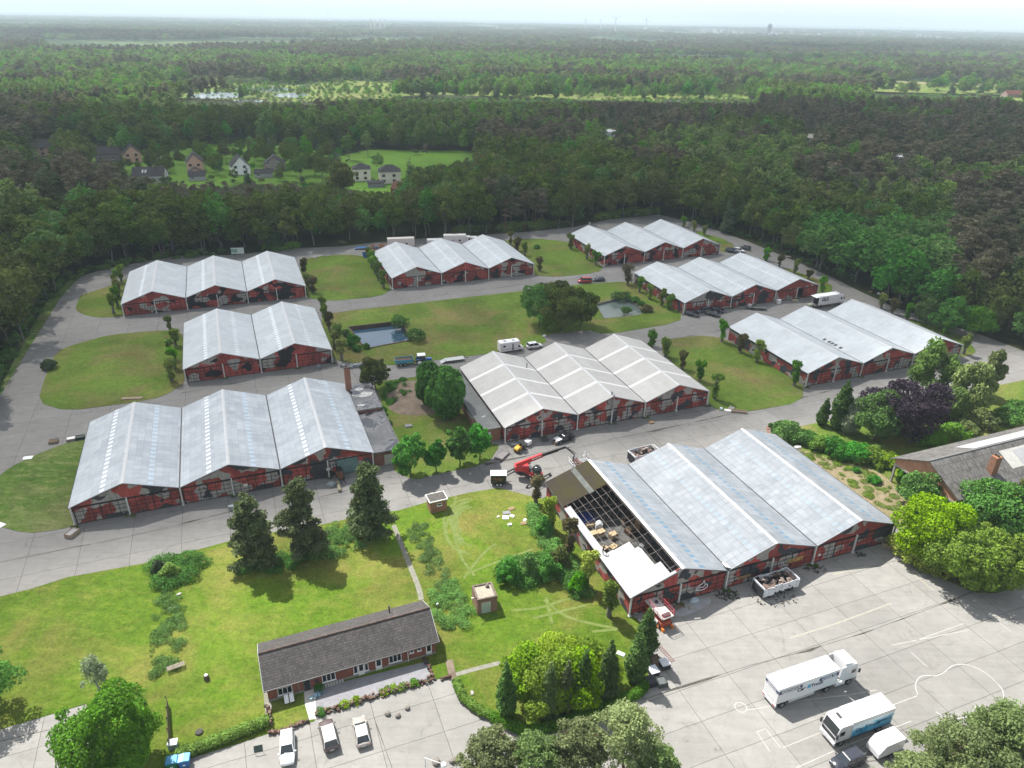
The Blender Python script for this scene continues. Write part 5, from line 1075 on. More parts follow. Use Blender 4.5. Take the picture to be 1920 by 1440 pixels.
# undergrowth patches
def patch(pts, h, n, size, mat, seed, label, name='undergrowth', cat='undergrowth', z=.06):
    rng = np.random.default_rng(seed); poly = np.array([tuple(v) for v in GP(pts)]); lo = poly.min(0); hi = poly.max(0); bl = []
    while len(bl) < max(6, int(n/75)):
        q = rng.uniform(lo, hi)
        if inpoly(q[None], [tuple(v) for v in poly])[0]: r = rng.uniform(.22, 1.15)*max(h, .9); bl.append((q[0], q[1], h*rng.uniform(0, .4), r, min(r, h*rng.uniform(.35, .7))))
    V, F, T = leaves(rng, bl, int(n*1.9), size*.72, upb=.9, cull=.6, jit=.6); V[:, 2] = np.abs(V[:, 2])+z
    o = link(name, npmesh(name, V, F, LF[mat], T)); return tag(o, label, cat, kind='stuff')
patch([(940, 1070), (985, 1052), (1035, 1050), (1050, 1072), (1010, 1090), (955, 1096)], 2.0, 8000, .32, 'maple', 1, 'dense dark bramble thicket behind the brick hut')
patch([(1000, 950), (1025, 990), (1050, 1030), (1080, 1065), (1060, 1070), (1030, 1035), (1005, 1000), (990, 960)], 1.2, 9000, .3, 'weed', 2, 'nettles and elder growing along the stripped-roof shed wall')
patch([(1050, 1070), (1085, 1085), (1110, 1120), (1085, 1125), (1055, 1095)], 1.4, 3500, .3, 'maple', 3, 'scrub between the bramble thicket and the shed corner')
patch([(808, 1105), (850, 1090), (885, 1150), (880, 1175), (830, 1185), (812, 1150)], .9, 7000, .2, 'weed', 4, 'dense nettle bed left of the brick hut')
patch([(760, 980), (800, 985), (830, 1060), (850, 1100), (815, 1100), (790, 1050)], .5, 4500, .2, 'weed', 5, 'tall weeds strewn along the footpath')
patch([(285, 1060), (340, 1045), (388, 1050), (375, 1085), (330, 1100), (300, 1100)], 1.5, 6000, .26, 'maple', 6, 'dark bramble patch at the top of the rubble bank')
patch([(295, 1110), (345, 1105), (345, 1180), (335, 1260), (290, 1280), (280, 1200)], .6, 5500, .2, 'weed', 7, 'weedy growth over the low rubble bank in the meadow')
patch([(560, 1040), (620, 985), (690, 990), (720, 1010), (690, 1030), (610, 1050)], 1.1, 6000, .28, 'weed', 8, 'leafy undergrowth at the foot of the meadow pines')
patch([(600, 1030), (560, 1060), (520, 1075), (440, 1075), (450, 1050), (540, 1040)], .9, 4500, .28, 'maple', 9, 'shaded undergrowth below the two left pines')
patch([(720, 720), (760, 712), (770, 735), (730, 760), (720, 745)], .8, 2200, .3, 'maple', 10, 'creeper beside the upper annex roof'); patch([(708, 760), (720, 765), (742, 830), (735, 840)], .8, 1800, .3, 'maple', 11, 'climbing growth along the annex wall')
patch([(1500, 850), (1600, 865), (1660, 905), (1700, 960), (1660, 960), (1560, 885)], .4, 7000, .2, 'olive', 12, 'sparse dry weeds over the sandy strip')
patch([(850, 442), (1000, 432), (1070, 424), (1060, 415), (990, 420), (860, 430)], 3.0, 5000, .5, 'fresh', 13, 'bright green bush belt below the wood behind the far lawn')
patch([(1110, 415), (1180, 408), (1235, 402), (1230, 393), (1120, 402)], 3.0, 2800, .5, 'fresh', 14, 'bright green bush belt behind the most distant shed'); patch([(490, 474), (560, 466), (560, 458), (500, 464)], 2.4, 1500, .5, 'fresh', 15, 'bright green bushes behind the farthest left shed')
patch([(-20, 760), (30, 660), (80, 575), (120, 530), (100, 525), (60, 570), (10, 650), (-40, 740)], 1.6, 6000, .5, 'maple', 16, 'low shrubs along the left side of the perimeter road'); patch([(130, 528), (210, 505), (330, 484), (440, 480), (440, 470), (330, 472), (205, 492), (125, 515)], 1.7, 4500, .5, 'maple', 17, 'low shrubs lining the far left bend of the perimeter road')
patch([(1300, 415), (1400, 448), (1480, 480), (1560, 515), (1600, 530), (1600, 518), (1480, 470), (1400, 440), (1310, 408)], 1.4, 5000, .5, 'maple', 18, 'low shrubs along the right side of the perimeter road')
# hedges
def hedge(pts, w, h, n, mat, seed, label, size=.2):
    rng = np.random.default_rng(seed); q = [Vector(G(*p)) for p in pts]; bl = []
    for i in range(len(q)-1):
        L = (q[i+1]-q[i]).length
        for k in range(max(1, int(L/.45))):
            p = q[i].lerp(q[i+1], k/max(1, int(L/.45))); bl.append((p.x+rng.normal()*.06, p.y+rng.normal()*.06, h*.5, w*.52, h*.52))
    V, F, T = leaves(rng, bl, n, size, upb=.3, cull=.75, jit=.7); V[:, 2] = np.clip(V[:, 2], .02, h*1.05)+.06
    return tag(link('hedge', npmesh('hedge', V, F, LF[mat], T)), label, 'hedge')
hedge([(856, 1285), (868, 1312), (893, 1332), (925, 1348)], 1.1, .9, 6000, 'fresh', 1, 'low ragged hedge curving round the left of the ornamental corner')
hedge([(925, 1350), (960, 1366), (990, 1378), (1040, 1366), (1100, 1345), (1160, 1322), (1198, 1304), (1208, 1285)], 1.3, 1.15, 14000, 'fresh', 2, 'trimmed green hedge bounding the ornamental corner along the yard')
hedge([(322, 1430), (345, 1418), (400, 1396), (460, 1374), (505, 1356)], 1.4, 1.15, 9000, 'fresh', 3, 'trimmed green hedge between the meadow and the car park')

vr = random.Random(77)
for i, (a, b) in enumerate(((300, 292), (318, 297), (335, 300), (400, 310), (412, 318), (425, 305), (440, 342), (465, 345), (528, 328), (545, 315), (560, 322), (575, 300), (590, 330), (605, 342), (618, 305), (632, 322), (640, 342), (655, 300), (640, 290), (690, 292), (565, 342), (395, 292), (370, 285), (270, 285), (215, 290), (150, 290), (770, 350), (480, 300), (508, 295))):
    p = G(a, b); pr = vr.choice([0, 1, 2, 3, 8, 9]); r = E('garden_tree', (p.x, p.y, 0), vr.uniform(0, 6), f'garden tree among the village houses, {"left" if a < 330 else "centre left" if a < 480 else "centre" if a < 600 else "right"} part', 'tree', 'garden trees of the village'); k_ = vr.uniform(.35, .75) if a < 560 else vr.uniform(.5, .95); r.scale = (k_*1.1, k_*1.1, k_); link('trunk', PT[pr], r); link('crown', PC[pr], r)

for i, (a, b, t_, w, m, l) in enumerate(((955, 1090, -1040, 24, 'maple', 'tallest dark bush at the left end of the bramble thicket'), (990, 1080, -1030, 22, 'weed', 'lighter bush in the middle of the bramble thicket'), (1025, 1085, -1035, 24, 'maple', 'dark bush at the right end of the bramble thicket'), (1050, 1065, -1018, 20, 'oak', 'dark elder bush against the stripped-roof shed wall'), (1085, 1110, -1066, 18, 'fresh', 'bright green sapling by the lime pollard'), (1020, 1005, -960, 16, 'maple', 'dark elder sapling between the far pollards by the shed wall'), (322, 1085, -1050, 16, 'fresh', 'small leafy bush at the top of the rubble bank'), (300, 1075, -1046, 13, 'spruce', 'bluish small conifer bush at the top of the rubble bank'))):
    T_(a, b, t_, w, 'bush', m, 3000, .28, 740+i, l)
# ------------------------------------------------------------------ vehicles
def wheel(parent, x, y, r, w=.22, rim=STEEL, z=None):
    z = r if z is None else z; s = 1 if y > 0 else -1
    o = MB().tube((x, y-w/2*s, z), (x, y+w/2*s, z), r, 18).build('wheel', RUBBER, parent, smooth=False)
    MB().tube((x, y+w/2*s, z), (x, y+(w/2+.015)*s, z), r*.6, 14).build('rim', rim, o); return o
def carpaint(c): return M(c, .22, .04, 1.0, spec=.6, key='car')
def car(px, py, yaw, L, Wd, Hh, col, label, kind='hatch', group=None, name='parked_car', rails=False, world=None, roofc=None):
    """local +x is the front; origin under the middle"""
    p = G(px, py) if world is None else Vector(world); r = E(name, (p.x, p.y, .006), R_(yaw), label, 'car' if name != 'van' else 'van', group)
    h = L/2; w = Wd/2; zb = .22; belt = Hh*.6; hood = Hh*.56
    prof = {'hatch': (.5, .12, -.62, -.92), 'suv': (.5, .22, -.8, -.95), 'van': (.62, .38, -.9, -.97), 'estate': (.48, .14, -.82, -.97), 'sedan': (.46, .1, -.4, -.72)}[kind]
    a0, a1, b1, b0 = [v*h for v in prof]; paint = carpaint(col)
    st = [(-h, .86, .42, belt*.86), (-h+.12, .95, .3, belt*.98), (-h*.7, 1, zb, belt), (-h*.2, 1, zb, belt), (a0*.95, 1, zb, belt*.98), (h*.72, .98, zb, hood*.95), (h*.93, .88, .3, hood*.84), (h, .74, .38, hood*.68)]
    V = []; Fs = []
    for x, f, z0, z1 in st:
        ww = w*f; V += [(x, -ww*.9, z0), (x, -ww, z0+(z1-z0)*.35), (x, -ww*.985, z0+(z1-z0)*.8), (x, -ww*.86, z1), (x, 0, z1+.04), (x, ww*.86, z1), (x, ww*.985, z0+(z1-z0)*.8), (x, ww, z0+(z1-z0)*.35), (x, ww*.9, z0)]
    n = 9
    for i in range(len(st)-1):
        for j in range(n-1): Fs.append((i*n+j, (i+1)*n+j, (i+1)*n+j+1, i*n+j+1))
        Fs.append((i*n+n-1, (i+1)*n+n-1, (i+1)*n, i*n))
    Fs += [tuple(range(n)), tuple(reversed([(len(st)-1)*n+j for j in range(n)]))]
    MB().add(V, Fs).build('body', paint, r, smooth=True)
    # glasshouse
    wt = w*.74; wb = w*.9; zt = Hh-.05
    g = [(a0, wb, belt), (a1, wt, zt), (b1, wt, zt), (b0, wb, belt)]; V = []
    for x, ww, z in g: V += [(x, -ww, z-.03), (x, ww, z-.03)]
    MB().add(V, [(0, 1, 3, 2), (2, 3, 5, 4), (4, 5, 7, 6), (0, 2, 4, 6), (7, 5, 3, 1)]).build('windows', GLASS, r)
    rf = MB(); rx0, rx1 = b1-.03, a1+.03
    rf.add([(rx0, -wt-.02, zt), (rx1, -wt-.02, zt), (rx1, wt+.02, zt), (rx0, wt+.02, zt), (rx0+.12, -wt+.12, zt+.06), (rx1-.12, -wt+.12, zt+.06), (rx1-.12, wt-.12, zt+.06), (rx0+.12, wt-.12, zt+.06)], [(4, 5, 6, 7), (0, 1, 5, 4), (1, 2, 6, 5), (2, 3, 7, 6), (3, 0, 4, 7), (3, 2, 1, 0)])
    for s in (-1, 1):
        for xa, xb in ((a0, a1), (b0, b1)): rf.tube((xa, s*wb, belt), (xb, s*wt, zt+.01), .045, 5)
        rf.tube((( a1+b1)/2+.1, s*wb*.99, belt), ((a1+b1)/2+.1, s*wt*1.01, zt), .04, 5)
        if rails: rf.tube((rx0+.2, s*(wt-.02), zt+.1), (rx1-.2, s*(wt-.02), zt+.1), .025, 5)
    rf.build('roof', paint if roofc is None else carpaint(roofc), r)
    for x in (h*.62, -h*.6):
        for s in (-1, 1): wheel(r, x, s*(w-.11), .33)
    for s in (-1, 1):
        MB().cbox((h*.93, s*w*.62, hood*.76), (.12, .34, .14)).build('headlight', M((.75, .78, .8), .15), r)
        MB().cbox((-h+.06, s*w*.72, belt*.78), (.08, .24, .2)).build('tail_light', M((.45, .02, .02), .3), r)
        MB().cbox((a0*.9, s*(w+.08), belt+.06), (.12, .18, .13)).build('mirror', paint, r)
    MB().cbox((-h-.0, 0, .55), (.03, .5, .12)).build('number_plate', M((.8, .8, .78), .5), r)
    return r
def ang(a, b): A = G(*a); B = G(*b); return math.degrees(math.atan2(B.y-A.y, B.x-A.x))
car(540, 1408, -74, 4.5, 1.72, 1.55, (.78, .79, .8), 'white estate car in the car park, leftmost of three', 'estate', 'cars in front of the bungalow')
car(617, 1384, -66+180, 4.4, 1.85, 1.78, (.13, .1, .095), 'dark brown off-roader with silver ribbed roof in the car park', 'suv', 'cars in front of the bungalow', rails=True, roofc=(.62, .62, .61))
car(678, 1377, -70+180, 4.25, 1.75, 1.45, (.42, .38, .34), 'silver-beige hatchback in the car park, rightmost of three', 'hatch', 'cars in front of the bungalow', roofc=(.7, .69, .66))
car(1587, 1432, 21.5+180, 4.3, 1.78, 1.6, (.03, .035, .05), 'dark car with white roof bars hitched to the white trailer', 'suv', roofc=(.04, .045, .06))
car(1002, 652, 22, 4.3, 1.8, 1.65, (.75, .76, .77), 'white car parked behind the motorhome', 'suv'); car(1122, 527, 190, 4.3, 1.75, 1.45, (.02, .025, .05), 'dark blue car behind the red van on the far road', 'hatch')
car(1096, 530, 190, 4.6, 1.8, 1.85, (.45, .03, .025), 'small red van parked on the far road', 'van', name='van')
for i, (a, b, yw, c, l, kd) in enumerate(((1297, 592, -38, (.02, .022, .03), 'black estate car at the corner of the shed, leftmost of four', 'estate'), (1318, 585, 200, (.1, .11, .13), 'dark grey van-like car, rearmost of four by the shed wall', 'suv'), (1336, 592, -38, (.015, .015, .02), 'black car in front, third of four by the shed', 'suv'), (1344, 584, -35, (.015, .015, .03), 'black car, rightmost of four by the shed', 'hatch'),
        (1371, 473, -32, (.03, .05, .09), 'dark blue car by the far shed corner, left of the white one', 'suv'), (1385, 472, -28, (.72, .72, .72), 'white car between two dark ones at the far shed corner', 'hatch'), (1396, 468, 150, (.015, .017, .025), 'black car at the far shed corner, right of the white one', 'suv'))):
    car(a, b, yw, 4.5, 1.8, 1.55, c, l, kd, 'cars parked by the shed with the open doorway' if i < 4 else 'cars at the far shed corner')
# burnt pick-up in front of the tan shed
def wreckcar():
    r = car(1056, 826, 37, 4.8, 1.85, 1.45, (.02, .02, .025), 'black wrecked car with its white bonnet panel in front of tan-roofed shed', 'sedan', name='wrecked_car')
    r.rotation_euler.z = R_(37+180); MB().cbox((1.45, 0, .92), (1.3, 1.45, .06), ry=.06).build('bonnet', WHITE, r)
    MB().cbox((-1.4, 1.2, .7), (.9, .05, .8), .7).build('open_door', BLACK, r); e = MB(); rr = random.Random(2)
    for i in range(9): e.tube((2.2+rr.uniform(0, .5), rr.uniform(-.7, .7), .1), (2.2+rr.uniform(0, .6), rr.uniform(-.7, .7), rr.uniform(.2, .7)), .07, 5)
    e.build('bared_engine', M((.3, .18, .13), .8, .4, 5), r)
wreckcar()
BANDC = M((.05, .06, .16), .4, .05)
def boxbody(mb, x0, x1, w, z0, z1): mb.box(x0, x1, -w, w, z0, z1); return mb
def cab(r, x0, x1, w, z0, z1, deflector=0.0):
    """tractor cab, front at x1"""
    m = MB(); m.ext([(x0, z0), (x1-.05, z0), (x1, z0+.5), (x1, z0+1.0), (x1-.28, z1-.25), (x1-.5, z1), (x0, z1)], 'y', -w, w); c = m.build('cab', carpaint((.78, .78, .78)), r, bevel=.06)
    # windscreen lies on the sloping front
    a = Vector((x1+.012, 0, z0+1.06)); b = Vector((x1-.262, 0, z1-.3))
    MB().slab((a.x, -w+.12, a.z), (a.x, w-.12, a.z), (b.x, w-.12, b.z), (b.x, -w+.12, b.z), .01).build('windscreen', GLASS, c)
    MB().box(x1-.01, x1+.03, -w+.15, w-.15, z0+.35, z0+.85).build('grille', DGREY, c); MB().box(x1-.02, x1+.1, -w-.02, w+.02, z0-.35, z0+.12).build('bumper', carpaint((.7, .7, .7)), c)
    for s in (-1, 1):
        MB().box(x1-1.15, x1-.45, s*w-.005, s*w+.015, z0+1.05, z0+1.75).build('side_window', GLASS, c); MB().box(x1+.0, x1+.2, s*(w+.12)-.1, s*(w+.12)+.1, z0+1.0, z0+1.65).build('mirror', DGREY, c)
        MB().cbox((x1+.1, s*(w-.25), z0-.1), (.05, .35, .16)).build('headlight', M((.8, .82, .85), .15), c)
    return c
def semi():
    p = G(1452, 1333); r = E('lorry', (p.x, p.y+.0, .01), R_(21.2), 'long white driving-school lorry with navy band along its side', 'lorry', 'white lorries in the yard')
    w = 1.25; wt = carpaint((.8, .8, .8)); r.location = (p.x-sin(R_(21.2))*w, p.y+cos(R_(21.2))*w, .01)
    b = MB().box(0, 9.6, -w, w, 1.1, 3.75).build('trailer_box', wt, r, bevel=.04)
    MB().box(.2, 9.4, -.45, .45, .7, 1.1).build('chassis', DGREY, r)
    for s in (-1, 1):
        y = s*(w+.012); 
        for x0, x1 in ((.05, 3.7), (6.4, 9.55)): MB().box(x0, x1, y-.01, y+.01, 2.75, 3.3).build('side_band', BANDC, b)
        rot = (pi/2, 0, 0) if s < 0 else (pi/2, 0, pi); yy = s*(w+.03); f = lambda x: x
        text('RIJSCHOOL', .58, WHITE, b, (1.95 if s < 0 else 1.95, yy, 3.02), rot, 'side_lettering', bold=.012); text('CODE 95', .58, WHITE, b, (7.95, yy, 3.02), rot, 'side_lettering', bold=.012)
        text('Car    Truck', .82, M((.06, .06, .12), .5), b, (5.05, yy, 2.45), rot, 'side_lettering', bold=.015); text('&', .95, M((.03, .45, .7), .5), b, (4.85, yy-.002*s, 2.5), rot, 'side_lettering', bold=.02)
        fr = MB()
        for a, z in ((.72, .9), (1.0, 1.08)): fr.box(2.0, 6.0, y-.03, y+.03, a, a+.1)
        fr.box(2.0, 2.1, y-.03, y+.03, .72, 1.1).box(5.9, 6.0, y-.03, y+.03, .72, 1.1); fr.build('side_guard', WHITE, r)
    MB().box(-.03, -.004, -w+.02, w-.02, 2.9, 3.3).build('rear_band', BANDC, b); text('RIJSCHOOL', .33, WHITE, b, (-.04, 0, 3.08), (pi/2, 0, -pi/2), 'rear_lettering', bold=.01)
    MB().box(-.1, .1, -w, w, .55, .95).build('rear_bumper', WHITE, r)
    for s in (-1, 1): MB().box(-.13, -.1, s*.95-.22, s*.95+.22, .68, .84).build('tail_light', M((.6, .05, .03), .3), r); 
    for s in (-1, 1): wheel(r, 1.1, s*1.05, .5, .35)
    c = cab(r, 10.6, 12.9, w, 1.05, 3.75)
    d = MB()
    for s in (-1, 1): d.slab((10.6, s*(w-.06), 1.2), (10.62+.02, s*(w-.06), 1.2), (10.62, s*(w-.06), 3.9), (10.6, s*(w-.06), 3.9), .03)
    for s in (-1, 1): MB().box(9.95, 10.6, s*(w-.03)-.03, s*(w-.03)+.03, 1.4, 3.7).build('side_fairing', wt, c)
    MB().ext([(10.6, 3.75), (12.3, 3.75), (10.75, 4.15), (10.6, 4.15)], 'y', -1.1, 1.1).build('roof_deflector', wt, c)
    MB().box(8.6, 12.6, -.5, .5, .55, 1.0).build('tractor_chassis', DGREY, r); MB().box(9.6, 11.1, -w, -w+.5, .5, 1.05).box(9.6, 11.1, w-.5, w, .5, 1.05).build('side_tank', WHITE, r)
    for x in (8.2, 11.9):
        for s in (-1, 1): wheel(r, x, s*1.05, .5, .35)
semi()
def boxtruck():
    p = G(1562, 1405); a = R_(20.5); w = 1.23; r = E('lorry', (p.x, p.y, .01), a+pi, 'short white box lorry with blue picture panel on its side', 'lorry', 'white lorries in the yard')
    # local +x (front) points back towards the lower left, so put the origin at the rear
    L = 8.6; q = Vector((cos(a), sin(a), 0)); nn = Vector((-sin(a), cos(a), 0)); r.location = p+q*L+nn*w+Vector((0, 0, .01))
    b = MB().box(0, 6.4, -w, w, 1.0, 3.7).build('cargo_box', carpaint((.8, .8, .8)), r, bevel=.04); MB().box(.1, 8.2, -.45, .45, .6, 1.0).build('chassis', DGREY, r)
    t = NT('blue_truck_graphic'); o = t.obj(); x, y, z = t.sep(o); f = t.math('MULTIPLY_ADD', t.noise(t.rotz(o, 0, scale=(.4, 1, 1.6)), 1.1, 3, .6), .9, t.math('MULTIPLY_ADD', z, -.25, .55))
    gm = t.fin(t.ramp(f, [(.25, (.7, .82, .88)), (.45, (.1, .42, .62)), (.65, (.03, .2, .38)), (.85, (.02, .05, .1))]), .35, .4)
    for s in (-1, 1):
        y = s*(w+.012); MB().box(.1, 6.3, y-.01, y+.01, 1.12, 3.2).build('picture_panel', gm, b); rot = (pi/2, 0, 0) if s < 0 else (pi/2, 0, pi); sg = -1 if s > 0 else 1
        text('Car   Truck', .8, M((.02, .05, .14), .5), b, (3.9, s*(w+.03), 2.1), rot, 'side_lettering', bold=.015); text('&', 1.1, M((.02, .3, .5), .5), b, (4.2, s*(w+.032), 2.15), rot, 'side_lettering', bold=.02)
        text('RIJSCHOOL', .46, M((.02, .03, .1), .5), b, (1.45, s*(w+.03), 2.3), rot, 'side_lettering', bold=.01)
        MB().box(.1, 6.3, y-.012, y+.012, 1.02, 1.11).build('lower_band', BLACK, b)
    c = cab(r, 6.5, 8.6, w, .95, 3.55); MB().box(7.1, 7.5, -.75, .1, 3.555, 3.6).build('roof_hatch', DGREY, c)
    for x in (1.7, 7.5):
        for s in (-1, 1): wheel(r, x, s*1.02, .48, .33)
boxtruck()
def trailer():
    a = R_(22); p = G(1640, 1430); r = E('box_trailer', (p.x-.1, p.y+.9, .01), a, 'white box trailer hitched behind the dark car', 'trailer')
    MB().ext([(0, .55), (3.9, .55), (3.9, 2.35), (.9, 2.35), (0, 1.3)], 'y', -.95, .95).build('body', carpaint((.8, .8, .8)), r, bevel=.05)
    MB().tube((-1.5, 0, .45), (.2, .5, .5), .05).tube((-1.5, 0, .45), (.2, -.5, .5), .05).build('drawbar', GREY, r); MB().tube((-1.0, .1, 0), (-1.0, .1, .8), .04).build('jockey_wheel', GREY, r)
    for x in (1.9, 2.6):
        for s in (-1, 1): wheel(r, x, s*.98, .3, .2)
trailer()
def delivery():
    p = G(1523, 580); a = R_(21.6); r = E('delivery_lorry', (p.x, p.y+1.3, .01), a, 'white delivery lorry with lettered side, open at the back', 'lorry')
    b = MB().box(1.5, 9.0, -1.25, 1.25, 1.0, 3.8).build('cargo_box', carpaint((.8, .8, .8)), r, bevel=.04)
    for s in (-1, 1): text('GLS', 1.5, M((.02, .03, .12), .5), b, (3.8, s*1.27, 2.7), (pi/2, 0, 0 if s < 0 else pi), 'side_lettering', bold=.06)
    MB().box(.2, 1.5, -1.25, 1.25, 3.5, 3.62).build('roof_extension', WHITE, b); MB().box(1.44, 1.49, -1.1, 1.1, 1.1, 3.5).build('dark_interior', BLACK, b); MB().box(.1, 1.4, -1.1, 1.1, .95, 1.05).build('tail_lift', GREY, r)  # dark_interior is a black panel painting the shade inside the open box
    MB().cbox((-.1, -.3, .6), (.8, 1.4, 1.0), .2).build('tail_gate', RUST, r)
    MB().box(1.5, 10.5, -.45, .45, .6, 1.0).build('chassis', DGREY, r); c = cab(r, 9.15, 11.1, 1.22, 1.0, 3.5); MB().ext([(9.2, 3.5), (10.6, 3.5), (9.3, 4.1), (9.2, 4.1)], 'y', -1, 1).build('roof_deflector', WHITE, c)
    for x in (3.3, 10.2):
        for s in (-1, 1): wheel(r, x, s*1.02, .48, .33)
    q = E('bulk_bag', tuple(G(1517, 579)), .3, 'pale bulk bag on a stand at the open back of the delivery lorry', 'bag'); MB().box(-.6, .6, -.6, .6, .5, 1.6).build('bag', M((.45, .48, .36), .9, .2), q, bevel=.1); MB().box(-.7, .7, -.6, .6, .0, .5).build('stand', DGREY, q)
delivery()
def camper():
    p = G(935, 664); r = E('motorhome', (p.x, p.y+1.1, .01), R_(21), 'white motorhome parked between the central lawn and tan-roofed shed', 'motorhome'); wt = carpaint((.78, .78, .78))
    b = MB().ext([(0, .45), (5.0, .45), (5.0, 2.3), (5.6, 2.5), (5.4, 2.95), (.1, 2.95), (0, 2.8)], 'y', -1.12, 1.12).build('body', wt, r, bevel=.07)
    c = MB().ext([(5.0, .4), (6.5, .4), (6.6, 1.0), (5.9, 1.3), (5.3, 2.1), (5.0, 2.2)], 'y', -1.0, 1.0).build('cab', wt, r, bevel=.06)
    MB().slab((5.93, -.85, 1.34), (5.93, .85, 1.34), (5.37, .8, 2.06), (5.37, -.8, 2.06), .01).build('windscreen', GLASS, c)
    for s in (-1, 1):
        MB().box(5.1, 5.6, s*1.0-.02, s*1.0+.02, 1.2, 1.8).build('side_window', GLASS, c)
        MB().box(.8, 1.5, s*1.13-.01, s*1.13+.01, 1.7, 2.2).build('window', GLASS, b); MB().box(3.3, 3.75, s*1.13-.01, s*1.13+.01, .6, 2.4).build('door', GREY, b); MB().box(.4, 4.9, s*1.135-.01, s*1.135+.01, 1.0, 1.06).build('stripe', GREY, b)
    MB().box(1.2, 2.0, -.4, .4, 2.96, 3.08).box(3.6, 4.3, -.35, .35, 2.96, 3.1).build('roof_hatches', M((.5, .5, .5), .4), b)
    for x in (1.3, 5.6):
        for s in (-1, 1): wheel(r, x, s*1.0, .34)
camper()
def tractor():
    p = G(792, 684); r = E('tractor', (p.x, p.y+.6, .01), R_(14), 'blue farm tractor with white cab roof on the middle road', 'tractor'); bl = carpaint((.03, .14, .42))
    MB().ext([(-.4, .7), (2.2, .7), (2.35, 1.0), (2.3, 1.45), (.7, 1.6), (-.4, 1.6)], 'y', -.42, .42).build('bonnet', bl, r, bevel=.08)
    c = MB().ext([(-1.2, 1.1), (.6, 1.1), (.5, 2.45), (-1.05, 2.45)], 'y', -.75, .75).build('cab', GLASS, r); MB().box(-1.25, .75, -.85, .85, 2.46, 2.66).build('cab_roof', WHITE, c, bevel=.05)
    f = MB()
    for s in (-1, 1):
        for xa, xb in ((-1.22, -1.07), (.62, .52)): f.tube((xa, s*.77, 1.1), (xb, s*.77, 2.46), .045)
    f.build('cab_frame', BLACK, c)
    for s in (-1, 1):
        wheel(r, -.85, s*.85, .85, .45, WHITE); wheel(r, 1.6, s*.8, .58, .35, WHITE); MB().cbox((-.85, s*.85, 1.72), (1.3, .5, .08)).build('mudguard', bl, r)
    MB().tube((1.0, .3, 1.5), (1.0, .3, 2.5), .05).build('exhaust', DGREY, r); MB().box(-1.6, 1.6, -.35, .35, .5, .9).build('chassis', DGREY, r)
    p = G(757, 687); r = E('tipping_trailer', (p.x, p.y+.8, .01), R_(16), 'blue tipping trailer loaded with soil behind the tractor', 'trailer'); m = carpaint((.05, .3, .42))
    mb = MB(); mb.box(-2.2, 2.2, -1.1, 1.1, .95, 1.05).box(-2.2, 2.2, -1.1, -1.03, 1.05, 1.85).box(-2.2, 2.2, 1.03, 1.1, 1.05, 1.85).box(-2.2, -2.13, -1.03, 1.03, 1.05, 1.85).box(2.13, 2.2, -1.03, 1.03, 1.05, 2.3)
    for i in range(6): mb.box(-2.0+i*.8, -1.92+i*.8, -1.14, -1.1, .95, 1.85)
    mb.build('tipper_body', m, r); MB().box(-2.1, 2.1, -1.0, 1.0, 1.06, 1.6).build('soil_load', M((.14, .08, .05), .95, .5, 3), r); MB().box(-2.2, 3.3, -.3, .3, .7, .95).build('chassis', DGREY, r)
    for x in (-1.0, .1):
        for s in (-1, 1): wheel(r, x, s*.9, .45, .3)
tractor()
def flat_trailer(px, py, yaw, L, label, m=GREY, load=None):
    p = G(px, py); r = E('flat_trailer', (p.x, p.y, .01), R_(yaw), label, 'trailer'); MB().box(-L/2, L/2, -.95, .95, .6, .72).build('deck', m, r); MB().tube((L/2, 0, .6), (L/2+1.3, 0, .5), .06).build('drawbar', DGREY, r)
    MB().cbox((-L/2-.6, 0, .35), (1.2, 1.6, .06), ry=-.45).build('ramp', m, r)
    for s in (-1, 1): wheel(r, 0, s*1.0, .3, .2); wheel(r, -.7, s*1.0, .3, .2)
    return r
flat_trailer(852, 677, 20, 5.0, 'empty silver car trailer on the road by the central lawn', M((.5, .52, .52), .5)); r = flat_trailer(1420, 580, -8, 5.0, 'rusty flatbed wreck in front of the shed with open doorway', M((.15, .16, .15), .8, .4, 2)); MB().cbox((-2.4, .3, 1.0), (.9, 1.2, .7), .3).build('battered_cab', M((.55, .57, .58), .6, .3, 2), r)
flat_trailer(690, 467, 8, 7.5, 'blue flat trailer behind the left end of the far shed', BLUEP)
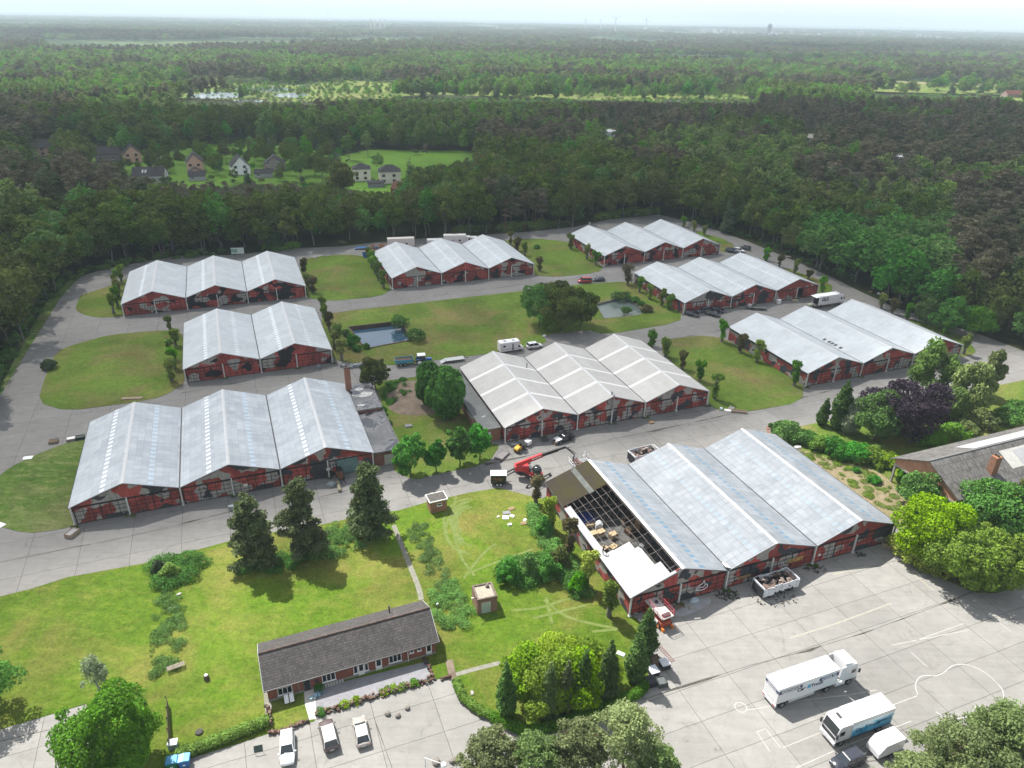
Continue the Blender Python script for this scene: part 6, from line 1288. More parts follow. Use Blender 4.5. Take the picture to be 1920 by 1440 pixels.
def telehandler():
    b = G(990, 893); a = R_(-46); r = E('telehandler', (b.x, b.y+.4, .01), a, 'red rotating telehandler with its long boom raised over the road', 'telehandler'); red = carpaint((.6, .02, .025))
    MB().ext([(-3.0, .7), (3.0, .7), (3.0, 1.25), (1.2, 1.5), (-1.6, 1.5), (-3.0, 1.3)], 'y', -.75, .75).build('chassis', red, r, bevel=.06)
    MB().box(.9, 2.6, -.45, .45, 1.38, 1.62).build('engine_deck', DGREY, r)
    for x in (-2.1, 2.1):
        for s in (-1, 1): wheel(r, x, s*1.05, .62, .4, WHITE); MB().cbox((x, s*1.0, 1.32), (1.4, .5, .08)).build('mudguard', red, r)
    for x in (-2.9, 2.9):
        for s in (-1, 1): o = MB().cbox((x, s*1.9, .45), (.22, 2.6, .2)).build('outrigger', BLACK, r); MB().tube((x, s*3.1, .02), (x, s*3.1, .5), .12).cbox((x, s*3.1, .05), (.5, .5, .08)).build('outrigger_foot', BLACK, o)
    ri = r.matrix_world if False else Matrix.Translation(r.location) @ Matrix.Rotation(a, 4, 'Z'); inv = ri.inverted()
    MB().tube((0, 0, 1.5), (0, 0, 1.75), .8, 18).build('turntable', DGREY, r)
    pv = G(968, 872, 2.9); e1 = G(1017, 853, 5.0); e2 = G(1046, 843, 6.2); e3 = G(1060, 838, 6.8); L_ = lambda v: inv @ v
    pv.y += .0
    tr = MB(); A = L_(pv); B = L_(e1); d = (B-A).normalized(); side = Vector((-d.y, d.x, 0)).normalized()*.55
    tr.cbox(tuple(A*.55+Vector((0, 0, .55))), (2.6, 1.5, 1.1), math.atan2(d.y, d.x)); tr.build('counterweight', red, r, bevel=.08)
    def beam(p, q, w, h, nm, m):
        p, q = Vector(p), Vector(q); d = q-p; rz = math.atan2(d.y, d.x); ry = -math.atan2(d.z, math.hypot(d.x, d.y)); c = (p+q)/2; return MB().cbox(tuple(c), (d.length, w, h), rz, ry=ry).build(nm, m, r)
    bm_ = beam(A, B, .5, .75, 'boom', red); beam(B-d*.3, L_(e2), .4, .55, 'boom_section', BLACK); beam(L_(e2)-d*.3, L_(e3), .3, .4, 'boom_tip', BLACK)
    rz = math.atan2((B-A).y, (B-A).x); ry = -math.atan2((B-A).z, math.hypot((B-A).x, (B-A).y)); c = A+(B-A)*.8; mw = Matrix.Translation(c) @ Matrix.Rotation(rz, 4, 'Z') @ Matrix.Rotation(ry, 4, 'Y')
    tx = text('MANITOU', .42, WHITE, r, (0, 0, 0), (0, 0, 0), 'boom_lettering', bold=.012); tx.matrix_local = mw @ Matrix.Translation((-.1, -.27, .05)) @ Matrix.Rotation(pi/2, 4, 'X')
    k = L_(G(1007, 881, 2.4)); cb = MB(); n = 14
    V = []; Fs = []
    for j, (zz, rr) in enumerate(((-.9, .62), (-.3, .85), (.35, .8), (.8, .5))): V += [(k.x+rr*1.15*cos(2*pi*i/n), k.y+rr*cos(0)*sin(2*pi*i/n), k.z+zz) for i in range(n)]
    for j in range(3): Fs += [(j*n+i, j*n+(i+1) % n, (j+1)*n+(i+1) % n, (j+1)*n+i) for i in range(n)]
    Fs += [tuple(range(n-1, -1, -1)), tuple(range(3*n, 4*n))]; cb.add(V, Fs); co_ = cb.build('cab', GLASS, r, smooth=True); MB().cbox((k.x, k.y, k.z-1.0), (1.7, 1.5, .3)).build('cab_floor', red, co_)
    fr = MB(); [fr.tube((k.x+.98*cos(t), k.y+.86*sin(t), k.z-.3), (k.x+.6*cos(t), k.y+.52*sin(t), k.z+.8), .04) for t in (0.8, 2.3, 3.9, 5.4)]; fr.build('cab_frame', BLACK, co_)
    # jib and basket with roof debris
    j0 = L_(e3); j1 = L_(G(1078, 853, 5.4)); MB().tube(j0, j1, .14, 6).tube(j0+Vector((.2, .2, -.1)), j1+Vector((.2, .2, .3)), .06).build('jib', DGREY, r)
    bc = L_(G(1087, 868, 4.4)); bs = MB(); w, l = 1.1, 1.9
    rz = R_(21.5)-a; bm = Matrix.Translation(bc) @ Matrix.Rotation(rz, 4, 'Z')
    pt = lambda x, y, z: bm @ Vector((x, y, z))
    bs.cbox(tuple(bc), (2*l, 2*w, .12), rz)
    for z in (.5, 1.05):
        for q0, q1 in (((-l, -w), (l, -w)), ((l, -w), (l, w)), ((l, w), (-l, w)), ((-l, w), (-l, -w))): bs.tube(pt(*q0, z), pt(*q1, z), .035, 5)
    for x in (-l, -l/2, 0, l/2, l):
        for y in (-w, w): bs.tube(pt(x, y, 0), pt(x, y, 1.05), .03, 5)
    bs.build('basket', STEEL, r); de = MB(); rr = random.Random(5)
    for i in range(12): de.cbox(tuple(pt(rr.uniform(-1.5, .4), rr.uniform(-.9, .9), rr.uniform(.1, .5))), (rr.uniform(.4, 1.2), rr.uniform(.1, .6), .08), rr.uniform(0, 3), rx=rr.uniform(-.4, .4))
    load = de.build('roof_debris', M((.2, .1, .08), .9, .5, 3), None); load.matrix_world = ri; tag(load, 'broken roof sheets piled in the raised basket', 'debris')
    return ri @ pt(1.35, .45, .06), ri @ pt(1.5, -.5, .06), ri @ pt(-1.1, .5, .06)
spots = telehandler()
def person(loc, yaw, label, suit, pose=0, h=1.78, skin=(.45, .28, .2), hair=(.05, .035, .03)):
    """one continuous skinned body with limbs that taper, wearing a suit and helmet"""
    r = E('person', tuple(loc), yaw, label, 'person', 'workers in white overalls')
    s = h/1.78; lean = .12 if pose == 0 else .3
    J = [(0, 0, .95), (0, 0, 1.15), (lean*.5, 0, 1.42), (lean*.7, 0, 1.52), (lean*.9, 0, 1.6),
         (0, .1, .9), (.06, .13, .5), (0, .14, .09), (.16, .15, .04), (0, -.1, .9), (-.05, -.13, .5), (-.12, -.14, .09), (.04, -.15, .04),
         (lean*.5, .2, 1.4), (.12+lean*.5, .27, 1.14), (.36+lean*.5, .2, 1.08+.1*pose), (.44+lean*.5, .19, 1.08+.1*pose),
         (lean*.5, -.2, 1.4), (.08+lean*.5, -.28, 1.14), (.3+lean*.5, -.24, .98), (.38+lean*.5, -.23, .96)]
    Rd = [.15, .15, .13, .06, .06, .1, .07, .045, .035, .1, .07, .045, .035, .075, .05, .036, .03, .075, .05, .036, .03]
    Ed = [(0, 1), (1, 2), (2, 3), (3, 4), (0, 5), (5, 6), (6, 7), (7, 8), (0, 9), (9, 10), (10, 11), (11, 12), (2, 13), (13, 14), (14, 15), (15, 16), (2, 17), (17, 18), (18, 19), (19, 20)]
    # five short fingers per hand
    for hnd in (16, 20):
        b = Vector(J[hnd]); 
        for f, (dy, ln) in enumerate(((-.03, .07), (-.012, .085), (.008, .08), (.026, .065), (-.045, .045))):
            J.append(tuple(b+Vector((.03 if f < 4 else 0, dy, 0)))); J.append(tuple(b+Vector((.03+ln if f < 4 else .035, dy*1.3, -.03)))); Rd += [.011, .009]; Ed += [(hnd, len(J)-2), (len(J)-2, len(J)-1)]
    me = bpy.data.meshes.new('body'); me.from_pydata([tuple(Vector(j)*s) for j in J], Ed, []); ob = bpy.data.objects.new('body', me); COL.objects.link(ob); ob.parent = r
    sk = ob.modifiers.new('skin', 'SKIN'); 
    if not me.skin_vertices:
        bm = bmesh.new(); bm.from_mesh(me); bm.verts.layers.skin.verify(); bm.to_mesh(me); bm.free()
    for i, v in enumerate(me.skin_vertices[0].data): v.radius = (Rd[i]*s, Rd[i]*s); v.use_root = (i == 0)
    sb_ = ob.modifiers.new('sub', 'SUBSURF'); sb_.levels = 1; sb_.render_levels = 1; me.materials.append(M(suit, .8, .1))
    c = Vector((lean*1.05, 0, 1.68))*s; hd = MB(); bm = bmesh.new(); bmesh.ops.create_icosphere(bm, subdivisions=2, radius=.11*s); V = [tuple(Vector((v.co.x, v.co.y*.85, v.co.z*1.2))+c) for v in bm.verts]; Fs = [tuple(v.index for v in f.verts) for f in bm.faces]
    hd.add(V, Fs).cbox(tuple(c+Vector((.11, 0, -.01))*s), (.035, .03, .05)).cbox(tuple(c+Vector((0, .095, 0))*s), (.04, .02, .06)).cbox(tuple(c+Vector((0, -.095, 0))*s), (.04, .02, .06)); hd.build('head', M(skin, .6), r, smooth=True)
    fz = MB(); [fz.cbox(tuple(c+Vector((.1, y, .02))*s), (.02, .025, .012)) for y in (-.04, .04)]; fz.cbox(tuple(c+Vector((.1, 0, -.065))*s), (.02, .05, .01)).build('eyes_and_mouth', BLACK, r)
    hl = MB(); V2 = [tuple((Vector(v)-c)*1.12+c+Vector((-.01, 0, .02))) for v in V]; hl.add(V2, [f for f in Fs if sum(V[i][2] for i in f)/3 > c.z+.03]); hl.build('hood', M(suit, .8), r); bm.free(); return r
person(spots[0], R_(200), 'worker in white overalls standing in the raised basket, left of the two', (.78, .78, .78)); person(spots[1], R_(215), 'worker in white overalls leaning over the basket rail, right of the two', (.75, .76, .78), 1)
person(spots[2], R_(-20), 'worker in dark clothes at the boom end of the basket', (.1, .11, .16), 0)
pj = onh('J', .35, 9.3, 3.95); person(pj, R_(60), 'worker in dark clothes crouched on the new white roof edge', (.05, .05, .06), 1, 1.7)
def closed_trailer():
    p = G(920, 910); r = E('event_trailer', (p.x, p.y+.5, .01), R_(2), 'small black box trailer with orange script and white roof', 'trailer')
    b = MB().box(0, 2.9, -.75, .95, .5, 2.3).build('body', carpaint((.02, .02, .022)), r, bevel=.03); MB().box(-.05, 2.95, -.8, 1.0, 2.31, 2.38).build('roof', WHITE, b)
    text('flame', .7, M((.5, .17, .05), .5), b, (1.3, -.77, 1.5), (pi/2, 0, 0), 'side_lettering', shear=.3) if False else MB().path([(.5, -.77, 1.4), (.8, -.77, 1.7), (1.1, -.77, 1.35), (1.4, -.77, 1.7), (1.7, -.77, 1.3), (2.1, -.77, 1.65)], .05, 4).path([(.6, -.77, 1.1), (2.0, -.77, 1.15)], .03, 4).build('side_lettering', M((.5, .17, .05), .5), b)
    MB().tube((2.9, 0, .5), (3.8, 0, .45), .05).build('drawbar', DGREY, r)
    for x in (1.2, 1.85):
        for s in (-1, 1): wheel(r, x, s*.85+.1, .3, .2, WHITE)
closed_trailer()
def scissor():
    A = G(1210, 1130); a = R_(-63); p = G(1243, 1172); r = E('scissor_lift', (p.x-.6, p.y+1.2, .01), a, 'red scissor lift with railed platform beside the shed corner', 'lift'); red = M((.5, .07, .045), .6, .25, 2)
    MB().box(-2.0, 2.0, -.9, .9, .35, 1.1).build('chassis', M((.5, .1, .05), .6, .25, 2), r, bevel=.05); sc_ = MB()
    for y in (-.7, .7):
        for i in range(3): z = 1.15+i*.28; sc_.tube((-1.8, y, z), (1.8, y, z+.28), .05, 4).tube((1.8, y, z), (-1.8, y, z+.28), .05, 4)
    sc_.build('scissor_arms', red, r); MB().box(-3.0, 2.2, -1.0, 1.0, 2.0, 2.15).build('platform', M((.62, .56, .53), .8, .25, 2), r)
    rl = MB()
    for z in (2.65, 3.15):
        for q in (((-3.9, -1.0), (2.2, -1.0)), ((2.2, -1.0), (2.2, 1.0)), ((2.2, 1.0), (-3.9, 1.0)), ((-3.9, 1.0), (-3.9, -1.0))): rl.tube((*q[0], z), (*q[1], z), .04, 5)
    for x in (-3.9, -3.0, -2, -1, 0, 1, 2.2):
        for y in (-1, 1): rl.tube((x, y, 2.0), (x, y, 3.15), .035, 5)
    rl.build('railing', M((.55, .08, .1), .5, .2), r)
    MB().cbox((1.7, 0, 2.3), (.5, 1.2, .3)).cbox((-1.0, .3, 2.3), (.4, .4, .35)).build('tool_box', DGREY, r); MB().box(-.6, 1.2, -1.05, -.9, .5, 1.0).build('battery_box', WHITE, r)
    for x in (-1.5, 1.5):
        for s in (-1, 1): wheel(r, x, s*.95, .42, .3, ORANGE)
    for x in (-2.3, 2.3): MB().cbox((x, -.8, .25), (.5, .3, .5)).cbox((x, .8, .25), (.5, .3, .5)).build('outrigger', ORANGE, r)
scissor()
def burnt(p, yaw, label, L=6.2, seed=1, name='burnt_coach_body'):
    r = E(name, (p.x, p.y, .01), R_(yaw), label, 'wreck', 'wrecked white vehicle bodies'); rr = random.Random(seed); mb = MB(); n = 14; w = 1.35
    for s in (-1, 1):
        for i in range(n):
            x0 = -L/2+L*i/n; x1 = x0+L/n; z0 = .7+.25*abs(math.sin(i*1.3)) if 3 < i < 12 else .6; z1 = 2.15+.12*rr.uniform(-1, 1); y = s*(w+.06*rr.uniform(-1, 1)); mb.slab((x0, y, z0), (x1, y+.05*rr.uniform(-1, 1), z0), (x1, y, z1), (x0, y, z1), .05*s)
    mb.box(-L/2-.05, -L/2+.05, -w, w, .5, 2.2).box(L/2-.05, L/2+.05, -w, w, .8, 2.1); mb.build('side_panel', M((.75, .78, .82), .5, .2, 1.5), r)
    MB().box(-L/2-.1, -L/2-.06, -w+.1, w-.1, .4, 1.9).box(-L/2, L/2, -w+.1, w-.1, .45, 1.2).build('charred_floor', M((.03, .03, .035), .9, .3, 2), r); d = MB()
    for i in range(46): d.cbox((rr.uniform(-L/2+.3, L/2-.3), rr.uniform(-w+.25, w-.25), rr.uniform(1.3, 2.15)), (rr.uniform(.3, 1.3), rr.uniform(.08, .7), rr.uniform(.05, .25)), rr.uniform(0, 3), rx=rr.uniform(-.6, .6), ry=rr.uniform(-.5, .5), mi=i % 3)
    load = d.build('rubbish_load', [M((.4, .32, .27), .9, .4, 3), M((.07, .05, .045), .9, .4, 3), M((.22, .15, .12), .9, .4, 3)], None); load.location = r.location; load.rotation_euler = r.rotation_euler
    tag(load, 'burnt boards and twisted sheets heaped in the '+('front' if seed == 1 else 'rear')+' white vehicle body', 'rubbish')
    for x in (-L*.3, L*.3):
        for s in (-1, 1): wheel(r, x, s*(w-.2), .45, .3, DGREY)
    return r
burnt(G(1455, 1112)+Vector((0, .9, 0)), 23, 'white vehicle body filled with burnt rubbish in front of the near shed', 6.6, 1)
burnt(G(1208, 867)+Vector((0, 1, 0)), 25, 'white vehicle body with dark junk behind the near shed', 6.0, 2)
# lorries behind the far shed
def plainbox(px, py, yaw, L, h, label, cabin=False, m=(.75, .74, .72), name='lorry', z0=.9):
    p = G(px, py); r = E(name, (p.x, p.y, .01), R_(yaw), label, 'lorry' if cabin else 'trailer'); b = MB().box(0, L, -1.25, 1.25, z0, h).build('cargo_box', carpaint(m), r, bevel=.04); MB().box(.2, L+(1.8 if cabin else 0), -.4, .4, .55, z0).build('chassis', DGREY, r)
    for k in range(3): MB().box(.6+k*L*.3, .6+k*L*.3+.8, -1.27, -1.252, 1.6, 2.2).build('side_panel', M((.5, .5, .5), .6, .2) if k < 2 else GLASS, b)
    if cabin: cab(r, L+.1, L+2.0, 1.2, .95, 3.2)
    for x in (1.2, L-1.2 if not cabin else L+1.2):
        for s in (-1, 1): wheel(r, x, s*1.02, .48, .33)
    return r
plainbox(727, 466, 12, 10, 3.9, 'cream box trailer behind the far shed, leftmost of the parked vans', m=(.7, .66, .62), name='box_trailer'); plainbox(832, 459, 8, 8.5, 3.9, 'white box lorry with cab behind the far shed', True); plainbox(801, 463, 8, 6, 2.9, 'low white trailer just left of the white box lorry', name='box_trailer')
def caravan(px, py, yaw, label):
    p = G(px, py); r = E('caravan', (p.x, p.y, .01), R_(yaw), label, 'caravan'); b = MB().ext([(0, .5), (5, .5), (5.2, 1.4), (4.8, 2.7), (.3, 2.7), (-.1, 1.4)], 'y', -1.1, 1.1).build('body', carpaint((.76, .76, .75)), r, bevel=.08)
    for x in (.8, 3.4): MB().box(x, x+.9, -1.12, -1.102, 1.4, 2.0).build('window', GLASS, b)
    for s in (-1, 1): wheel(r, 2.6, s*1.0, .32)
caravan(871, 457, 8, 'white caravan parked behind the white box lorry at the far shed')
r = E('site_board', tuple(G(447, 482)), R_(10), 'green and white board on legs behind the farthest left shed', 'board'); MB().box(-2.2, 2.2, -.06, .06, 1.2, 3.4).build('panel', M((.55, .62, .58), .5, .1), r); MB().box(-2.2, 0, -.075, -.062, 1.7, 3.0).build('green_field', M((.2, .4, .32), .5), r); MB().tube((-1.8, 0, 0), (-1.8, 0, 1.2), .06).tube((1.8, 0, 0), (1.8, 0, 1.2), .06).build('leg', GREY, r)
# round wooden pen behind the far shed
p = G(713, 472); r = E('round_pen', (p.x, p.y, .01), 0, 'round pen of orange and cream panels behind the far shed', 'pen')
for i in range(14):
    a0 = i*2*pi/14; a1 = (i+1)*2*pi/14; MB().slab((4.3*cos(a0), 4.3*sin(a0), .05), (4.3*cos(a1), 4.3*sin(a1), .05), (4.3*cos(a1), 4.3*sin(a1), 2.0), (4.3*cos(a0), 4.3*sin(a0), 2.0), .08).build('panel', M((.55, .3, .2), .8) if i % 2 else M((.6, .52, .42), .8), r)
r = E('skip', tuple(G(691, 482)), R_(10), 'blue steel skip left of the round pen', 'skip'); mb = MB(); mb.ext([(-1.6, 0), (1.6, 0), (2.0, 1.7), (-2.0, 1.7)], 'y', -.9, -.84).ext([(-1.6, 0), (1.6, 0), (2.0, 1.7), (-2.0, 1.7)], 'y', .84, .9).slab((-1.6, -.84, 0), (-1.6, .84, 0), (-2.0, .84, 1.7), (-2.0, -.84, 1.7), .05).slab((1.6, .84, 0), (1.6, -.84, 0), (2, -.84, 1.7), (2, .84, 1.7), .05).box(-1.6, 1.6, -.84, .84, 0, .05).build('shell', BLUEP, r)
# yellow loader
p = G(976, 845); r = E('compact_loader', (p.x, p.y+.2, .01), R_(52), 'small yellow articulated loader carrying a white box at its front', 'loader')
MB().ext([(-1.6, .5), (-.2, .5), (-.2, 1.3), (-1.3, 1.25), (-1.65, 1.0)], 'y', -.5, .5).build('engine_cover', YELLOW, r, bevel=.08); MB().box(-.2, 1.0, -.4, .4, .45, .95).build('front_frame', DGREY, r); f = MB()
for x in (-.4, .5):
    for s in (-1, 1): f.tube((x, s*.45, .9), (x, s*.45, 2.0), .04)
f.box(-.55, .65, -.55, .55, 2.0, 2.07).build('roll_frame', BLACK, r); MB().box(-.3, .2, -.3, .3, .95, 1.4).build('seat', BLACK, r); MB().cbox((1.3, .3, .8), (1.4, .1, .12), ry=-.2).cbox((1.3, -.3, .8), (1.4, .1, .12), ry=-.2).build('lift_arm', DGREY, r); ld = MB().box(1.7, 3.0, -.6, .6, .4, 1.2).build('load_box', WHITE, r, bevel=.04)
for x in (-1.0, .8):
    for s in (-1, 1): wheel(r, x, s*.6, .42, .28)
def pallet(mb, x, y, z, rz=0, mi=0, w=1.2, d=.8):
    m = Matrix.Translation((x, y, z)) @ Matrix.Rotation(rz, 4, 'Z')
    for i in range(5):
        c = m @ Vector((0, -d/2+.07+i*(d-.14)/4, .13)); mb.cbox(tuple(c), (w, .1, .025), rz, mi)
    for i in range(3):
        c = m @ Vector((-w/2+.06+i*(w-.12)/2, 0, .06)); mb.cbox(tuple(c), (.1, d, .1), rz, mi)
def put_pallets(px, py, n, label, yaw=0, w=1.2, mat=WOOD, z=.065):
    p = G(px, py); r = MB()
    for k in range(n): pallet(r, 0, 0, k*.145, .06*(k % 3), w=w)
    o = r.build('pallet' if n == 1 else 'pallet_stack', mat, None, loc=(p.x, p.y, z), rz=R_(yaw)); tag(o, label, 'pallet'); return o
def crate(px, py, yaw, w, d, h, label, mat=WOOD, fill=None, name='wooden_crate', z=.01, lid=False, par=None):
    p = G(px, py); r = E(name, (p.x, p.y, z), R_(yaw), label, 'crate'); mb = MB()
    mb.box(-w/2, w/2, -d/2, d/2, 0, .06)
    n = max(2, int(h/.22))
    for i in range(n):
        a = .1+i*(h-.1)/n; b = a+(h-.1)/n-.05; mb.box(-w/2, w/2, -d/2, -d/2+.04, a, b).box(-w/2, w/2, d/2-.04, d/2, a, b).box(-w/2, -w/2+.04, -d/2+.04, d/2-.04, a, b).box(w/2-.04, w/2, -d/2+.04, d/2-.04, a, b)
    for x in (-w/2, w/2):
        for y in (-d/2, d/2): mb.cbox((x*.97, y*.97, h/2), (.09, .09, h))
    mb.build('slats', mat, r)
    if fill: MB().box(-w/2+.06, w/2-.06, -d/2+.06, d/2-.06, .08, h*.8).build('filling', fill, r, bevel=.04)
    if lid: MB().box(-w/2-.05, w/2+.05, -d/2-.05, d/2+.05, h, h+.06).build('cover', fill, r)
    return r
crate(136, 1003, 75, 1.9, 1.3, .8, 'open wooden crate at the left shed corner', M((.5, .38, .27), .8, .2, 3), GREY); crate(101, 830, 20, 1.6, 1.2, .6, 'wooden crate of rubbish by the left lawn, leftmost of three boxes', M((.4, .3, .22), .9, .3, 3), DWOOD)
crate(134, 825, 25, 1.6, 1.3, .6, 'wooden crate with white bag, middle of three boxes by the left lawn', M((.45, .35, .26), .9, .3, 3), M((.7, .75, .75), .6)); crate(151, 823, 25, 1.6, 1.1, .7, 'dark green box, rightmost of three boxes by the left lawn', M((.03, .07, .06), .6), M((.05, .06, .06), .7))
crate(248, 748, 8, 4.4, .9, .35, 'long shallow wooden tray on the lawn edge below the double shed', M((.55, .42, .28), .8, .2, 3), M((.35, .27, .18), .9), name='wooden_tray'); crate(1664, 1024, -25, 1.8, 1.2, .7, 'open wooden crate at the right end of the near shed', M((.5, .38, .24), .8, .2, 3), DWOOD)
for i, (a, b, yw, m, l, nm) in enumerate(((1228, 1242, -72, M((.35, .25, .17), .9, .3, 4), 'brown slatted crate, farthest of the five boxes by the cypresses', 'wooden_crate'), (1245, 1250, -72, M((.6, .62, .64), .5), 'white covered box right of the brown slatted crate', 'covered_crate'), (1224, 1264, -70, M((.65, .7, .75), .5), 'box under a pale blue sheet in the middle of the five', 'covered_crate'), (1219, 1283, -72, M((.03, .035, .04), .6), 'black box nearest the hedge corner', 'black_box'), (1240, 1283, -75, M((.12, .14, .14), .6, .3, 4), 'grey-green slatted box right of the black one', 'slatted_box'))):
    crate(a, b, yw, 1.25, 1.15, .85, l, m if i in (0, 3, 4) else DGREY, m if i else DWOOD, nm, lid=i in (1, 2, 3))
crate(941, 856, 62, 3.2, 1.7, .5, 'grey stillage with orange straps beside the road', M((.3, .27, .26), .8, .2, 2), M((.24, .22, .22), .9), name='stillage'); MB()
crate(1022+40-118+0, 855, 62, .9, .25, .62, 'orange straps lying on the grey stillage', ORANGE, ORANGE, name='strap_bundle') if False else None
put_pallets(1221, 793, 2, 'pale pallets in front of the tan-roofed shed', 20, z=.01); put_pallets(1440, 803, 1, 'brown pallet behind the near shed, upper one', 80, mat=M((.4, .2, .14), .9), z=.01); put_pallets(1441, 811, 1, 'brown pallet behind the near shed, lower one', 75, mat=M((.4, .2, .14), .9), z=.01)
put_pallets(958, 955, 1, 'wooden pallet on the mown circle, upper one', 40); put_pallets(982, 982, 1, 'wooden pallet on the mown circle, lower one', 20)
def sheetobj(px, py, w, d, yaw, label, mat=WHITE, h=.08, name='plastic_sheet', z=.07):
    p = G(px, py); rr = random.Random(px*7+py); n = 9; pl = [(w/2*cos(2*pi*i/n)*rr.uniform(.75, 1.15), d/2*sin(2*pi*i/n)*rr.uniform(.75, 1.15)) for i in range(n)] if name == 'plastic_sheet' else [(-w/2, -d/2), (w/2, -d/2), (w/2, d/2), (-w/2, d/2)]
    V = [(x, y, 0) for x, y in pl]+[(x*.9, y*.9, h*rr.uniform(.7, 1.4)) for x, y in pl]; o = MB().add(V, [(i, (i+1) % len(pl), len(pl)+(i+1) % len(pl), len(pl)+i) for i in range(len(pl))]+[tuple(range(len(pl), 2*len(pl)))]).build(name, mat, None, loc=(p.x, p.y, z), rz=R_(yaw)); return tag(o, label, 'sheet' if name == 'plastic_sheet' else 'board')
for a in ((950, 962, 1.4, .9, 15, 'grey board lying above the white ones on the mown circle', GREY, .08, 'board'), (948, 971, 1.1, 1.0, 5, 'larger white board on the mown circle', WHITE, .08, 'board'), (960, 968, .9, .7, -25, 'tilted white board right of the larger one', WHITE, .08, 'board'), (956, 985, .9, .7, 10, 'crumpled white plastic below the boards', WHITE, .2), (984, 976, .7, .5, 60, 'small white board by the lower pallet', WHITE, .1, 'board'),
        (934, 969, .6, .25, 55, 'narrow white strip left of the boards', WHITE, .06, 'board'), (52, 859, 1.7, 1.2, 15, 'white sheet on the edge of the left lawn', WHITE, .06, 'board'), (0, 985, 1.6, 1.2, -20, 'white board cut off by the left edge', WHITE, .08, 'board'), (262, 748, 1.0, .6, 10, 'white plastic at the end of the long tray', WHITE, .1), (1164, 1227, 1.2, .7, -30, 'white board leaning on the grass by the cypresses', WHITE, .12, 'board'),
        (1366, 771, 2.2, 1.2, -20, 'white plastic heap at the corner of the right lawn', WHITE, .25), (1302, 1128, 1.6, .8, 20, 'crumpled pale blue plastic in front of the near shed', M((.5, .6, .66), .5), .35), (1495, 841, 1.6, .9, 5, 'white plastic chair frame by the sandy strip', WHITE, .4), (1632, 549, 1.6, .9, 10, 'brown boards dumped at the roadside verge', DWOOD, .4), (1648, 552, 1.2, .8, 10, 'white sack dumped at the roadside verge', WHITE, .5),
        (1668, 562, 2.4, .7, -20, 'strewn white sheets along the right perimeter road', WHITE, .15), (1684, 567, 2.4, .7, -18, 'white sheet at the end of the roadside litter', WHITE, .12), (1477, 482, 2.4, .8, -20, 'pinkish boards at the far right roadside', M((.5, .42, .38), .8), .25), (591, 484, 2.2, 1.0, 5, 'pale stone heap at the top of the lawn behind', M((.4, .38, .34), .9), .3), (1105, 622, 1.4, .8, 10, 'grey sheet by the far side of the central clump', GREY, .15), (1088, 625, 1.6, 1.0, 0, 'beige bag beside the concrete pad', M((.45, .38, .32), .9), .5), (1020, 631, 1.2, .7, 15, 'white bag at the lawn corner by the willow clump', WHITE, .35), (766, 800, 1.6, 1.0, 10, 'grey hatch cover on the annex lawn', GREY, .25, 'board'),
        (620, 912, 1.9, 1.1, 12, 'grey tarpaulined pile on the road by the fork', M((.3, .33, .34), .7), .5), (437, 955, 1.7, 1.0, 12, 'grey covered box behind the pine trees', M((.32, .35, .36), .7), .6), (1576, 1033, 1.7, .9, 5, 'pale board on dark scrap by the shed doors', M((.6, .62, .62), .6), .2, 'board'), (1271, 576, 1.3, .8, 20, 'brown bag at the left corner of the dark-car shed', M((.42, .33, .27), .9), .6), (1277, 582, 1.0, .7, 0, 'white bag beside the brown bag', WHITE, .4), (1352, 768, 1.0, .7, 10, 'pale blue plastic left of the white heap', M((.5, .62, .66), .5), .3)):
    sheetobj(*a)
crate(1385, 773, -10, 3.4, 1.0, .45, 'wooden tray right of the white plastic heap', M((.5, .4, .3), .8, .2, 3), DWOOD, name='wooden_tray', z=.07); crate(1371, 768, 60, 1.3, 1.0, .5, 'open pale crate above the white plastic heap', M((.6, .56, .5), .8), GREY, z=.07)
crate(1459, 569, 5, 1.1, 1.1, 1.2, 'white box at the gutter post of the dark-car shed', WHITE, WHITE, name='white_box', lid=True); crate(1490, 566, 5, 1.9, .9, .6, 'sand-coloured block at the foot of the open doorway post', M((.5, .47, .33), .9), M((.5, .47, .33), .9), name='concrete_block', lid=True)
crate(1022, 826, 20, 1.2, 1.0, .6, 'small dark scrap crate in front of the tan-roofed shed', M((.1, .1, .09), .8, .4, 3), DGREY, name='scrap_crate'); crate(966, 836, 0, 1.5, .8, .35, 'grey flat box left of the yellow loader', GREY, M((.4, .43, .42), .6), name='flat_box', lid=True)
for i, (a, b, s) in enumerate(((1240, 795, 1), (0, 0, 0))):
    pass
# scrap heaps at shed posts
def heap(p, r_, h, n, seed, label, cols=((.06, .055, .04), (.1, .09, .06), (.04, .06, .02)), z=.01, name='scrap_heap'):
    rr = random.Random(seed); mb = MB()
    for i in range(n):
        a = rr.uniform(0, 2*pi); q = r_*math.sqrt(rr.random()); mb.cbox((p.x+q*cos(a), p.y+q*sin(a)*.6, z+h*(1-q/r_)*rr.random()+.05), (rr.uniform(.12, .55), rr.uniform(.04, .2), rr.uniform(.03, .12)), rr.uniform(0, 3), rx=rr.uniform(-.6, .6), ry=rr.uniform(-.6, .6), mi=i % len(cols))
    return tag(mb.build(name, [M(c, .9, .4, 4) for c in cols], None), label, 'rubbish')
heap(onh('J', 16.2, -1.6), 1.9, .5, 60, 1, 'dark scrap heap left of the white rubbish-filled body'); heap(onh('J', 33.0, -1.3), 1.9, .4, 45, 2, 'dark scrap heap at the second valley post of the near shed'); heap(onh('J', 8.3, -1.3), 1.3, .5, 30, 3, 'splintered timber at the middle post of the nearest gable', ((.45, .34, .18), (.3, .22, .12), (.15, .12, .09)))
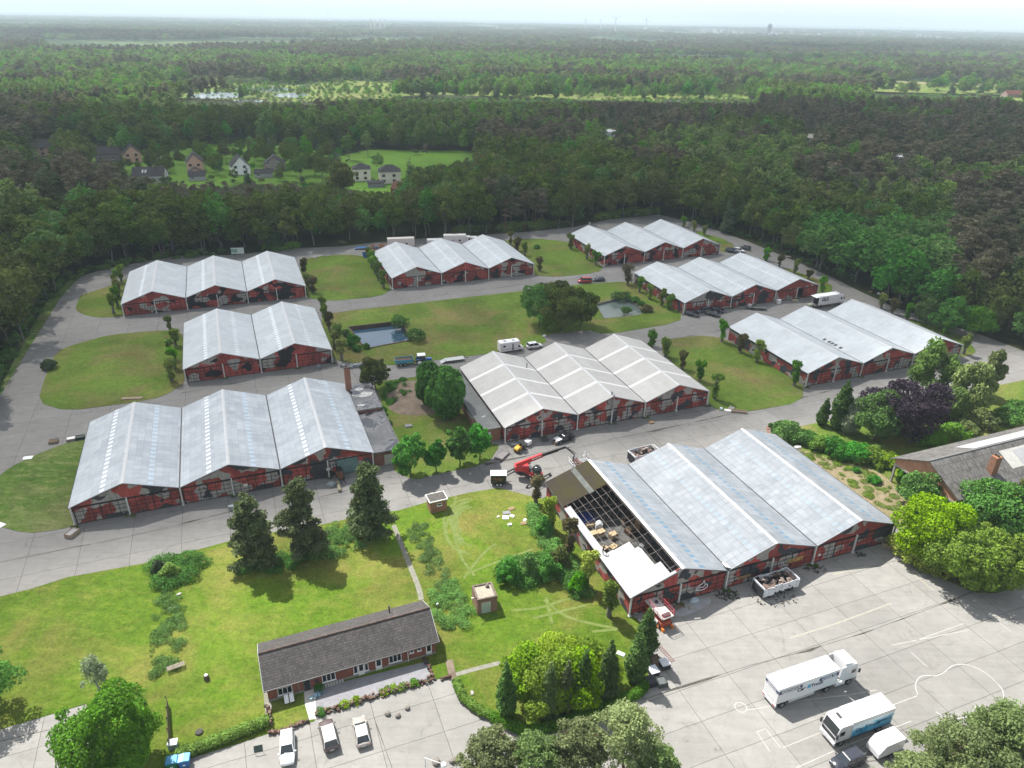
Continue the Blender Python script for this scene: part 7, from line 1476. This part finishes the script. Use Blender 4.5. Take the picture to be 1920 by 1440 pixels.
heap(onh('J', 42.5, -1.2), 1.0, .3, 22, 4, 'dark scrap under the pale board by the right gable'); heap(G(1450, 1122), 3.6, .12, 60, 5, 'charred debris scattered around the rubbish-filled body', ((.04, .04, .04), (.2, .17, .14), (.08, .07, .06))); heap(G(1228, 860), 2.6, 1.6, 40, 6, 'tangled rusty scrap behind the rear white body', ((.12, .07, .05), (.06, .05, .05), (.2, .17, .14)))
for i, (k, b) in enumerate(((k, b) for k in 'CBEJKG' for b in range(HANG[k][5]*2+1))):
    if (i*7) % 5 < 3:
        xx = HANG[k][3]*b/2; q = onh(k, xx, -.75); rng_ = np.random.default_rng(900+i)
        V, F, T = leaves(rng_, [(rng_.normal()*.2+j*.3-.4, rng_.normal()*.15, .12, .35, .22) for j in range(4)], 110, .2); V[:, 2] = np.abs(V[:, 2])
        nm_ = {'C': 'left front shed', 'B': 'double shed', 'E': 'tan-roofed shed', 'J': 'stripped-roof shed', 'K': 'right-edge shed', 'G': 'dark-car shed'}[k]
        tag(link('weed_tuft', npmesh('weed_tuft', V, F, LF['oak'], T), loc=(q.x, q.y, .01)), f'weed tuft at post {["one", "two", "three", "four", "five", "six", "seven"][b]} from the left, {nm_}', 'weed', 'weed tufts at shed posts')
# inside the stripped shed
def inJ(x, y): q = G(x, y); q.z = .035; return q
p = inJ(1098, 978); tag(MB().ext([(-2.0, 0), (2.0, 0), (1.6, .8), (.2, 1.25), (-1.2, 1.0), (-1.9, .5)], 'y', -1.3, 1.3).build('tarpaulin_pile', M((.02, .05, .25), .5, .3, 2), None, loc=p, rz=R_(21), bevel=.15), 'blue tarpaulin heap on the floor of the stripped shed', 'tarpaulin')
BT = M((.58, .44, .26), .8, .2, 2)
for i, (a, b, n, l) in enumerate(((1107, 987, 4, 'farthest long stack'), (1113, 1009, 7, 'middle left stack'), (1126, 1006, 7, 'middle right stack'), (1149, 1009, 6, 'stack standing apart to the right'), (1132, 1031, 3, 'nearest left stack half under the new sheets'), (1150, 1027, 2, 'nearest right low stack'))):
    mb = MB()
    for k in range(n): mb.cbox((0, 0, .1+k*.17), (1.9 if i == 0 else 1.35, 1.0, .13), .05*math.sin(k*2+i)); mb.cbox((0, 0, .1+k*.17+.075), (1.2, .1, .04), .05)
    q = inJ(a, b); tag(mb.build('board_stack', BT, None, loc=q, rz=R_(22+i*4)), f'pale timber board stack inside the stripped shed, {l}', 'timber', 'timber stacks inside the stripped shed')
q = inJ(1123, 990); tag(MB().ext([(-.7, 0), (.7, 0), (.6, 1.0), (0, 1.35), (-.6, .9)], 'y', -.6, .6).build('white_bag', M((.72, .74, .76), .6), None, loc=q, bevel=.15), 'round white bulk bag between timber stacks in the shed', 'bag')
for i, (a, b, w, d, h, l) in enumerate(((1176, 983, 2.2, 1.4, 1.5, 'rusty machine frame under the farthest truss'), (1184, 1000, 2.0, 1.6, 1.3, 'brown junk crate under the middle truss'), (1206, 1030, 2.6, 1.3, 1.1, 'grey machine block near the new roof sheets'), (1196, 994, 1.8, 1.2, 2.4, 'tall plywood stack leaning near the ridge truss'))):
    q = inJ(a, b); r = E('machine', tuple(q), R_(20+i*13), l+' in the stripped shed', 'machinery'); MB().box(-w/2, w/2, -d/2, d/2, .1, h*.6).build('base', (DWOOD, RUST, GREY, WOOD)[i], r); MB().box(-w/3, w/4, -d/3, d/3, h*.6, h).tube((w*.3, 0, h*.6), (w*.3, 0, h*1.1), .1).build('top', (RUST, DWOOD, STEEL, WOOD)[i], r)
for i, (a, b) in enumerate(((1160, 1020), (1140, 985), (1190, 1012), (1165, 960), (1215, 1045), (1230, 1055))): heap(inJ(a, b), 1.3, .7, 16, 40+i, f'brown and grey clutter on the stripped shed floor, pile {ORD[i].replace("nearest", "first")} of six', ((.3, .2, .12), (.14, .12, .1), (.35, .33, .3)), z=.03, name='clutter_pile')
# forklift at the left front shed
p = onh('C', 16.96*2+10.4, -1.6); r = E('forklift', (p.x, p.y, .01), R_(21.8-80), 'old forklift with orange body parked before the teal doors', 'forklift'); MB().box(-1.2, .6, -.5, .5, .35, 1.1).build('body', M((.4, .16, .08), .6, .3), r, bevel=.06); f = MB()
for x in (-.9, .5):
    for s in (-1, 1): f.tube((x, s*.45, 1.0), (x, s*.42, 2.1), .04)
f.box(-1.0, .6, -.5, .5, 2.1, 2.16).build('overhead_guard', BLACK, r); m = MB(); [m.box(.75, .85, s*.35-.05, s*.35+.05, .1, 2.4) for s in (-1, 1)]; m.box(.75, .85, -.35, .35, 2.3, 2.4).build('mast', DGREY, r); MB().box(.86, 2.1, -.35, -.23, .08, .13).box(.86, 2.1, .23, .35, .08, .13).build('fork', DGREY, r)
for x in (-.9, .4):
    for s in (-1, 1): wheel(r, x, s*.5, .3, .22)
p = onh('C', 16.96*2+9.6, -4.3); tag(MB().cbox((0, 0, .3), (.5, 3.2, .5)).build('timber_beam_stack', M((.3, .27, .18), .9, .3, 2), None, loc=(p.x, p.y, .01), rz=R_(20)), 'pile of old beams on the road before the forklift', 'timber')
for i, (a, b) in enumerate(((645, 688), (657, 690), (668, 688), (676, 686), (598, 690))): sheetobj(a, b, 1.8, 1.2, i*20, f'grey tarpaulin bundle, {ORD[i]} of those at the lawn corner by the double shed', M((.28, .32, .34), .7, .3, 2), .6)
# ------------------------------------------------------------------ garden bits
def bin_(px, py, col, lid, label, yaw=15):
    p = G(px, py); r = E('wheeled_bin', (p.x, p.y, .01), R_(yaw), label, 'bin', 'big bins by the hedge'); MB().ext([(-.5, .15), (.5, .15), (.62, 1.15), (-.62, 1.15)], 'y', -.5, .5).build('container', M(col, .5), r, bevel=.04)
    MB().ext([(-.66, 1.15), (.66, 1.15), (.6, 1.27), (0, 1.35), (-.6, 1.27)], 'y', -.55, .55).build('lid', M(lid, .4), r)
    for x in (-.4, .4):
        for y in (-.38, .38): MB().tube((x, y-.04, .09), (x, y+.04, .09), .09, 10).build('castor', RUBBER, r)
    MB().cbox((0, -.53, .6), (.3, .02, .2)).build('sticker', WHITE, r)
bin_(325, 1438, (.02, .2, .08), (.08, .35, .6), 'green bin with blue lid, left of the two bins'); bin_(348, 1434, (.05, .2, .5), (.12, .4, .7), 'all-blue bin, right of the two bins')
p = G(326, 1402); r = E('garden_cabinet', (p.x, p.y, .06), R_(15), 'small pale green cabinet behind the blue bins', 'cabinet'); MB().box(-.5, .5, -.4, .4, 0, .9).build('carcass', M((.4, .5, .45), .7), r, bevel=.02); MB().box(-.55, .55, -.45, .45, .9, .97).build('top', M((.65, .7, .68), .5), r)
a = G(320, 1404); b = G(316, 1322); r = E('trellis_fence', (a.x, a.y, .06), math.atan2(b.y-a.y, b.x-a.x), 'weathered brown trellis fence standing on the meadow', 'fence'); L = (b-a).length; mb = MB()
for i in range(int(L/.18)): mb.box(i*.18, i*.18+.1, -.02, .02, .1, 1.5)
mb.build('boards', M((.25, .2, .15), .9, .3, 3), r)
for i in range(5): MB().box(i*L/4-.05, i*L/4+.05, .02, .12, 0, 1.7).build('post', DWOOD, r)
put_pallets(331, 1255, 1, 'weathered slatted pallet leaning on the rubble bank', 30, 2.2, M((.35, .3, .24), .9, .3, 3), .5)
p = G(388, 1274); r = E('wood_stump', (p.x, p.y, .06), 0, 'old stump with white top on the meadow', 'stump'); MB().tube((0, 0, 0), (0, 0, .7), .38, 12, .3).build('stump', M((.16, .12, .09), .9, .4, 4), r); MB().tube((0, 0, .7), (0, 0, .8), .2, 10).build('white_pot', WHITE, r)
p = G(374, 1374); tag(MB().tube((0, 0, 0), (0, 0, .2), .5, 16, .42).tube((0, 0, .2), (0, 0, .22), .3, 14).build('fire_ring', M((.08, .075, .07), .9, .3, 4), None, loc=(p.x, p.y, .06)), 'dark round fire ring on worn ground near the hedge', 'fire ring')
p = G(486, 1412); r = E('sign_board', (p.x, p.y, .01), R_(15), 'small dark board on legs at the car park edge', 'board'); MB().cbox((0, 0, .75), (1.0, .06, .8), rx=-.5).build('panel', M((.06, .09, .08), .5), r); MB().tube((-.45, 0, 0), (-.45, 0, .6), .03).tube((.45, 0, 0), (.45, 0, .6), .03).build('leg', WHITE, r)
def boulder(px, py, s, label, grp='stones on the car park'):
    p = G(px, py); bm = bmesh.new(); bmesh.ops.create_icosphere(bm, subdivisions=2, radius=s); rr = random.Random(px)
    for v in bm.verts: v.co *= rr.uniform(.82, 1.1); v.co.z = v.co.z*.75+s*.6
    me = bpy.data.meshes.new('boulder'); bm.to_mesh(me); bm.free(); me.materials.append(M((.3, .27, .24), .9, .4, 6)); tag(link('boulder', me, loc=(p.x, p.y, 0)), label, 'boulder', grp)
boulder(727, 1340, .38, 'stone boulder on the car park, leftmost of three'); boulder(746, 1343, .36, 'stone boulder on the car park, middle of three'); boulder(764, 1329, .36, 'stone boulder on the car park beside a green sprig, right of three'); boulder(818, 1431, .5, 'dark boulder at the bottom edge left of the lamp'); boulder(849, 1428, .45, 'stone boulder at the bottom edge right of the lamp')
p = G(800, 1475); r = E('street_lamp', (p.x, p.y, 0), 0, 'white street lamp at the bottom edge between boulders', 'street lamp'); hd_ = G(832, 1433, 5.0)-Vector((p.x, p.y, 0)); MB().tube((0, 0, 0), (0, 0, 4.9), .08, 8, .05).tube((0, 0, 4.9), tuple(hd_), .04, 8).build('pole', M((.7, .7, .7), .4), r)
MB().tube(tuple(hd_+Vector((0, 0, -.1))), tuple(hd_+Vector((0, 0, .06))), .33, 18, .26).build('lamp_head', WHITE, r)
# rubble garden walls with plants
def rubble(pts, w, h, seed, label):
    rr = random.Random(seed); q = [Vector(G(*p)) for p in pts]; mb = MB(); 
    for i in range(len(q)-1):
        n = max(1, int((q[i+1]-q[i]).length/.28))
        for k in range(n):
            p = q[i].lerp(q[i+1], k/n)
            for j in range(3): mb.cbox((p.x+rr.gauss(0, w*.3), p.y+rr.gauss(0, w*.3), rr.uniform(.1, h)), (rr.uniform(.2, .4), rr.uniform(.15, .35), rr.uniform(.15, .3)), rr.uniform(0, 3), mi=rr.randrange(3))
    return tag(mb.build('rubble_wall', [M((.13, .06, .04), .9, .4, 5), M((.09, .07, .055), .9, .4, 5), M((.2, .13, .09), .9, .4, 5)], None), label, 'wall')
rubble([(594, 1340), (650, 1325), (700, 1308), (750, 1293), (812, 1276)], .5, .5, 1, 'low rubble wall between the gravel terrace and car park'); rubble([(812, 1274), (806, 1255), (797, 1235)], .4, .45, 2, 'short rubble wall closing the right end of the terrace'); rubble([(505, 1378), (540, 1368), (580, 1352)], .4, .4, 3, 'low rubble wall below the small lawn left of the path'); rubble([(828, 1274), (848, 1270)], .4, .4, 4, 'short bit of rubble wall at the path end')
rubble([(502, 1330), (508, 1350), (508, 1365)], .3, .9, 5, 'knobbly brown stone pillar at the bungalow corner')
for i, (a, b, m) in enumerate(((604, 1338, 'maple'), (645, 1324, 'lime'), (668, 1316, 'lime'), (722, 1298, 'lime'), (740, 1294, 'lime'), (755, 1290, 'olive'), (776, 1284, 'fresh'))): T_(a, b, .7, .75 if i else .9, 'bush', m, 420, .16, 700+i, f'{"dark" if m == "maple" else "yellowish" if m == "lime" else "green"} cushion plant, {ORD[i].replace("nearest", "first")} from the left along the terrace wall', 'cushion plants along the terrace wall')
BG_ = bung.matrix_basis
def onb(x, y, z=0): return Matrix.Translation((-30.1, 64.1, 0)) @ Matrix.Rotation(R_(22.4), 4, 'Z') @ Vector((x, y, z))
for i, x in enumerate((2.1, 2.75)):
    q = onb(x, -.9, .06); r = E('deck_chair', tuple(q), R_(22.4), f'white striped deck chair under the window, {("left", "right")[i]} of the pair', 'chair', 'deck chairs at the bungalow'); MB().slab((-.26, -.45, .28), (.26, -.45, .28), (.26, .35, .95), (-.26, .35, .95), .02).build('canvas', M((.75, .75, .75), .8, .1, 8), r)
    f = MB(); [f.tube((s*.28, -.6, 0), (s*.28, .4, 1.0), .025).tube((s*.3, .35, 0), (s*.3, -.35, .42), .025) for s in (-1, 1)]; f.build('frame', M((.15, .1, .07), .7), r)
for i, (x, y, c, l) in enumerate(((5.6, -1.4, (.3, .5, .6), 'light blue pot cluster beside the front door'), (6.1, -1.1, (.2, .3, .4), 'grey-blue watering tub beside the front door'), (5.0, -1.6, (.4, .55, .58), 'pale blue bucket on the path edge'))):
    q = onb(x, y, .08); r = E('garden_pot', tuple(q), 0, l, 'pot'); MB().tube((0, 0, 0), (0, 0, .4), .2, 12, .27).tube((.45, .1, 0), (.45, .1, .3), .14, 10, .18).build('pot', M(c, .6), r)
T_(onb(6.3, -.5), 0, 1.3, .65, 'bush', 'maple', 500, .15, 720, 'potted shrub right of the bungalow front door', world=True)
q = onb(8.0, -.25); r = E('planter_row', (q.x, q.y, .075), R_(22.4), 'row of small white planters under the second window', 'planter')
for i in range(8): MB().box(-1.4+i*.36, -1.15+i*.36, -.15, .15, 0, .35).build('planter', M((.6, .58, .55), .7), r)
p = G(821, 1163); r = E('yard_lamp', (p.x, p.y, .06), 0, 'thin lamp post at the right end of the bungalow', 'lamp post'); MB().tube((0, 0, 0), (0, 0, 3.0), .04, 6).build('pole', GREY, r); MB().tube((0, 0, 3.0), (.1, 0, 3.2), .16, 10, .1).build('lamp_head', WHITE, r)
r = E('metal_ladder', tuple(G(1245, 1222)), R_(-62), 'long thin ladder lying on the concrete below the red lift', 'ladder'); mb = MB()
for s in (-1, 1): mb.box(-2.0, 2.0, s*.25-.03, s*.25+.03, .02, .09)
for i in range(12): mb.box(-1.9+i*.34, -1.86+i*.34, -.22, .22, .04, .07)
mb.build('rails', M((.3, .15, .15), .6), r)
# mown tracks in the tall grass
TRK = simple_noise('flattened_pale_grass', (.19, .23, .075), (.12, .17, .035), 1.2)
rr = random.Random(11)
for i in range(9):
    cx, cy_ = 893+rr.uniform(-14, 14), 985+rr.uniform(-10, 10); a0 = rr.uniform(1.4, 2.4); n = 14; ra = rr.uniform(28, 52)
    strip('flattened_track', [(cx+ra*cos(a0+i2*.17)*1.05, cy_-ra*sin(a0+i2*.17)*.95) for i2 in range(n)], rr.uniform(.25, .5), .066+i*.0012, TRK)
for i, q in enumerate(([(958, 1145), (1010, 1140), (1060, 1125), (1092, 1120)], [(1020, 1125), (1060, 1155), (1110, 1170), (1155, 1178)], [(1110, 1185), (1160, 1180)], [(1000, 1160), (1040, 1150), (1100, 1135)], [(1024, 1120), (1035, 1170)], [(880, 1075), (930, 1055), (1000, 1030)], [(870, 1085), (905, 1040), (930, 1020)], [(855, 930), (848, 980), (862, 1040), (890, 1080)])): strip('flattened_track', curve_pts(q, 4), .45, .068+i*.0013, TRK)
SH = simple_noise('pale_grit', (.45, .43, .39), (.33, .32, .29), 1.5)
for i, (a, b) in enumerate(((330, 1140), (336, 1115), (318, 1142), (1200, 1165), (1190, 1150), (1160, 1112), (1140, 1090), (885, 1300), (1010, 1335))): sheetobj(a, b, .9, .5, i*40, f'pale rubble patch, {ORD[i]} of the scattered grit heaps', SH, .12)
sheet('pale_dust_stain', smooth_poly(GP([(1262, 1150), (1300, 1125), (1330, 1118), (1335, 1130), (1310, 1145), (1275, 1158)]), 2), .012, simple_noise('pale_dust', (.42, .43, .44), (.33, .33, .32), .8))
# ------------------------------------------------------------------ far things on the horizon
def turbine(px, base, top, blade, label, rot=0.3):
    g = G(px, base); d = g.length; dd = FW + RT*((px-960)/F_PX) + UP*((720-top)/F_PX); H = CAM_H + dd.z*math.hypot(g.x, g.y)/math.hypot(dd.x, dd.y)
    r = E('wind_turbine', (g.x, g.y, -1.5), 0, label, 'wind turbine', 'distant wind turbines'); MB().tube((0, 0, 0), (0, 0, H), 3.2, 10, 1.8).build('tower', WHITE, r); MB().box(-3, 3, -6, 3, H-2, H+3).build('nacelle', WHITE, r)
    for k in range(3): a = rot+k*2*pi/3; MB().tube((0, -6.5, H), (blade*cos(a), -6.5, H+blade*sin(a)), 2.2, 6, .5).build('blade', WHITE, r)
turbine(617, 42, 17, 42, 'wind turbine at the left third of the horizon', .2); turbine(1097, 56, 37, 36, 'faint wind turbine, leftmost of the centre group', 1.1); turbine(1126, 55, 36, 34, 'faint wind turbine, second of the centre group', .6); turbine(1153, 64, 34, 44, 'clear wind turbine, tallest of the centre group', .5); turbine(1210, 60, 36, 44, 'wind turbine right of the centre group', 1.6)
g = G(706, 62)
r = E('chimney_cluster', (g.x, g.y, -1.5), 0, 'cluster of tall white industrial chimneys far left of centre', 'chimney')
for k in range(4): x = (-16, -6, 10, 22)[k]; MB().tube((x*1.6, k*12, 0), (x*1.6, k*12, 66), 2.6, 8, 2.0).build('stack', WHITE, r)
MB().box(-15, 40, -5, 20, 0, 30).build('boiler_house', M((.6, .58, .55), .7), r)
rr = random.Random(21); k = 0
CITY = [M((.7, .69, .67), .7), M((.5, .42, .38), .8), M((.35, .36, .4), .8), M((.62, .56, .5), .8)]
def far_building(px, py, w, h, label, seed, grp):
    g = G(px, py); q = random.Random(seed); r = E('distant_building', (g.x, g.y, -1.5), q.uniform(-.4, .4), label, 'building', grp); d = w*.6
    if q.random() < .5: MB().box(-w/2, w/2, 0, d, 0, h).box(-w/4, w/5, d*.2, d*.7, h, h*1.15).build('wall', q.choice(CITY), r)
    else: MB().box(-w/2, w/2, 0, d, 0, h*.75).build('wall', q.choice(CITY), r); MB().ext([(-.5, h*.75), (d+.5, h*.75), (d/2, h*1.1)], 'x', -w/2-.5, w/2+.5).build('roof', RTILE if q.random() < .4 else CITY[2], r)
for i in range(120):
    px = rr.choice([rr.uniform(1285, 1700), rr.uniform(1285, 1560), rr.uniform(1100, 1900)]); py = rr.uniform(58, 71)+(px-1285)*.008; d = G(px, py).length
    far_building(px, py, d*rr.uniform(.0022, .006), d*rr.uniform(.0016, .0034), 'tiny pale or reddish building of the hazy town on the right horizon', i, 'buildings of the distant town')
for i in range(70):
    px = rr.choice([rr.uniform(0, 700), rr.uniform(500, 1250)]); py = rr.uniform(48, 66)+px*.009-3; d = G(px, py).length
    far_building(px, py, d*rr.uniform(.0018, .0045), d*rr.uniform(.001, .002), 'tiny pale building scattered in the hazy countryside', 500+i, 'scattered far buildings')
g = G(1441, 66); r = E('tower_block', (g.x, g.y, -1.5), 0, 'dark round-topped tower block standing over the distant town', 'tower'); d = g.length; MB().tube((0, 0, 0), (0, 0, d*.0105), d*.0022, 12, d*.0028).tube((0, 0, d*.0105), (0, 0, d*.0125), d*.0028, 12, d*.0014).build('tower', M((.2, .22, .25), .8), r)
g = G(1742, 70); d = g.length; r = E('white_dome', (g.x, g.y, -1.5), 0, 'white dome hall in the distance on the right', 'dome'); mb = MB(); pr = [(0, 0), (1, 0), (.95, .3), (.7, .62), (.35, .8), (0, .86)]; mb.ext([(x*d*.0045*s_, z*d*.0032) for s_, l_ in ((1, pr[1:]), (-1, pr[:0:-1])) for x, z in l_][:9], 'y', 0, d*.004).build('hall', WHITE, r)
g = G(1770, 98); r = E('white_farm_shed', (g.x, g.y, -1.5), .1, 'long white farm shed among the far right woods', 'shed'); MB().ext([(0, 0), (14, 0), (14, 5), (7, 8), (0, 5)], 'x', 0, 36).build('hall', WHITE, r)
